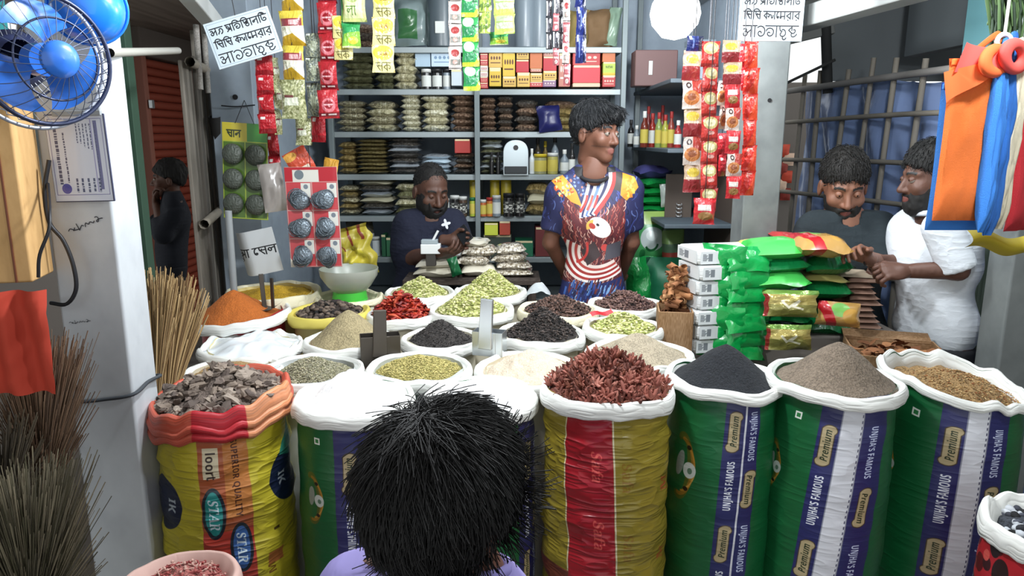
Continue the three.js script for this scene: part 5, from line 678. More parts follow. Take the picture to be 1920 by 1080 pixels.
for (let i = 0; i < 4; i++) carton(716 + i * 9, 724 + i * 9, 440 + (i % 2) * 6, 482, 5, cartonMat(['#1f5a3c', '#2f6a48', '#175034', '#8a8f88'][i]), ['green', 'lighter green', 'darkest green', 'grey'][i] + ' slim box in the row left of the seated man', { depth: 0.1 });
// bottles and jars
const glassy = (c, r = 0.2) => PM(c, r, { clearcoat: 0.6 });
function bottle(px, y0, shelf, w, body, capC, lab, label, o = {}) {
  const D = o.D ?? RACK_D + 0.05, pyB = o.pyB ?? SHELF_PY[shelf], yb = o.y ?? shelfY[shelf], m = mpp((y0 + pyB) / 2, D), H = (pyB - y0) * m, R = w * m / 2, c = at(px, pyB, D), t = thing(o.jar ? 'jar' : 'bottle', label, o.jar ? 'jar' : 'bottle', [c.x, yb, c.z], 0, o.group);
  const k = o.jar ? [[0, 0], [R * 0.95, 0], [R, 0.01 * H], [R, 0.8 * H], [R * 0.9, 0.84 * H], [0, 0.84 * H]] : [[0, 0], [R * 0.95, 0], [R, 0.02 * H], [R, 0.55 * H], [R * 0.85, 0.63 * H], [R * 0.4, 0.74 * H], [R * 0.38, 0.86 * H], [0, 0.86 * H]];
  part(t, 'body', lathe(k, 18), body); const cr = o.jar ? R * 1.02 : R * 0.48; part(t, 'cap', lathe([[0, H], [cr * 0.94, H], [cr, 0.985 * H], [cr, o.jar ? 0.83 * H : 0.82 * H], [0, o.jar ? 0.83 * H : 0.82 * H]], 18), capC); if (lab) part(t, 'paper_label', lathe([[R * 1.012, 0.14 * H], [R * 1.012, (o.jar ? 0.68 : 0.48) * H]], 18), lab);
  return t;
}
const bk = glassy('#1d1c1c'), wtp = glassy('#c9d0d2', 0.4), yel = glassy('#b6a42c', 0.4), gry = glassy('#77828a', 0.3), grn = glassy('#23603a', 0.3), orn = glassy('#b5672a', 0.4), capW = M('#d2d4d0', 0.5), capK = M('#1c1c1e', 0.5), capY = M('#c6b02a', 0.5), capR = M('#a02a26', 0.5), capG = M('#2a6a44', 0.5), labW = M('#c6c9c4', 0.7), labY = M('#b9a94a', 0.7), labB = M('#ffffff', 0.6, { map: grainTex('#2a2a28', ['#8f9088', '#c6c6be', '#4a4a46'], 9, 60, 7) });
for (const [px, w, b, c, l, txt] of [[800, 18, bk, capW, labW, 'black jar with a white label, leftmost under the blue-white box'], [820, 18, bk, capK, labW, 'black jar with a white label, middle one under the blue-white box'], [838, 14, gry, capK, labW, 'small grey jar, rightmost under the blue-white box']]) bottle(px, 130, 1, w, b, c, l, txt, { jar: 1 });
{ const D = 4.0, m = mpp(290, D), c = at(967, 327, D), o = thing('dispenser', 'white round-topped dispenser with a black mark on the fourth shelf', 'dispenser', [c.x, shelfY[3], c.z - 0.02]); const sh = new THREE.Shape(); const w = 22 * m, h = 62 * m; sh.moveTo(-w, 0); sh.lineTo(w, 0); sh.lineTo(w, h * 0.62); sh.quadraticCurveTo(w, h, 0, h); sh.quadraticCurveTo(-w, h, -w, h * 0.62); part(o, 'shell', new THREE.ExtrudeGeometry(sh, { depth: 0.05, bevelSize: 0.004, bevelThickness: 0.004, bevelSegments: 2, curveSegments: 10 }), M('#c3ced2', 0.4)); part(o, 'dark_base', box(w * 1.9, h * 0.22, 0.02, 0.003), M('#2a2d30', 0.6), [0, h * 0.14, 0.055]); part(o, 'mark', new THREE.CircleGeometry(w * 0.22, 12), bk, [0, h * 0.8, 0.0556]); }
[[997, 280, 11, wtp, capW, labW, 'white bottle right of the white dispenser'], [1013, 290, 24, glassy('#8a8a66', 0.3), capY, labY, 'squat tan jar in the middle of the fourth shelf', 1], [1008, 262, 14, glassy('#3a3428'), capK, labY, 'dark bottle standing behind the squat tan jar', 0, 4.14], [1036, 288, 20, glassy('#a09a50', 0.4), capW, labY, 'yellowish jar left of the boy’s shoulder', 1], [1040, 258, 15, gry, capK, labW, 'tall grey bottle behind the yellowish jar', 0, 4.14], [1058, 282, 16, gry, capW, labW, 'grey bottle nearest the boy’s shoulder'], [1072, 270, 12, bk, capK, labW, 'black bottle half hidden by the boy’s shoulder'], [1022, 268, 12, glassy('#6a5a30'), capY, labY, 'amber bottle behind the tan and yellowish jars', 0, 4.16]].forEach((a) => bottle(a[0], a[1], 3, a[2], a[3], a[4], a[5], a[6].replace('’', "'"), { jar: a[7], D: a[8] }));
for (const [px, w, txt] of [[922, 9, 'slim black bottle leftmost in front of the grey packets'], [934, 9, 'slim black bottle rightmost in front of the grey packets']]) bottle(px, 286, 3, w, bk, capK, null, txt, { D: 4.02 });
[[836, 372, 14, wtp, capW, labW, 'white jar right of the seated man’s beard'], [853, 366, 17, bk, capW, labB, 'dark labelled jar, first of three left of the upright'], [868, 368, 16, glassy('#4a3a30'), capW, labB, 'brown labelled jar, second of three left of the upright'], [886, 370, 11, glassy('#9aa634', 0.4), capG, labY, 'lime green jar just left of the upright'], [906, 374, 12, glassy('#a85a30', 0.4), capW, labY, 'orange-brown small jar just right of the upright'], [918, 370, 12, orn, capR, labY, 'orange small jar second right of the upright'], [931, 366, 16, gry, capW, labW, 'clear grey jar third right of the upright'], [954, 362, 21, bk, capK, labB, 'black and white patterned jar under the right yellow tin'], [975, 362, 18, bk, capK, labB, 'black and white patterned jar left of the tan paper packets']].forEach((a) => bottle(a[0], a[1], 4, a[2], a[3], a[4], a[5], a[6].replace('’', "'"), { jar: 1, D: 3.99 }));
{ // yellow tins standing behind and on the jars
  const mY2 = glassy('#b9a62a', 0.45); [[888, 338, 372, 14, 'small yellow tin left of the upright on the fifth shelf'], [928, 338, 368, 18, 'yellow tin left of the pair right of the upright'], [949, 336, 366, 20, 'brighter yellow tin right of the pair right of the upright']].forEach(([px, y0, y1, w, txt]) => { const D = 4.12, m = mpp(350, D), c = at(px, 405, D), t = thing('tin', txt, 'tin', [c.x, shelfY[4], c.z]), H = (405 - y0) * m; part(t, 'body', lathe([[0, 0], [w * m / 2, 0], [w * m / 2, H * 0.9], [0, H * 0.9]], 18), mY2); part(t, 'lid', lathe([[0, H], [w * m * 0.51, H], [w * m * 0.51, H * 0.9], [0, H * 0.9]], 18), capY); });
}
for (const [px, w, y0, b, c, txt] of [[690, 26, 440, glassy('#6a7478'), capW, 'cloudy plastic jar with a white lid on the lowest shelf'], [705, 16, 446, wtp, capW, 'white plastic jar beside the cloudy one']]) bottle(px, y0, 5, w, b, c, null, txt, { jar: 1 });
solo('cloth_bag', pillow(0.16, 0.17, 0.1, { seed: 52, wr: 0.2 }), M('#5a5648', 0.85), 'dull khaki cloth bag in the dark of the lowest shelf', 'bag', at(676, 440, 4.12), [-0.15, 0, 0.1]);
// top shelf, behind the hanging strips
{ const cl = PM('#8b949c', 0.25, { clearcoat: 0.6 });
  solo('clear_bag', pillow(0.2, 0.26, 0.12, { seed: 61, wr: 0.25 }), PM('#93a0a0', 0.25, { clearcoat: 0.7, map: canvas(64, 64, (g, w, h) => { fillR(g, '#c9d0d0', 0, 0, w, h); fillR(g, '#5a9a5c', 8, 20, 34, 36); }) }), 'large clear bag with green contents on the top shelf', 'plastic bag', at(772, 40, 4.1), [-0.1, 0.1, 0]);
  const c1 = at(828, 88, 4.08), t = thing('canister', 'dark grey canister with a white mark on the top shelf', 'canister', [c1.x, shelfY[0], c1.z]); part(t, 'body', lathe([[0, 0], [0.075, 0], [0.078, 0.01], [0.078, 0.24], [0.06, 0.27], [0, 0.27]], 24), glassy('#4a545a', 0.35)); part(t, 'lid', cyl(0.062, 0.062, 0.03, 24), capK, [0, 0.285, 0]); part(t, 'mark', box(0.05, 0.06, 0.004, 0.001), labW, [0, 0.1, 0.078]);
  pile(640, 700, 44, 0, 3, [PK.brown, PK.dark], 'dim brown packet', 'at the left end of the top shelf');
  const c2 = at(985, 88, 4.1), t2 = thing('canister', 'tall pale grey canister on the top shelf right of the lime strip', 'canister', [c2.x, shelfY[0], c2.z]); part(t2, 'body', lathe([[0, 0], [0.06, 0], [0.062, 0.01], [0.062, 0.25], [0.05, 0.27], [0, 0.27]], 24), glassy('#6d7880', 0.3)); part(t2, 'lid', cyl(0.055, 0.055, 0.025, 24), capW, [0, 0.28, 0]);
  const c3 = at(1012, 88, 4.12); const t3 = copy(t2, [c3.x, shelfY[0], c3.z], null, 'darker grey canister just right of the tall pale one on the top shelf');
  solo('paper_sack', pillow(0.16, 0.2, 0.1, { seed: 63, wr: 0.15, p: 5 }), M('#6b5236', 0.8), 'brown paper sack on the top shelf behind the narrow strips', 'sack', at(1120, 54, 4.1), [-0.08, -0.1, 0]);
  solo('paper_sack', pillow(0.12, 0.2, 0.1, { seed: 64, wr: 0.15, p: 5 }), M('#7a6a3a', 0.8), 'yellowish paper sack left of the brown one on the top shelf', 'sack', at(1085, 56, 4.1), [-0.08, 0.1, 0]);
  solo('clear_bag', pillow(0.07, 0.2, 0.06, { seed: 65, wr: 0.25 }), PM('#7d9480', 0.3, { clearcoat: 0.6 }), 'pale green plastic bag at the right end of the top shelf', 'plastic bag', at(1150, 50, 4.08), [-0.08, 0, -0.15]); }
// the side shelves on the right
{ const y1 = SIDE_Y[1]; let i = 0;
  for (const [px, D, h, w, b, c, l, txt] of [[1182, 4.1, 50, 12, bk, capK, labW, 'small black bottle leftmost on the side shelf'], [1193, 4.02, 40, 12, gry, capW, labW, 'grey bottle second on the side shelf'], [1207, 3.95, 66, 15, glassy('#6a2a1e'), capW, labY, 'tall brown bottle with a yellow label on the side shelf'], [1222, 3.98, 62, 14, glassy('#8a2a22'), capR, labW, 'red-capped bottle right of the tall brown one'], [1234, 3.9, 64, 14, glassy('#7d8f4a', 0.3), capR, labY, 'red-capped green bottle in the middle of the side shelf'], [1246, 3.86, 60, 14, glassy('#9a9a3a', 0.3), capR, labY, 'yellow-green bottle with a red cap on the side shelf'], [1257, 3.84, 66, 13, glassy('#84362a', 0.3), capR, labY, 'dark red bottle with a yellow label on the side shelf'], [1270, 3.8, 50, 14, glassy('#9a2a2a', 0.3), capW, labW, 'red jar rightmost on the side shelf'], [1214, 4.15, 74, 12, glassy('#7a2a2a', 0.3), capR, null, 'red bottle at the back behind the tall brown one'], [1240, 4.1, 76, 12, glassy('#8a3030', 0.3), capR, null, 'red bottle at the back behind the green one']]) { const c0 = at(px, 276, D), m = mpp(250, D); const t = thing('bottle', txt, 'bottle', [c0.x, y1, c0.z]); const R = w * m / 2, H = h * m; part(t, 'body', lathe([[0, 0], [R, 0], [R, 0.55 * H], [R * 0.85, 0.64 * H], [R * 0.42, 0.75 * H], [R * 0.4, 0.86 * H], [0, 0.86 * H]], 18), b); part(t, 'cap', lathe([[0, H], [R * 0.5, H], [R * 0.5, 0.82 * H], [0, 0.82 * H]], 16), c); if (l) part(t, 'paper_label', lathe([[R * 1.015, 0.12 * H], [R * 1.015, 0.5 * H]], 18), l); }
  const D = 3.9, m = mpp(130, D), c = at(1228, 160, D); const bx = thing('display_box', 'dusty red box with a pale tag standing on the top side shelf', 'box', [c.x, SIDE_Y[0], -3.95]); part(bx, 'box_body', box(0.22, 0.18, 0.14, 0.006), M('#6e5250', 0.6), [0, 0.09, 0]); part(bx, 'tag', box(0.02, 0.07, 0.004, 0.001), labW, [-0.03, 0.09, 0.072]);
  const bl = thing('display_box', 'pale blue-grey box beside the dusty red one on the top side shelf', 'box', [c.x + 0.2, SIDE_Y[0], -3.8]); part(bl, 'box_body', box(0.13, 0.2, 0.1, 0.006), M('#9aa6b0', 0.5), [0, 0.1, 0]); part(bl, 'lid', box(0.135, 0.03, 0.104, 0.004), M('#7f8c96', 0.5), [0, 0.2, 0]);
  pile(1196, 1262, 358, 0, 1, [M('#3a3a72', 0.8)], 'folded purple cloth', 'on the side shelf behind the boy', { D: 3.9, y: at(1225, 340, 3.9).y, pyB: 338, depth: 0.24 }); scene.children.at(-1).name = 'folded_cloth'; scene.children.at(-1).scale.y = 0.07; scene.children.at(-1).position.y = at(1225, 324, 3.9).y; scene.children.at(-1).userData = { label: 'folded purple cloth on the side shelf right of the boy', category: 'cloth' };
  const gp = PM('#12803a', 0.3, { clearcoat: 0.6, bumpMap: rep(wrinkleBump, 2, 2), bumpScale: 0.004 });
  for (let k = 0; k < 4; k++) { const g = solo('green_packet', packGeo[k % 3], gp, `shiny green packet, ${ordinal(k, 4)} in the stack under the purple cloth`, 'packet', [at(1232, 390, 3.85).x, SIDE_Y[2] + 0.024 + k * 0.046, -3.95], [0, 0.1 * (k - 1), 0], 'green packets under the purple cloth'); g.scale.set(0.17, 0.05, 0.2); }
  solo('clear_bag', pillow(0.1, 0.12, 0.05, { seed: 67, wr: 0.2 }), PM('#a9b4ac', 0.3, { clearcoat: 0.6 }), 'whitish clear bag leaning against the green packets', 'plastic bag', at(1256, 366, 3.75), [0, -0.3, 0.1]);
  // big green bags on the floor under the shelf
  const bagTex = canvas(256, 320, (g, w, h) => { fillR(g, '#3f8f52', 0, 0, w, h); fillR(g, '#8fae5a', 0, 0, w, 70); disc(g, '#b9c6c4', 128, 150, 84, 66); disc(g, '#d2dbd8', 120, 132, 40, 26); g.strokeStyle = '#1c5a30'; g.lineWidth = 14; g.beginPath(); g.arc(120, 168, 46, 0.2, 2.6); g.stroke(); disc(g, '#1f6a38', 60, 232, 20, 26); fillR(g, '#a9b64a', 30, 274, 190, 26); });
  solo('printed_bag', pillow(0.2, 0.3, 0.12, { seed: 71, wr: 0.15 }), PM('#ffffff', 0.35, { map: bagTex, clearcoat: 0.5 }), 'green bag with a pale oval print standing right of the boy', 'bag', at(1220, 450, 3.75), [-0.06, 0, 0]);
  solo('printed_bag', pillow(0.12, 0.24, 0.1, { seed: 72, wr: 0.15 }), PM('#ffffff', 0.4, { map: canvas(64, 128, (g, w, h) => { fillR(g, '#4f6a52', 0, 0, w, h); fillR(g, '#7a9a5a', 0, 6, w, 36); fillR(g, '#8a3a30', 0, 66, w, 14); }) }), 'dull green and red bag behind the printed green bag', 'bag', at(1262, 470, 3.7), [0, 0, 0.05]);
  solo('printed_bag', pillow(0.16, 0.3, 0.14, { seed: 73, wr: 0.2 }), gp, 'shiny plain green bag low beside the boy', 'bag', at(1200, 535, 3.65), [0, 0.2, 0]);
  solo('printed_bag', pillow(0.2, 0.34, 0.14, { seed: 74, wr: 0.12 }), PM('#0f5a3c', 0.5), 'dark teal-green bag low behind the cinnamon carton', 'bag', at(1248, 545, 3.62), [0, -0.1, 0]);
  { const D2 = 3.72, m2 = mpp(400, D2); const t2 = thing('wire_rack', 'dark hanging rack with silver hooks at the front of the side shelves', 'rack', at(1272, 375, D2)); part(t2, 'panel', box(50 * m2, 96 * m2, 0.012, 0.004), M('#4a4038', 0.7)); for (let q = 0; q < 5; q++) part(t2, 'hook', tube([[-0.01, (-6 - q * 7) * m2, 0.008], [-0.01, (-8 - q * 7) * m2, 0.03], [0.012, (-8 - q * 7) * m2, 0.03], [0.012, (-6 - q * 7) * m2, 0.02]], 0.003, 10, 5), M('#c6c9ca', 0.3, { metalness: 0.7 })); }
}
// yellow and red plastic bag hanging beside the red scrubber card
{ const m = mpp(470, 3.3); solo('plastic_bag', pillow(74 * m, 96 * m, 0.09, { seed: 81, wr: 0.5, edge: 0.12, nx: 16, ny: 16 }), PM('#ffffff', 0.35, { clearcoat: 0.6, map: canvas(128, 160, (g, w, h) => { fillR(g, '#a89a34', 0, 0, w, h); fillR(g, '#c6b63a', 20, 70, 80, 80); g.strokeStyle = '#7a3020'; g.lineWidth = 10; for (let i = 0; i < 3; i++) { g.lineWidth = 5 + i * 3; g.beginPath(); g.moveTo(30 + i * 34, 70 - i * 12); g.quadraticCurveTo(20 + i * 40, 30, 8 + i * 44, 0); g.stroke(); } fillR(g, '#3d5a2a', 0, 130, 40, 30); }) }), 'crumpled yellow plastic bag with red streaks beside the red card', 'plastic bag', at(668, 472, 3.3), [0, 0, 0.25]); }

// ---------------------------------------------------------------- on and among the sacks: scoops, bowl, packs, cartons, counter goods
function scoop(name, label, pos, ry, w, h, d, hl, mat, ho) { const o = thing(name, label, 'scoop', pos, ry); const t = 0.002; part(o, 'front_wall', box(w, h, t, 0.0008), mat, [0, h / 2, d / 2]); part(o, 'back_wall', box(w, h, t, 0.0008), mat, [0, h / 2, -d / 2]); part(o, 'side_wall', box(t, h, d, 0.0008), mat, [-w / 2, h / 2, 0]); part(o, 'side_wall', box(t, h, d, 0.0008), mat, [w / 2, h / 2, 0]); part(o, 'base', box(w, t, d, 0.0008), mat, [0, 0.001, 0]);
  const hnd = new THREE.Shape(); hnd.moveTo(-0.022, 0); hnd.lineTo(0.022, 0); hnd.lineTo(0.02, hl); hnd.lineTo(-0.02, hl); part(o, 'handle', new THREE.ExtrudeGeometry(hnd, { depth: 0.012, bevelSize: 0.002, bevelThickness: 0.002, bevelSegments: 1 }), mat, [ho, h * 0.35, d / 2 + 0.002], [-0.05, 0, -0.04]); part(o, 'seam_strip', box(0.012, h * 0.98, 0.003, 0.001), mat, [ho + 0.03, h / 2, d / 2 + 0.002]); return o; }
const mDarkTin = M('#5b554f', 0.42, { metalness: 0.75 }), mTin = M('#c8cdd0', 0.25, { metalness: 0.85 });
{ const D = 2.43, m = mpp(650, D), p = at(714, 681, D); scoop('metal_scoop', 'dark square tin scoop with an upright handle stuck between the sacks', [p.x, p.y, p.z], 0.25, 72 * m, 56 * m, 0.06, 86 * m, mDarkTin, -0.005); }
{ const D = 2.43, m = mpp(650, D), p = at(918, 664, D); scoop('metal_scoop', 'bright silver scoop with a tall handle between the dark powders', [p.x, p.y, p.z], -0.3, 58 * m, 46 * m, 0.055, 92 * m, mTin, -0.005); }
{ const p = at(503, 575, 2.84), m = mpp(545, 2.84); const o = thing('metal_scoop', 'dark scoop handle with two prongs standing in the orange powder', 'scoop', p); part(o, 'prong', box(0.018, 66 * m, 0.006, 0.002), mDarkTin, [-0.018, 30 * m, 0], [0, 0.4, 0.04]); part(o, 'prong', box(0.016, 58 * m, 0.006, 0.002), mDarkTin, [0.02, 26 * m, 0], [0, -0.4, -0.02]); part(o, 'scoop_pan', sheet(8, 8, (u, v) => [(u - 0.5) * 0.09, -0.008 + 0.02 * (2 * u - 1) ** 2, (v - 0.5) * 0.08]), mDarkTin); }
// bowl on a small scale pan
{ const D = 3.1, m = mpp(540, D), p = at(656, 554, D), o = thing('plastic_bowl', 'cloudy plastic bowl with a green base behind the black nuts', 'bowl', p); const R = 53 * m;
  part(o, 'bowl_body', lathe([[0, 0.02], [R * 0.5, 0.022], [R * 0.72, 0.05], [R * 0.96, 0.092], [R, 0.122], [R * 1.03, 0.123], [R * 0.99, 0.09], [R * 0.76, 0.046], [R * 0.52, 0.016], [0, 0.014]], 40), PM('#c9cdc4', 0.35, { transmission: 0.45, thickness: 0, clearcoat: 0.3 }));
  part(o, 'green_base', lathe([[0, -0.022], [R * 0.56, -0.022], [R * 0.62, -0.012], [R * 0.56, 0.03], [R * 0.6, 0.04], [R * 0.4, 0.036], [0, 0.036]], 36), PM('#4fd04a', 0.4, { transmission: 0.2, thickness: 0 }));
  part(o, 'foot_ring', placed(new THREE.TorusGeometry(R * 0.6, 0.004, 6, 36), [0, 0, 0], [Math.PI / 2, 0, 0]), PM('#49c04e', 0.4), [0, -0.016, 0]); }
{ const D = 3.08, m = mpp(556, D), p = at(655, 563, D); solo('clear_film', sheet(44, 20, (u, v) => { const th = (u - 0.5) * 6.2832, r = v * 68 * m; return [Math.sin(th) * r, -0.004 - 0.02 * v * v + 0.006 * noise(u * 20, v * 6), Math.cos(th) * r]; }), PM('#d6d4c4', 0.3, { transmission: 0.3, thickness: 0, clearcoat: 0.6 }), 'crumpled clear plastic film spread beneath the cloudy bowl', 'plastic sheet', p); }
// green and white flour packs, three stacks side by side
{
  const g1 = PM('#10a24c', 0.25, { clearcoat: 0.6, bumpMap: rep(wrinkleBump, 1, 0.5), bumpScale: 0.002 }), g2 = PM('#0a6f3a', 0.3, { clearcoat: 0.5, bumpMap: rep(wrinkleBump, 2, 1), bumpScale: 0.004 }), lime = PM('#ffffff', 0.28, { clearcoat: 0.6, map: canvas(256, 128, (g, w, h) => { fillR(g, '#4cc95a', 0, 0, w, h); fillR(g, '#d8d27a', 0, 0, w, 44); disc(g, '#e8e6c0', 150, 30, 60, 18); }) });
  const white = M('#e3e6e6', 0.45, { bumpMap: rep(wrinkleBump, 1, 1), bumpScale: 0.003 }), side = M('#ffffff', 0.5, { map: canvas(160, 64, (g, w, h) => { fillR(g, '#dfe3e4', 0, 0, w, h); g.fillStyle = '#6a7076'; for (let i = 0; i < 6; i++) g.fillRect(16, 14 + i * 6, 26 + (i * 13) % 20, 4); fillR(g, '#7c8288', 60, 12, 34, 38); for (let i = 0; i < 5; i++) g.fillRect(62, 15 + i * 7, 30, 2); }) });
  const n = 7, D0 = 2.66, mm = mpp(560, D0), H = (656 - 456) * mm / n, base = at(1370, 664, D0).y, A = at(1284, 560, 2.74), sw = 150 * mm;
  const packBody = box(sw, H * 0.98, 0.2, 0.018, 3), flap = [0, 1, 2].map((k) => { const g = pillow(0.17, 0.1, 0.03, { seed: 90 + k, nx: 12, ny: 8, wr: 0.14, edge: 0.04 }); return g; });
  for (let i = 0; i < n; i++) {
    const lab = `white pack with folded green end, ${ordinal(i, n)} in the leftmost pack stack`; const o = thing('flour_pack', lab, 'pack', [A.x + sw / 2 + 0.0 + (i % 2) * 0.004, base + H * i, -2.78 + (i % 3) * 0.006], 0.2 + (i % 2) * 0.03, 'white and green packs in the left stack');
    part(o, 'pack_body', packBody, white, [0, H / 2, 0]); part(o, 'printed_side', box(0.002, H * 0.86, 0.17, 0.0008), side, [-sw / 2 - 0.0005, H / 2, 0]); part(o, 'printed_front', box(40 * mm, H * 0.84, 0.002, 0.0008), side, [-sw / 2 + 24 * mm, H / 2, 0.1005]);
    part(o, 'green_end', box(sw * 0.74, H * 1.0, 0.03, 0.012, 3), g1, [sw * 0.14, H / 2, 0.092]); part(o, 'folded_flap', flap[i % 3], g1, [sw * 0.12, H * 0.42, 0.124], [-0.55 + 0.25 * (i % 2), 0, 0.06 * (i % 3 - 1)]); if (i % 2 === 0) part(o, 'corner_fold', flap[(i + 1) % 3], g1, [-sw * 0.16, H * 0.5, 0.1], [0.2, -0.7, 0.1]);
  }
  const tops = [['lime', 0.056, lime], ['green', 0.05, g2], ['lime', 0.05, lime]];
  // middle stack: lime and green pillows over gold packs
  const gold = PM('#ffffff', 0.22, { metalness: 0.35, clearcoat: 0.7, map: canvas(160, 128, (g, w, h) => { fillR(g, '#b4a45c', 0, 0, w, h); fillR(g, '#8f8a4a', 0, 70, w, 58); fillR(g, '#7aa04a', 0, 0, w, 22); g.strokeStyle = '#e8e2c8'; g.lineWidth = 9; g.beginPath(); g.moveTo(50, 52); g.lineTo(70, 84); g.lineTo(104, 50); g.lineTo(84, 80); g.lineTo(116, 92); g.stroke(); fillR(g, '#8f2a24', 0, 20, 12, 108); }), bumpMap: rep(wrinkleBump, 1, 1), bumpScale: 0.003 });
  const redgold = PM('#ffffff', 0.25, { clearcoat: 0.7, map: canvas(200, 128, (g, w, h) => { fillR(g, '#b98f4e', 0, 0, w, h); disc(g, '#7fbf5e', 100, 40, 46, 36); disc(g, '#c99a4a', 150, 70, 40, 40); g.fillStyle = '#b51f28'; g.beginPath(); g.moveTo(0, 0); g.lineTo(38, 0); g.lineTo(96, 128); g.lineTo(54, 128); g.lineTo(0, 40); g.fill(); }) });
  const lay = (px0, px1, py0, py1, D, mat, label, tilt = 0, ry = -0.1, dep = 0.26) => { const m = mpp((py0 + py1) / 2, D), c = at((px0 + px1) / 2, (py0 + py1) / 2, D), b = solo('flour_pack', packGeo[Math.floor(px0) % 3], mat, label, 'pack', [c.x, c.y, c.z - dep / 2], [0, ry, tilt]); b.scale.set((px1 - px0) * m, (py1 - py0) * m * 1.15, dep); return b; };
  const face = (px0, px1, py0, py1, D, mat, label, rx = 0, rz = 0) => { const m = mpp((py0 + py1) / 2, D), g = pillow((px1 - px0) * m, (py1 - py0) * m, 0.05, { seed: px0, p: 3, wr: 0.2, crimp: 0.04, edge: 0.03, nx: 12, ny: 10 }); return solo('flour_pack', g, mat, label, 'pack', at((px0 + px1) / 2, (py0 + py1) / 2, D), [rx, -0.12, rz]); };
  lay(1405, 1532, 458, 492, 2.66, lime, 'lime green pack with a pale top, topmost of the middle stack', 0.06); lay(1408, 1528, 490, 518, 2.66, g2, 'dark green pack second from the top of the middle stack', 0.1); lay(1412, 1528, 516, 548, 2.64, lime, 'bright lime pack above the gold packs in the middle stack', 0.06);
  face(1432, 1532, 544, 594, 2.6, gold, 'gold foil pack with a white mark, upper of two in the middle stack', -0.25, -0.03); face(1436, 1520, 608, 656, 2.58, gold, 'gold foil pack lowest in the middle stack, above the grey-brown powder', -0.1, 0); lay(1424, 1530, 592, 610, 2.68, g2, 'dark green pack between the two gold packs');
  lay(1420, 1530, 560, 600, 2.78, g2, 'dark green pack behind the upper gold pack'); lay(1424, 1526, 620, 662, 2.78, g2, 'dark green pack at the bottom behind the lower gold pack');
  // right stack
  lay(1508, 1606, 450, 486, 2.6, redgold, 'red, gold and green pack being handed over, topmost of the right stack', -0.03, -0.05); lay(1522, 1610, 486, 520, 2.7, g2, 'dark green pack second from the top of the right stack', 0.03); lay(1520, 1600, 520, 533, 2.7, PM('#a59a5c', 0.4, { clearcoat: 0.4 }), 'thin khaki pack third from the top of the right stack', -0.03); lay(1522, 1606, 533, 566, 2.7, g2, 'dark green pack in the middle of the right stack');
  face(1532, 1612, 566, 612, 2.6, redgold, 'red and gold foil pack hanging out of the right stack', -0.15, -0.08); lay(1520, 1605, 598, 636, 2.7, g2, 'dark green pack at the bottom of the right stack');
  lay(1474, 1532, 447, 466, 2.76, PM('#b52a2c', 0.35, { clearcoat: 0.5 }), 'red pack peeping out between the middle and right stacks', -0.12);
  const brown = M('#8a6c5c', 0.8); for (let i = 0; i < 9; i++) lay(1600 + (i % 3) * 3, 1662 - (i % 4) * 5, 620 - (i + 1) * 10.8, 620 - i * 10.8 + 1, 2.72, brown, `brown paper packet, ${ordinal(i, 9)} in the stack behind the flat carton`, (i % 2) * 0.03, -0.2, 0.18);
  lay(1585, 1655, 516, 524, 2.74, M('#b0a08a', 0.8), 'flat pale cardboard sheet lying on the brown paper packets', -0.04, -0.15, 0.2);
  struct('plinth_packs', box(0.75, 0.78, 0.3, 0.01), mDark, [at(1460, 664, 2.8).x + 0.08, 0.2 + 0.39 - 0.03, -2.84]);
}
// flat carton of bark pieces on the right, tall carton of cinnamon curls
const mCard = M('#ffffff', 0.85, { map: woodMap(150, 116, 82, 33) });
function openCarton(name, label, pos, ry, w, h, d) { const o = thing(name, label, 'carton', pos, ry); part(o, 'side', box(w, h, 0.006, 0.001), mCard, [0, h / 2, d / 2]); part(o, 'side', box(w, h, 0.006, 0.001), mCard, [0, h / 2, -d / 2]); part(o, 'side', box(0.006, h, d, 0.001), mCard, [-w / 2, h / 2, 0]); part(o, 'side', box(0.006, h, d, 0.001), mCard, [w / 2, h / 2, 0]); part(o, 'bottom', box(w, 0.006, d, 0.001), mCard, [0, 0.003, 0]); return o; }
const curl = (() => { const g = sheet(8, 8, (u, v) => { const a = (u - 0.5) * 4.4; return [Math.sin(a) * 0.011, Math.cos(a) * 0.011, (v - 0.5) * 0.06 + 0.004 * Math.sin(u * 9)]; }); return g; })();
const curlMats = ['#8a5a38', '#a06e46', '#6f4528', '#b4875c'].map((c) => M(c, 0.85));
{ const p = at(1262, 640, 2.72), m = mpp(590, 2.72), s = openCarton('carton', 'tall narrow brown carton of cinnamon curls left of the white packs', [p.x, p.y - 0.05, p.z], -0.15, 60 * m, 66 * m + 0.05, 0.16), r = rng(91);
  for (let i = 0; i < 64; i++) { const y = 0.1 + r() * 0.22 * (1), k = Math.min(1, (0.34 - y) / 0.2); const q = solo('cinnamon_curl', curl, curlMats[i % 4], 'rolled brown cinnamon curl piled up in the tall narrow carton', 'spice', [p.x + (r() - 0.5) * 54 * m * k + 0.006, p.y - 0.05 + 0.02 + y, p.z + (r() - 0.5) * 0.12 * k], [(r() - 0.5) * 2, r() * 6, (r() - 0.5) * 2], 'cinnamon curls in the tall narrow carton'); q.scale.setScalar(0.8 + r() * 0.5); } }
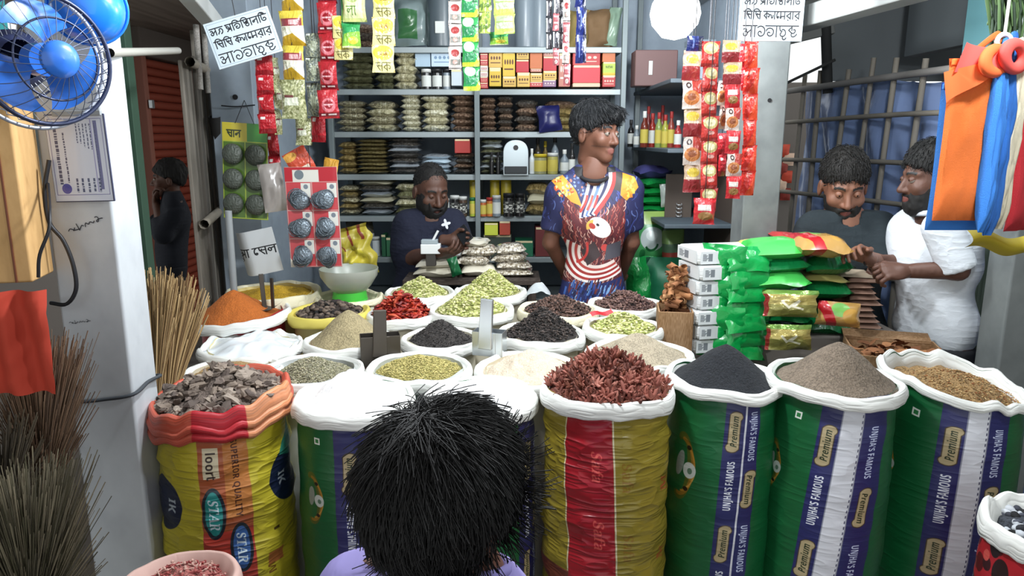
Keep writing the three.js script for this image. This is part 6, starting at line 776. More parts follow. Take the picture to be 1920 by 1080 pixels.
{ const p = at(1690, 688, 2.42), m = mpp(650, 2.42), w = 0.3, o = openCarton('carton', 'shallow brown carton of bark flakes behind the tan grain', [p.x, p.y - 0.02, p.z - 0.05], -0.28, w, 0.075, 0.26), r = rng(92);
  const fl = sheet(5, 4, (u, v) => [(u - 0.5) * 0.055, 0.004 * Math.sin(u * 5 + v * 3), (v - 0.5) * 0.03 + 0.004 * Math.sin(u * 8)]); part(o, 'flap', box(w, 0.004, 0.08, 0.001), mCard, [0, 0.075, -0.165], [0.25, 0, 0]);
  for (let i = 0; i < 70; i++) solo('bark_flake', fl, curlMats[i % 3], 'flat brown bark flake in the shallow carton on the right', 'spice', [p.x + (r() - 0.5) * 0.24, p.y + 0.02 + r() * 0.035, p.z - 0.05 + (r() - 0.5) * 0.2], [(r() - 0.5) * 0.8, r() * 6, (r() - 0.5) * 0.8], 'bark flakes in the shallow carton'); }
{ const o = solo('label_scrap', sheet(8, 4, (u, v) => [(u - 0.5) * 0.1, 0.006 * Math.sin(u * 7), (v - 0.5) * 0.025]), M('#b8242e', 0.5), 'red and white scrap of packet lying between the bark buds and green pods', 'scrap', at(1128, 587, 2.78), [0.5, 0.4, -0.2]); }
solo('white_bag_top', sheet(14, 10, (u, v) => { const a = (u - 0.5) * 2; return [a * 0.055, 0.05 * (1 - a * a) * (1 - v * 0.6) + 0.004 * noise(u * 9, v * 7), (v - 0.5) * 0.08]; }), M('#b4babc', 0.6), 'small grey-white peaked bag behind the tallest green pods', 'bag', at(1010, 552, 3.2));
// counter before the seated man, with clear packets
{ const D = 3.42, m = mpp(500, D), yT = at(880, 522, D).y; const o = thing('counter_table', 'dark low counter table carrying clear packets before the seated man', 'table', [at(885, 520, D).x, 0.2, -3.5]); part(o, 'table_top', box(0.66, 0.025, 0.26, 0.004), mDarkWood, [0, yT - 0.2 - 0.0125, 0]); for (const sx of [-1, 1]) for (const sz of [-1, 1]) part(o, 'leg', box(0.04, yT - 0.225, 0.04, 0.004), mDarkWood, [sx * 0.29, (yT - 0.225) / 2, sz * 0.1]);
  const clearW = PM('#ffffff', 0.25, { clearcoat: 0.7, map: canvas(128, 96, (g, w, h) => { fillR(g, '#cfc9b8', 0, 0, w, h); fillR(g, '#e3e0d6', 8, 20, 110, 50); disc(g, '#6f6a60', 78, 46, 14, 9); }) }), clr = PM('#ffffff', 0.2, { clearcoat: 0.8, map: grainTex('#a49a86', ['#c9c2b4', '#6d6252', '#e3ded2'], 33, 500, 4) });
  const put = (x0, x1, y0, y1, mat, label, k, rz = 0) => { const mm = mpp((y0 + y1) / 2, D), c = at((x0 + x1) / 2, (y0 + y1) / 2, D); const b = solo('clear_packet', packGeo[k % 3], mat, label, 'packet', [c.x, c.y, c.z - 0.08 - k * 0.004], [0, 0.1 * (k % 3 - 1), rz]); b.scale.set((x1 - x0) * mm, (y1 - y0) * mm * 1.2, 0.17); };
  put(776, 862, 504, 522, clearW, 'white packet with a dark mark at the bottom left of the counter', 0); put(780, 864, 487, 505, clearW, 'white packet with a dark mark on top at the left of the counter', 1, 0.05); put(862, 930, 500, 520, clearW, 'white packet with a dark mark at the bottom middle of the counter', 2); put(856, 920, 484, 500, clr, 'clear packet in the middle of the counter, second layer', 3); put(925, 1000, 508, 522, clr, 'beige flat packet at the bottom right of the counter', 4); put(928, 996, 495, 508, clr, 'beige flat packet second layer at the right of the counter', 5); put(922, 990, 480, 495, clr, 'speckled packet third layer at the right of the counter', 6, 0.06); put(866, 930, 466, 484, clr, 'shiny clear packet upper middle of the counter pile', 7); put(928, 985, 464, 480, clr, 'green-tinted clear packet topmost at the right of the counter', 8, 0.1); put(868, 916, 454, 466, clearW, 'white packet topmost on the counter pile', 9); put(820, 866, 472, 488, PM('#b4b8b8', 0.2, { clearcoat: 0.8 }), 'glossy grey bag on the counter before the phone', 10);
  solo('twisted_bag', pillow(0.05, 0.09, 0.03, { seed: 95, wr: 0.4 }), PM('#0f5a34', 0.35, { clearcoat: 0.5 }), 'small twisted dark green bag among the white packets on the counter', 'plastic bag', at(852, 500, 3.36), [0, 0, 0.3]);
  const sc = thing('paper_box', 'small white box with a leaning white card before the seated man', 'box', at(808, 470, 3.4)); part(sc, 'box_body', box(36 * m, 18 * m, 0.05, 0.003), M('#dfe2e2', 0.5), [0, 4 * m, 0]); part(sc, 'lid', box(30 * m, 8 * m, 0.045, 0.003), M('#9aa6ac', 0.5), [-2 * m, 17 * m, 0]); part(sc, 'card', box(4 * m, 20 * m, 0.03, 0.001), M('#d6d9da', 0.5), [9 * m, 28 * m, 0], [0, 0, -0.5]); part(sc, 'dark_stand', box(18 * m, 24 * m, 0.04, 0.003), M('#3a3632', 0.7), [0, -16 * m, 0]); }

// ---------------------------------------------------------------- people
function headField(x, y, z) {
  let d = ell(x, y, z, [0, 0.032, -0.014], [0.074, 0.09, 0.094]);
  d = smin(d, ell(x, y, z, [0, -0.045, 0.022], [0.056, 0.072, 0.066]), 0.04);
  d = smin(d, ell(x, y, z, [0, -0.1, 0.062], [0.024, 0.02, 0.02]), 0.03);
  const ax = Math.abs(x);
  d = smin(d, cap(ax, y, z, [0.012, 0.026, 0.077], [0.046, 0.022, 0.062], 0.011, 0.008), 0.016);
  d = smin(d, ell(ax, y, z, [0.043, -0.028, 0.06], [0.02, 0.018, 0.018]), 0.03);
  d = smax(d, -(Math.hypot(ax - 0.031, y - 0.003, z - 0.1) - 0.0175), 0.012);
  d = smin(d, cap(x, y, z, [0, 0.008, 0.083], [0, -0.034, 0.104], 0.0075, 0.0125), 0.012);
  d = smin(d, ell(ax, y, z, [0.012, -0.038, 0.092], [0.009, 0.008, 0.01]), 0.008);
  d = smin(d, cap(ax, y, z, [0, -0.0625, 0.0875], [0.022, -0.066, 0.077], 0.0065, 0.004), 0.008);
  d = smin(d, cap(ax, y, z, [0, -0.075, 0.0865], [0.018, -0.0725, 0.077], 0.0075, 0.004), 0.008);
  d = smax(d, -cap(ax, y, z, [0, -0.0688, 0.099], [0.022, -0.0695, 0.087], 0.0022, 0.001), 0.003);
  const e = ell(ax - 0.0, y, z, [0.08, -0.012, -0.016], [0.009, 0.032, 0.019]); d = smin(d, e, 0.012); d = smax(d, -ell(ax, y, z, [0.09, -0.008, -0.008], [0.006, 0.02, 0.011]), 0.004);
  return d;
}
function handGeo(curl, thumbSide = 1, spread = 0.1) { // wrist at the origin, fingers towards -y, palm faces +z
  const fs = [[-0.03, 0.058, -1.6], [-0.0105, 0.074, -0.5], [0.0105, 0.079, 0.5], [0.029, 0.068, 1.5]].map(([x, l, s]) => { let a = 0, p = [x, -0.082, 0]; const pts = [p]; for (const [k, c] of [[0.45, 0.9], [0.31, 1.1], [0.24, 0.8]]) { a += curl * c; p = [p[0] + s * spread * 0.05 * k, p[1] - Math.cos(a) * l * k, p[2] + Math.sin(a) * l * k]; pts.push(p); } return pts; });
  const f = (x0, y, z) => { const x = x0 * thumbSide; let d = ell(x, y, z, [0, -0.048, 0], [0.041, 0.05, 0.0145]); d = smin(d, cap(x, y, z, [0, 0.03, 0], [0, -0.02, 0], 0.026, 0.025), 0.02);
    for (const p of fs) { d = smin(d, cap(x, y, z, [p[0][0] * 0.8, -0.05, 0], p[0], 0.011, 0.0098), 0.008); const g = Math.min(cap(x, y, z, p[0], p[1], 0.0096, 0.0085), cap(x, y, z, p[1], p[2], 0.0087, 0.0078), cap(x, y, z, p[2], p[3], 0.0078, 0.0064)); d = smin(d, g, 0.004); }
    const t = Math.min(cap(x, y, z, [0.026, -0.03, 0.006], [0.05, -0.058, 0.016], 0.013, 0.0105), cap(x, y, z, [0.05, -0.058, 0.016], [0.05, -0.085, 0.03], 0.0103, 0.008)); return smin(d, t, 0.01); };
  return mesher(f, [-0.08, -0.175, -0.03], [0.08, 0.05, 0.075], 0.0036);
}
function frame(o, dir, palm) { const y = dir.clone().normalize().negate(), z = palm.clone().sub(y.clone().multiplyScalar(palm.dot(y))).normalize(), x = y.clone().cross(z); return new THREE.Matrix4().makeBasis(x, y, z).setPosition(o); }
function person(o) {
  const P = thing('person', o.label, 'person', o.base, o.yaw ?? 0), inv = new THREE.Matrix4().makeRotationY(-(o.yaw ?? 0)), L = (v) => v.clone().sub(P.position).applyMatrix4(inv), A = (v) => v.toArray(), s = o.headS ?? 1;
  const hc = L(o.head), H = new THREE.Matrix4().compose(hc, new THREE.Quaternion().setFromEuler(new THREE.Euler(o.pitch ?? 0, (o.headYaw ?? 0) - (o.yaw ?? 0), o.roll ?? 0, 'YXZ')), new THREE.Vector3(s, s, s));
  const J = {}; for (const k of Object.keys(o.j)) J[k] = A(L(o.j[k])); const nk = J.neck, b = o.bulk ?? 1;
  const mid = [(J.shL[0] + J.shR[0]) / 2, (J.shL[1] + J.shR[1]) / 2, (J.shL[2] + J.shR[2]) / 2], pel = J.pelvis, inset = (q, k) => [q[0] + (mid[0] - q[0]) * k, q[1] - 0.012, q[2] + (mid[2] - q[2]) * k], zf = o.flat ?? 1.3;
  const zAt = (y) => { const t = Math.min(1, Math.max(0, (y - pel[1]) / (mid[1] - pel[1]))); return pel[2] + (mid[2] - pel[2]) * t; };
  const a1 = inset(J.shL, 0.16), a2 = inset(J.shR, 0.16), fl = (q) => [q[0], q[1], 0], chest = [mid[0], mid[1] - 0.12, 0], waist = [pel[0] * 0.6 + mid[0] * 0.4, pel[1] + 0.14, 0], pelF = fl(pel), cl1 = fl(a1), cl2 = fl(a2);
  const torso = (x, y, z, g = 0) => { const zz = (z - zAt(y)) * zf; let d = cap(x, y, zz, cl1, cl2, 0.066 * b, 0.066 * b); d = smin(d, cap(x, y, zz, [chest[0] - 0.06, chest[1], 0], [chest[0] + 0.06, chest[1], 0], 0.115 * b, 0.115 * b), 0.08); d = smin(d, cap(x, y, zz, [chest[0], chest[1] - 0.03, 0], waist, 0.13 * b, 0.118 * b), 0.06); d = smin(d, cap(x, y, zz, [pelF[0] - 0.045, pelF[1], 0], [pelF[0] + 0.045, pelF[1], 0], 0.112 * b, 0.112 * b), 0.08); d = smin(d, Math.min(cap(x, y, zz, [nk[0], nk[1] - 0.005, 0], [cl1[0], cl1[1] + 0.02, 0], 0.05 * b, 0.05 * b), cap(x, y, zz, [nk[0], nk[1] - 0.005, 0], [cl2[0], cl2[1] + 0.02, 0], 0.05 * b, 0.05 * b)), 0.04); return d * 0.85 - g; };
  const neckTop = [hc.x, hc.y - 0.05 * s, hc.z - 0.015], neck = (x, y, z) => cap(x, y, z, [nk[0], nk[1] - 0.03, nk[2]], neckTop, 0.054 * s, 0.05 * s);
  const arms = (x, y, z) => Math.min(smin(cap(x, y, z, J.shL, J.elL, 0.05 * b, 0.041 * b), cap(x, y, z, J.elL, J.wrL, 0.041 * b, 0.027), 0.02), smin(cap(x, y, z, J.shR, J.elR, 0.05 * b, 0.041 * b), cap(x, y, z, J.elR, J.wrR, 0.041 * b, 0.027), 0.02));
  const hipL = [pel[0] - 0.08, pel[1] - 0.02, pel[2]], hipR = [pel[0] + 0.08, pel[1] - 0.02, pel[2]], kL = J.kneeL ?? [pel[0] - 0.09, pel[1] * 0.52, pel[2] + 0.03], kR = J.kneeR ?? [pel[0] + 0.09, pel[1] * 0.52, pel[2] + 0.03], fL = J.footL ?? [pel[0] - 0.1, 0.07, pel[2]], fR = J.footR ?? [pel[0] + 0.1, 0.07, pel[2]];
  const legs = (x, y, z) => { let d = 1; for (const [h, k, f] of [[hipL, kL, fL], [hipR, kR, fR]]) { d = Math.min(d, smin(cap(x, y, z, h, k, 0.082 * b, 0.056), cap(x, y, z, k, f, 0.055, 0.036), 0.03)); d = smin(d, cap(x, y, z, [f[0], f[1] - 0.035, f[2] - 0.03], [f[0], f[1] - 0.042, f[2] + 0.13], 0.034, 0.026), 0.03); } return d; };
  const all = (x, y, z) => { let d = torso(x, y, z); d = smin(d, neck(x, y, z), 0.05); d = smin(d, arms(x, y, z), 0.035); return smin(d, legs(x, y, z), 0.04); };
  const pts = [J.shL, J.shR, J.elL, J.elR, J.wrL, J.wrR, nk, pel, kL, kR, fL, fR, neckTop, [fL[0], 0, fL[2] + 0.14], [fR[0], 0, fR[2] + 0.14]], lo = [0, 1, 2].map((k) => Math.min(...pts.map((p) => p[k])) - (k === 1 ? 0.08 : 0.2)), hi = [0, 1, 2].map((k) => Math.max(...pts.map((p) => p[k])) + (k === 1 ? 0.03 : 0.2)); hi[1] = Math.min(hi[1], neckTop[1] + 0.05);
  const skin = new THREE.Color(o.skin), lip = new THREE.Color(o.lip ?? '#6a3a34'), hairC = new THREE.Color(o.hairCol ?? '#14110f'), gs = [];
  const paint = (g, fn) => { const p = g.attributes.position, c = new Float32Array(p.count * 3), q = new THREE.Color(); for (let i = 0; i < p.count; i++) { fn(q, p.getX(i), p.getY(i), p.getZ(i)); q.toArray(c, i * 3); } g.setAttribute('color', new THREE.BufferAttribute(c, 3)); return g; };
  gs.push(paint(mesher(all, lo, hi, o.cell ?? 0.0135), (q) => q.copy(skin)));
  const hg = paint(mesher((x, y, z) => smin(headField(x, y, z), cap(x, y, z, [0, -0.05, -0.02], [0, -0.11, -0.03], 0.05, 0.05), 0.03), [-0.1, -0.135, -0.12], [0.1, 0.135, 0.13], 0.0036), (q, x, y, z) => {
    q.copy(skin); const ax = Math.abs(x); if (ax < 0.024 - Math.abs(y + 0.069) * 0.5 && y < -0.0575 && y > -0.083 && z > 0.07) q.copy(lip);
    const by = 0.0275 - (ax - 0.03) * (ax - 0.03) * 6; if (ax > 0.012 && ax < 0.05 && Math.abs(y - by) < 0.0052 && z > 0.05) q.copy(hairC);
    if (o.stubble && z > 0.02 && ((y < -0.05 && y > -0.056) || (ax < 0.028 && y < -0.048 && y > -0.06 && z > 0.075))) q.lerp(hairC, o.stubble);
  }); hg.applyMatrix4(H); gs.push(hg);
  for (const [k, pose] of [['L', o.handL], ['R', o.handR]]) { if (!pose) continue; const w = new THREE.Vector3(...J['wr' + k]); const g = handGeo(pose.curl ?? 0.5, pose.thumb ?? 1); const rd = (v) => new THREE.Vector3(...v).applyMatrix4(inv); g.applyMatrix4(frame(w, rd(pose.dir), rd(pose.palm))); gs.push(paint(g, (q) => q.copy(skin))); }
  part(P, 'body', mergeGeometries(gs), M('#ffffff', 0.55, { vertexColors: true }));
  // eyes
  if (o.eyes !== false) for (const sx of [-1, 1]) { const e = new THREE.Vector3(sx * 0.031, 0.003, 0.0762); const eg = new THREE.SphereGeometry(0.0128 * s, 14, 10); const m = part(P, 'eye', eg, M('#8f877e', 0.25), e.clone().applyMatrix4(H)); const gz = new THREE.Vector3(o.gaze?.[0] ?? 0, o.gaze?.[1] ?? 0, 1).normalize().multiplyScalar(0.0062); part(m, 'iris', new THREE.SphereGeometry(0.0076 * s, 12, 8), M('#170f0b', 0.15), e.clone().add(gz).applyMatrix4(H).sub(m.position));
    const lid = new THREE.SphereGeometry(0.0133 * s, 16, 10, 0, 6.2832, 0, Math.PI * 0.5); lid.rotateX(o.lid ?? -0.25); part(P, 'eyelid', lid.applyMatrix4(new THREE.Matrix4().extractRotation(H)), M(o.skin, 0.55), e.clone().applyMatrix4(H)); }
  // hair
  const hv = o.hairVol ?? 0.01, hn = o.hairNoise ?? 0.004, hl = o.hairline ?? [0.052, -0.058];
  const hairF = (x, y, z) => { const n = (noise(x * 45, y * 22, z * 45) * 0.6 + noise(x * 110, y * 40, z * 110) * 0.4) * hn; let d = ell(x, y, z, [0, 0.034 + (o.hairTop ?? 0.004), -0.022], [0.074 + hv, 0.09 + hv * 1.1, 0.094 + hv]) + n; if (o.fringe) d = smin(d, ell(x, y, z, [0.012, 0.082, 0.058], [0.062, 0.036, 0.04]) + n * 1.5, 0.02);
    const line = hl[1] + (hl[0] - hl[1]) * (z + 0.1) / 0.185; const cut = line - y + 0.004 * noise(x * 90, z * 90); d = smax(d, cut, 0.006); return smax(d, -ell(Math.abs(x), y, z, [0.084, -0.014, -0.01], [0.018, 0.036, 0.028]), 0.005); };
  const hairG = mesher(hairF, [-0.12, -0.1, -0.15], [0.12, 0.18, 0.14], 0.0036); hairG.applyMatrix4(H); const hairM = part(P, 'hair', hairG, M(o.hairCol ?? '#14110f', 0.8));
  if (o.strands) { // single hairs lying on the hair's surface, combed away from the crown
    const st = o.strandLen ?? 0.045, c = new THREE.CatmullRomCurve3([new THREE.Vector3(0, -0.002, 0), new THREE.Vector3(0, 0.0025 - st * st * 0.25 / 0.26, st * 0.5), new THREE.Vector3(0, 0.001 - st * st / 0.24, st)]), sgeo = new THREE.TubeGeometry(c, 4, o.thin ?? 0.001, 3, false), im = new THREE.InstancedMesh(sgeo, M(o.hairCol ?? '#14110f', o.hairRough ?? 0.5), o.strands), hp = hairG.attributes.position, hn2 = hairG.attributes.normal, r = rng(o.strands), crown = new THREE.Vector3(...(o.crown ?? [0, 0.13, -0.04])).applyMatrix4(H), X = new THREE.Vector3(), N = new THREE.Vector3(), T = new THREE.Vector3(), Hi = H.clone().invert(), Q = new THREE.Vector3(), B = new THREE.Vector3(), mt = new THREE.Matrix4(); im.name = 'hair_strand'; shade(im); im.userData.kind = 'stuff';
    for (let i = 0; i < o.strands; i++) { const k = Math.floor(r() * hp.count); X.fromBufferAttribute(hp, k); Q.copy(X).applyMatrix4(Hi); if (Math.abs(Q.x) > 0.062 && Q.y < 0.04 && Q.z > -0.05) { im.setMatrixAt(i, mt.makeScale(0.001, 0.001, 0.001).setPosition(X)); continue; } N.fromBufferAttribute(hn2, k); T.copy(X).sub(crown).add(new THREE.Vector3((r() - 0.5) * 0.06, (r() - 0.5) * 0.05 - 0.01, (r() - 0.5) * 0.06)); T.addScaledVector(N, -T.dot(N)).normalize(); T.addScaledVector(N, 0.1 + (o.lift ?? 0.1) * r()).normalize(); B.crossVectors(N, T).normalize(); N.crossVectors(T, B).normalize(); mt.makeBasis(B, N, T).setPosition(X); mt.scale(new THREE.Vector3(1, 1, 0.6 + r() * 0.8)); im.setMatrixAt(i, mt); } hairM.add(im); }
  if (o.beard) { const B = o.beard; const bf = (x, y, z) => { const ax = Math.abs(x), n = (noise(x * 60, y * 30, z * 60) * 0.6 + noise(x * 130, y * 60, z * 130) * 0.4) * 0.005; let d = ell(x, y, z, [0, -0.05, 0.02], [0.06 + B.vol, 0.075 + B.vol, 0.068 + B.vol]) + n; d = smin(d, ell(x, y, z, [0, -0.1 - B.len * 0.5, 0.05], [0.042, 0.03 + B.len, 0.034]) + n, 0.03); const top = ax > 0.05 ? 0.005 : -0.05 + Math.max(0, ax - 0.028) * 2.2; d = smax(d, y - top, 0.006); d = smax(d, -(z + 0.012 - ax * 0), 0.008); d = smax(d, -ell(x, y, z, [0, -0.069, 0.095], [0.021, 0.0085, 0.03]), 0.004); return d; };
    const bg = mesher(bf, [-0.09, -0.16 - B.len * 1.6, -0.04], [0.09, 0.03, 0.13], 0.0036); bg.applyMatrix4(H); part(P, 'beard', bg, M(o.hairCol ?? '#14110f', 0.75)); }
  // clothes
  const G = o.shirt, sl = (a, c, t) => a.map((q, i) => q + (c[i] - q) * t);
  const sleeve = (x, y, z, sh, el, wr, t, g) => { const end = t <= 1 ? sl(sh, el, t) : sl(el, wr, t - 1); let d = t <= 1 ? cap(x, y, z, sh, end, 0.06 * b + g, 0.056 * b + g) : smin(cap(x, y, z, sh, el, 0.06 * b + g, 0.052 * b + g), cap(x, y, z, el, end, 0.052 * b + g, 0.046 + g), 0.03); const from = t <= 1 ? sh : el, dx = end[0] - from[0], dy = end[1] - from[1], dz = end[2] - from[2], l = Math.hypot(dx, dy, dz) || 1; return smax(d, ((x - end[0]) * dx + (y - end[1]) * dy + (z - end[2]) * dz) / l, 0.006); };
  const shirtF = (x, y, z) => { const n = noise(x * 7 + 3, y * 9, z * 7) * 0.006 + (1 - Math.abs(noise(x * 10 + y * 8, y * 4, z * 9 + 5))) * 0.007 - 0.003; let d = torso(x, y, z, G.ease ?? 0.016); if (G.flare) d -= Math.max(0, (mid[1] - 0.2 - y)) * G.flare; d = smin(d, sleeve(x, y, z, J.shL, J.elL, J.wrL, G.sleeve, G.sg ?? 0.004), 0.03); d = smin(d, sleeve(x, y, z, J.shR, J.elR, J.wrR, G.sleeve, G.sg ?? 0.004), 0.03); d -= n; d = smax(d, (pel[1] + G.hem + 0.01 * noise(x * 6, z * 6)) - y, 0.006); d = smax(d, -(neck(x, y, z) - 0.008), 0.006); return smax(d, y - (nk[1] + 0.02), 0.01); };
  const slo = [...lo], shi = [...hi]; slo[1] = pel[1] + G.hem - 0.05; shi[1] = nk[1] + 0.08; const sg = mesher(shirtF, slo, shi, 0.0105); const pos = sg.attributes.position, uv = new Float32Array(pos.count * 2), [ux0, ux1, uy0, uy1] = G.box ?? [mid[0] - 0.3, mid[0] + 0.3, pel[1] + G.hem, mid[1] + 0.06];
  for (let i = 0; i < pos.count; i++) { uv[i * 2] = (pos.getX(i) - ux0) / (ux1 - ux0); uv[i * 2 + 1] = (pos.getY(i) - uy0) / (uy1 - uy0); } sg.setAttribute('uv', new THREE.BufferAttribute(uv, 2)); part(P, G.name ?? 't_shirt', sg, G.mat);
  if (G.collar) part(P, 'collar', placed(new THREE.TorusGeometry(0.066 * s, G.collar, 8, 30), [nk[0], nk[1] + (G.cy ?? 0.004), nk[2] + 0.01], [Math.PI / 2 - (G.ct ?? -0.35), 0, 0], [1, 1.08, 1]), G.collarMat);
  const trF = (x, y, z) => { let d = Math.min(legs(x, y, z) - 0.016, 9); const zz = (z - pel[2]) * zf; d = smin(d, (cap(x, y, zz, [pelF[0] - 0.045, pelF[1] + 0.02, 0], [pelF[0] + 0.045, pelF[1] + 0.02, 0], 0.115 * b, 0.115 * b)) * 0.85 - 0.008, 0.05); d -= noise(x * 9, y * 6, z * 9) * 0.004; d = smax(d, y - (pel[1] + Math.min(0.08, G.hem + 0.05)), 0.005); return smax(d, 0.09 - y, 0.005); };
  const tlo = [...lo], thi = [...hi]; thi[1] = pel[1] + 0.12; part(P, 'trousers', mesher(trF, tlo, thi, 0.015), M(o.trousers ?? '#20242c', 0.85));
  return P;
}
const jersey = canvas(512, 640, (g, w, h) => {
  const X = (px) => (px - 1012) / 188 * 512, Y = (py) => (py - 312) / 258 * 640, r = rng(14); const poly = (c, ...p) => { g.fillStyle = c; g.beginPath(); p.forEach((q, i) => (i ? g.lineTo(X(q[0]), Y(q[1])) : g.moveTo(X(q[0]), Y(q[1])))); g.closePath(); g.fill(); };
  fillR(g, '#23264f', 0, 0, w, h); for (let i = 0; i < 260; i++) { g.strokeStyle = ['#3a4688', '#171a38', '#56679c', '#2c3366'][i % 4]; g.lineWidth = 2 + r() * 5; g.beginPath(); const x = r() * w, y = r() * h; g.moveTo(x, y); g.quadraticCurveTo(x + 20 - r() * 40, y + 18, x + 30 - r() * 60, y + 20 + r() * 30); g.stroke(); }
  poly('#58242a', [1056, 362], [1094, 392], [1122, 402], [1168, 362], [1172, 470], [1168, 535], [1048, 520], [1052, 430]);
  for (let i = 0; i < 620; i++) { const px = 1050 + r() * 120, py = 368 + r() * 150; g.strokeStyle = ['#8a342e', '#451a1e', '#a8685c', '#74282a', '#c9a494', '#2c1a22'][i % 6]; g.lineWidth = 1.5 + r() * 3.5; g.beginPath(); g.moveTo(X(px), Y(py)); g.quadraticCurveTo(X(px + (px < 1112 ? -4 : 4)), Y(py + 5), X(px + (px < 1112 ? 3 : -3)), Y(py + 11)); g.stroke(); }
  poly('#d88a2a', [1032, 338], [1054, 322], [1078, 356], [1088, 382], [1068, 374], [1046, 352]); poly('#d88a2a', [1164, 322], [1188, 330], [1194, 348], [1172, 372], [1160, 362]);
  for (let i = 0; i < 90; i++) { const lft = i % 2, px = lft ? 1038 + r() * 36 : 1166 + r() * 22, py = 332 + r() * 32; disc(g, ['#e6b84a', '#b5481e', '#e07a26', '#f0d27a'][i % 4], X(px), Y(py), 3 + r() * 8, 2 + r() * 6, r() * 3); }
  poly('#27305c', [1052, 326], [1096, 326], [1112, 352], [1096, 376], [1080, 356]); for (let i = 0; i < 40; i++) disc(g, ['#4a62a0', '#7a8ab8', '#b06a5a'][i % 3], X(1060 + r() * 40), Y(328 + r() * 34), 2 + r() * 6, 2 + r() * 4, r() * 3);
  poly('#17161a', [1074, 312], [1152, 312], [1152, 326], [1136, 338], [1112, 342], [1090, 337], [1076, 326]); poly('#3a3430', [1150, 320], [1166, 322], [1160, 356], [1148, 352]);
  const st = (c, lw, ...p) => { g.strokeStyle = c; g.lineWidth = lw; g.lineCap = 'butt'; g.beginPath(); g.moveTo(X(p[0]), Y(p[1])); g.bezierCurveTo(X(p[2]), Y(p[3]), X(p[4]), Y(p[5]), X(p[6]), Y(p[7])); g.stroke(); };
  const cols = ['#d9dadd', '#2c2f5a', '#e4e4e6', '#5a74a8', '#dfe3ea', '#26284e', '#e6e6e8', '#b5302e']; cols.forEach((c, i) => { const o = i * 6.6; st(c, 19, 1102 + o, 322, 1106 + o, 356, 1086 + o * 0.8, 378, 1086 + o * 0.55, 402 - i); });
  for (let i = 0; i < 3; i++) st(['#b9342c', '#c94a3a', '#a82a26'][i], 12, 1084 + i * 13, 392 - i * 4, 1090 + i * 10, 382, 1096 + i * 9, 376, 1098 + i * 10, 362);
  ['#e4dcd6', '#9c2c2a', '#e6dfd8', '#8f2826', '#dcd2cc', '#a8403a', '#d8c8c0'].forEach((c, i) => { const o = i * 5.2; st(c, 15, 1054 + o, 440 + o * 0.4, 1046 + o, 520 - o * 0.9, 1100 + o * 0.4, 536 - o * 1.1, 1168 - o * 0.5, 500 - o * 0.6); });
  g.save(); g.translate(X(1121), Y(419)); g.rotate(0.5); disc(g, '#e8e5e0', 0, 0, 62, 42); disc(g, '#3a3232', -16, -6, 9, 6); g.fillStyle = '#c9a04a'; g.beginPath(); g.moveTo(-46, -16); g.quadraticCurveTo(-86, 10, -54, 40); g.lineTo(-34, 22); g.fill(); disc(g, '#a83c32', -38, 12, 18, 12); g.restore();
  poly('#3a2e30', [1088, 462], [1112, 444], [1126, 470], [1100, 490]); disc(g, '#b5403c', X(1132), Y(456), 20, 16); st('#b0332f', 12, 1098, 446, 1104, 470, 1092, 480, 1080, 484); poly('#4a4850', [1136, 452], [1164, 444], [1166, 474], [1132, 480]);
  poly('#232a5a', [1052, 522], [1100, 530], [1168, 512], [1176, 572], [1044, 572]); for (let i = 0; i < 130; i++) { g.strokeStyle = ['#3f62a8', '#181c3a', '#7aa0cc', '#6a3030', '#2c4488'][i % 5]; g.lineWidth = 3 + r() * 7; const px = 1054 + r() * 116, py = 528 + r() * 40; g.beginPath(); g.moveTo(X(px), Y(py)); g.lineTo(X(px + 6 - r() * 3), Y(py - 6 - r() * 10)); g.stroke(); }
});
const plainCloth = (c, o = {}) => M(c, 0.9, { bumpMap: rep(wrinkleBump, 3, 4), bumpScale: 0.003, ...o });
{ const D = 3.33, base = at(1112, 560, D).setY(0.2), j = { neck: at(1113, 316, D), shL: at(1050, 362, D), shR: at(1180, 360, D), elL: at(1032, 455, D + 0.04), elR: at(1184, 455, D + 0.04), wrL: at(1068, 525, D + 0.17), wrR: at(1160, 525, D + 0.17), pelvis: at(1112, 560, D) };
  const a = at(1012, 570, D), b = at(1200, 312, D); person({ label: 'young man in a colourful eagle and stripes t-shirt standing behind the sacks, looking right', base, head: at(1119, 250, D), headS: 1.06, headYaw: 0.8, pitch: 0.05, roll: -0.03, skin: '#6b4636', lip: '#7a4a42', stubble: 0.35, hairVol: 0.012, hairNoise: 0.003, fringe: true, strands: 3000, strandLen: 0.034, lift: 0.04, lid: -0.35, hairTop: 0.008, hairline: [0.05, -0.05], hairCol: '#15171a', hairRough: 0.42, j, bulk: 0.88, gaze: [0.1, -0.05], handL: { curl: 0.4, dir: [0.7, -0.7, 0], palm: [0, 0, -1], thumb: 1 }, handR: { curl: 0.4, dir: [-0.7, -0.7, 0], palm: [0, 0, -1], thumb: -1 },
    shirt: { mat: M('#ffffff', 0.6, { map: jersey }), sleeve: 0.72, hem: -0.06, ease: 0.017, sg: 0.012, box: [a.x - base.x, b.x - base.x, a.y - base.y, b.y - base.y], collar: 0.009, cy: -0.022, ct: -0.42, collarMat: M('#1c1a1e', 0.8) }, trousers: '#22283a' }); }
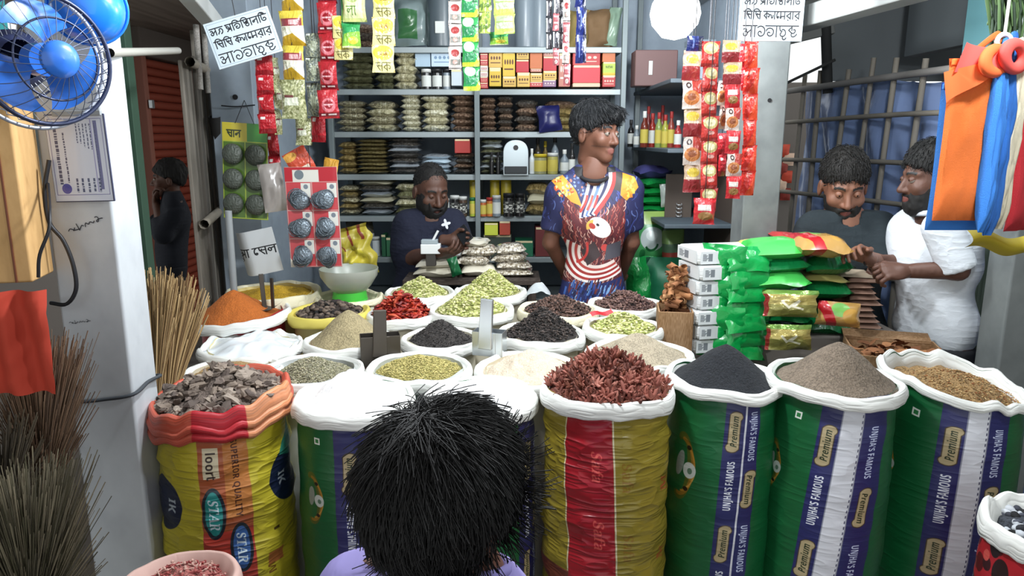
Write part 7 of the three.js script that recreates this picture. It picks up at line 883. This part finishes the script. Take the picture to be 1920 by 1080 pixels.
{ const D = 3.68, base = at(800, 560, D).setY(0.2), j = { neck: at(808, 398, D), shL: at(764, 425, D), shR: at(846, 420, D + 0.02), elL: at(772, 484, D - 0.06), elR: at(872, 476, D - 0.1), wrL: at(818, 474, D - 0.26), wrR: at(842, 450, D - 0.25), pelvis: at(796, 560, D + 0.02) };
  for (const [k, sx] of [['L', -0.1], ['R', 0.1]]) { j['knee' + k] = j.pelvis.clone().add(new THREE.Vector3(sx, -0.02, 0.12)); j['foot' + k] = new THREE.Vector3(j.pelvis.x + sx, 0.27, j.pelvis.z + 0.12); }
  person({ label: 'bearded man in a dark navy t-shirt sitting behind the counter with a phone', base, yaw: 0.15, head: at(809, 358, D), headS: 1.06, headYaw: 0.5, pitch: 0.3, skin: '#55382c', hairVol: 0.002, hairNoise: 0.001, strands: 1200, strandLen: 0.007, lift: 0.5, hairline: [0.09, -0.04], hairCol: '#131110', lip: '#4c2c28', beard: { vol: 0.016, len: 0.06 }, j, bulk: 1.0, lid: 0.8, handL: { curl: 0.55, dir: [0.8, 0.1, 0.4], palm: [0, 0.8, -0.5], thumb: 1 }, handR: { curl: 0.6, dir: [0.75, 0.0, 0.3], palm: [-0.2, 0.2, 1], thumb: 1 },
    shirt: { mat: plainCloth('#12172c'), sleeve: 0.78, hem: -0.02, ease: 0.02, sg: 0.014 }, trousers: '#1c1e26' });
  const m = mpp(440, 3.4); const ph = thing('phone', 'dark phone held by the seated bearded man', 'phone', at(870, 440, 3.38)); ph.rotation.set(-0.75, -0.5, 0.5); part(ph, 'phone_body', box(0.06, 0.11, 0.009, 0.004), M('#141518', 0.4)); part(ph, 'screen', box(0.053, 0.1, 0.002, 0.001), M('#1c2023', 0.2), [0, 0, -0.005]);
  solo('shirt_badge', (() => { const sh = new THREE.Shape(); for (let i = 0; i < 40; i++) { const t = i / 40 * 6.283, r = 0.018 + 0.008 * Math.cos(4 * t); i ? sh.lineTo(Math.cos(t) * r, Math.sin(t) * r) : sh.moveTo(Math.cos(t) * r, Math.sin(t) * r); } return new THREE.ExtrudeGeometry(sh, { depth: 0.002, bevelEnabled: false }); })(), M('#c9ccd2', 0.7), 'small white leaf-like badge on the chest of the navy t-shirt', 'badge', at(836, 420, 3.555), [-0.2, 0.5, 0.3]);
  const st = thing('stool', 'wooden stool under the seated bearded man', 'stool', base.clone()); const py = j.pelvis.y - 0.2 - 0.12; part(st, 'seat', cyl(0.16, 0.16, 0.03, 24), mDarkWood, [j.pelvis.x - base.x, py, j.pelvis.z - base.z]); for (let i = 0; i < 4; i++) { const a = i * 1.571 + 0.78; part(st, 'leg', bar([j.pelvis.x - base.x + Math.cos(a) * 0.11, py, j.pelvis.z - base.z + Math.sin(a) * 0.11], [j.pelvis.x - base.x + Math.cos(a) * 0.15, 0, j.pelvis.z - base.z + Math.sin(a) * 0.15], 0.016), mDarkWood); } }
{ const D = 3.0, base = at(1588, 640, D).setY(0), j = { neck: at(1584, 402, D), shL: at(1524, 434, D), shR: at(1646, 434, D), elL: at(1515, 520, D - 0.05), elR: at(1660, 498, D - 0.1), wrL: at(1560, 540, D - 0.12), wrR: at(1624, 482, D - 0.28), pelvis: at(1588, 640, D) };
  person({ label: 'bearded man in a dark green-black v-neck t-shirt in the lane, looking down at the packs', base, head: at(1582, 350, D), headS: 1.1, headYaw: -0.2, pitch: 0.36, roll: 0.02, skin: '#7a523f', hairVol: 0.009, hairNoise: 0.003, hairTop: 0.012, strands: 2600, strandLen: 0.018, lift: 0.35, hairline: [0.06, -0.045], hairCol: '#15120f', beard: { vol: 0.007, len: 0.012 }, j, bulk: 1.0, lid: 0.9, handL: { curl: 0.5, dir: [0.8, -0.4, 0.3], palm: [0, 0, -1] }, handR: { curl: 0.6, dir: [-0.75, 0.35, 0.4], palm: [-0.1, -0.6, 0.7], thumb: -1 },
    shirt: { mat: plainCloth('#1c262b'), sleeve: 0.95, hem: -0.08, ease: 0.018, sg: 0.014 }, trousers: '#20262e' });
  const v = solo('bracelet', new THREE.TorusGeometry(0.03, 0.003, 6, 20), M('#18181a', 0.6), 'dark cord bracelet on the wrist of the man reaching for the packs', 'bracelet', j.wrR, [0, 0.9, 0.3]); }
{ const D = 2.75, base = at(1750, 640, D).setY(0), j = { neck: at(1752, 388, D), shL: at(1742, 428, D + 0.17), shR: at(1766, 428, D - 0.17), elL: at(1722, 505, D + 0.16), elR: at(1796, 506, D - 0.2), wrL: at(1672, 490, D + 0.06), wrR: at(1700, 508, D - 0.16), pelvis: at(1754, 600, D) };
  person({ label: 'man in an untucked white shirt with rolled sleeves, side-on beside the bright bags', base, yaw: -1.2, head: at(1742, 335, D), headS: 1.02, headYaw: -1.6, pitch: 0.08, skin: '#5a3b2e', hairVol: 0.014, hairNoise: 0.003, hairTop: 0.01, strands: 2000, strandLen: 0.018, lift: 0.35, lid: 0.4, hairline: [0.062, -0.05], hairCol: '#121110', beard: { vol: 0.004, len: 0.004 }, j, bulk: 0.9, flat: 1.3, handL: { curl: 0.9, dir: [-0.9, -0.1, 0.1], palm: [0, -0.5, 0.8] }, handR: { curl: 1.0, dir: [-1, 0.02, 0.1], palm: [0, -0.7, -0.6], thumb: 1 },
    shirt: { name: 'white_shirt', mat: plainCloth('#d8dee4'), sleeve: 1.0, hem: -0.13, ease: 0.018, sg: 0.012, flare: 0.05, collar: 0.011, collarMat: M('#d8dee4', 0.85) }, trousers: '#2a2c30' }); }
{ const D = 5.4, base = at(318, 600, D).setY(0), j = { neck: at(320, 362, D), shL: at(318, 380, D + 0.15), shR: at(330, 380, D - 0.15), elL: at(300, 432, D + 0.12), elR: at(306, 440, D - 0.2), wrL: at(296, 384, D), wrR: at(292, 380, D - 0.12), pelvis: at(322, 488, D) };
  person({ label: 'person in dark clothes, hand raised to the mouth, deep in the left lane', base, yaw: -1.1, head: at(314, 336, D), headS: 1.05, headYaw: -1.2, skin: '#5a3a2c', hairVol: 0.022, hairNoise: 0.01, hairCol: '#14110f', j, bulk: 1.05, handL: { curl: 0.8, dir: [-0.1, 1, 0.1], palm: [0.8, 0, 0] }, handR: { curl: 0.8, dir: [0.1, 1, 0], palm: [0.8, 0, 0] }, shirt: { name: 'dark_shirt', mat: plainCloth('#171a24'), sleeve: 1.5, hem: -0.08, ease: 0.02, sg: 0.01 }, trousers: '#1a1c24' }); }
{ const D = 0.87, base = at(852, 1200, D + 0.02).setY(0), j = { neck: at(868, 1076, D), shL: at(684, 1122, D), shR: at(1050, 1270, D), elL: at(630, 1500, D), elR: at(1075, 1500, D), wrL: at(640, 1800, D - 0.05), wrR: at(1060, 1800, D - 0.05), pelvis: at(852, 1800, D) };
  person({ label: 'black-haired person seen from behind in a lilac shirt, nearest the camera', base, head: at(842, 938, D), headS: 0.94, headYaw: Math.PI - 0.55, yaw: Math.PI, pitch: 0.0, roll: 0.06, skin: '#6a4434', hairVol: 0.016, hairNoise: 0.002, hairTop: 0.006, strands: 14000, strandLen: 0.06, lift: 0.03, thin: 0.0007, crown: [0.01, 0.13, -0.05], hairline: [0.05, -0.105], hairCol: '#0c0b0c', hairRough: 0.6, eyes: true, j: { ...j, shL: j.shR, shR: j.shL, elL: j.elR, elR: j.elL, wrL: j.wrR, wrR: j.wrL }, bulk: 0.85, handL: { curl: 0.4, dir: [0, -1, 0], palm: [-1, 0, 0] }, handR: { curl: 0.4, dir: [0, -1, 0], palm: [1, 0, 0] },
    shirt: { mat: plainCloth('#8f86c0'), sleeve: 0.7, hem: -0.05, ease: 0.018, sg: 0.01, collar: 0.008, collarMat: M('#8078b4', 0.85) }, trousers: '#22242c' }); }

// ---------------------------------------------------------------- right edge: cloth shopping bags hung in a bunch
{
  const mk = (px0, px1, py0, py1, D, col, label, o = {}) => { const m = mpp((py0 + py1) / 2, D), w = (px1 - px0) * m, h = (py1 - py0) * m, t = thing('shopping_bag', label, 'bag', at((px0 + px1) / 2, (py0 + py1) / 2, D), o.ry ?? 0); t.rotation.z = o.rz ?? 0; const mat = M(col, 0.85, { bumpMap: rep(speckBump, 4, 6), bumpScale: 0.0012 });
    part(t, 'bag_body', pillow(w, h, o.t ?? 0.02, { nx: 14, ny: 18, p: 6, crimp: 0.02, wr: 0.25, edge: 0.012, seed: px0 }), mat);
    part(t, 'hem', box(w * 0.98, 0.012, 0.006, 0.002), M(o.hem ?? col, 0.85), [0, h / 2 - 0.008, 0.004]); part(t, 'handle', tube([[-w * 0.25, h / 2 - 0.01, 0.004], [-w * 0.1 + (o.hx ?? 0) * 0.5, h / 2 + 0.03, 0], [(o.hx ?? 0.02), h / 2 + 0.05, -0.01], [w * 0.25, h / 2 - 0.01, 0.004]], 0.006, 18, 6), mat); return t; };
  mk(1749, 1858, 160, 432, 1.56, '#3f8be6', 'light blue cloth bag hanging at the back of the bright bunch', { t: 0.025 });
  mk(1764, 1856, 116, 414, 1.52, '#f07a34', 'large orange cloth bag at the front of the bright bunch', { t: 0.022, hx: 0.05 });
  mk(1846, 1872, 128, 436, 1.5, '#3a86e0', 'narrow folded blue cloth bag right of the orange one', { t: 0.03, ry: 0.5 });
  mk(1858, 1888, 116, 442, 1.52, '#2f74cc', 'darker blue folded cloth bag behind the cream one', { t: 0.03, ry: 0.5 });
  mk(1876, 1902, 126, 430, 1.53, '#e6dcc0', 'cream folded cloth bag between the blue and red ones', { t: 0.03, ry: 0.5 });
  mk(1895, 1960, 120, 434, 1.54, '#b8252e', 'red cloth bag at the right edge of the bright bunch', { t: 0.03, ry: 0.4 });
  const m = mpp(110, 1.5); const kn = (px, py, col, label, r, rot) => { const o = thing('bag_knot', label, 'bag handle', at(px, py, 1.49)); o.rotation.z = rot; part(o, 'loop', placed(new THREE.TorusGeometry(26 * m, 13 * m, 10, 24), [0, 0, 0], [0, 0.5, 0], [1.25, 0.8, 0.7]), M(col, 0.85)); part(o, 'tail', sheet(8, 8, (u, v) => [-0.01 - u * 0.09, -0.012 - 0.02 * u + (v - 0.5) * 0.03 * (1 + u), 0.01 * Math.sin(u * 6)]), M(col, 0.85)); return o; };
  kn(1866, 114, '#ee6a34', 'orange looped bag handles gathered at the hook', 1, 0.2); kn(1902, 106, '#e2564e', 'salmon red looped bag handles at the top right of the bunch', 1, -0.3);
  const h = thing('hanging_hook', 'small white hook and cord above the bright cloth bags', 'hook', at(1882, 78, 1.52)); part(h, 'hook_ring', placed(new THREE.TorusGeometry(0.014, 0.005, 8, 18), [0, 0, 0]), M('#dcdcd8', 0.4)); part(h, 'cord', bar([0, 0.012, 0], [0, 0.75, 0], 0.003), M('#c8c8c0', 0.6));
  solo('bamboo_stick', bar(at(1828, 124, 1.6), at(1900, 108, 1.55), 0.006, 8), M('#a8967a', 0.8), 'thin bamboo stick poking out behind the orange bag', 'stick');
  { const D = 1.62, mm = mpp(446, D); const g = sheet(20, 10, (u, v) => [(u - 0.5) * 150 * mm, (v - 0.5) * 34 * mm + 0.008 * Math.sin(u * 9) - 0.02 * u, 0.03 * Math.sin(v * 3)]); solo('yellow_cloth', g, M('#a8961e', 0.7), 'folded dull yellow cloth under the bright bags', 'cloth', at(1884, 448, D)); }
  const r = rng(55), D = 1.9; { const gs = [[], []]; for (let i = 0; i < 60; i++) { const px = 1846 + r() * 84, p0 = at(px, -30 + r() * 20, D + r() * 0.1), p1 = at(px - 6 + r() * 20, 40 + r() * 50, D + r() * 0.1); gs[i % 2].push(tube([p0, p0.clone().lerp(p1, 0.5).add(new THREE.Vector3((r() - 0.5) * 0.02, 0, 0.01)), p1], 0.004, 6, 4)); } const o = thing('green_strands', 'bunch of hanging green strands at the top right corner', 'strands', [0, 0, 0]); part(o, 'strand', merged(gs[0]), M('#5d7a4a', 0.7)).userData.kind = 'stuff'; part(o, 'strand', merged(gs[1]), M('#3d4f3c', 0.7)).userData.kind = 'stuff'; }
  // far end of the right lane
  { const p = at(1466, 320, 5.92); const mm = [M('#c8442a', 0.6), M('#d8b8a0', 0.6), M('#8a2a1e', 0.6)]; for (let i = 0; i < 6; i++) { const q = solo('hanging_packet', pillow(0.1, 0.1, 0.03, { seed: 100 + i }), mm[i % 3], `${['orange', 'pale', 'dark red'][i % 3]} packet hung ${['highest', 'second highest', 'third', 'fourth', 'fifth', 'lowest'][i]} in the gap right of the pillar`, 'packet', [p.x + (i % 2) * 0.05, p.y + 0.16 - i * 0.07, p.z]); } }
  solo('dark_post', bar(at(1548, 40, 4.3), at(1552, 175, 4.3), 0.03, 8), M('#2f3030', 0.8), 'short dark post at the edge of the bright opening', 'post');
  solo('window_bar', bar(at(1470, 158, 4.3), at(1566, 112, 4.1), 0.008, 6), M('#3a3a38', 0.7), 'thin dark bar slanting under the bright opening', 'bar');
}

renderer.render(scene, camera);
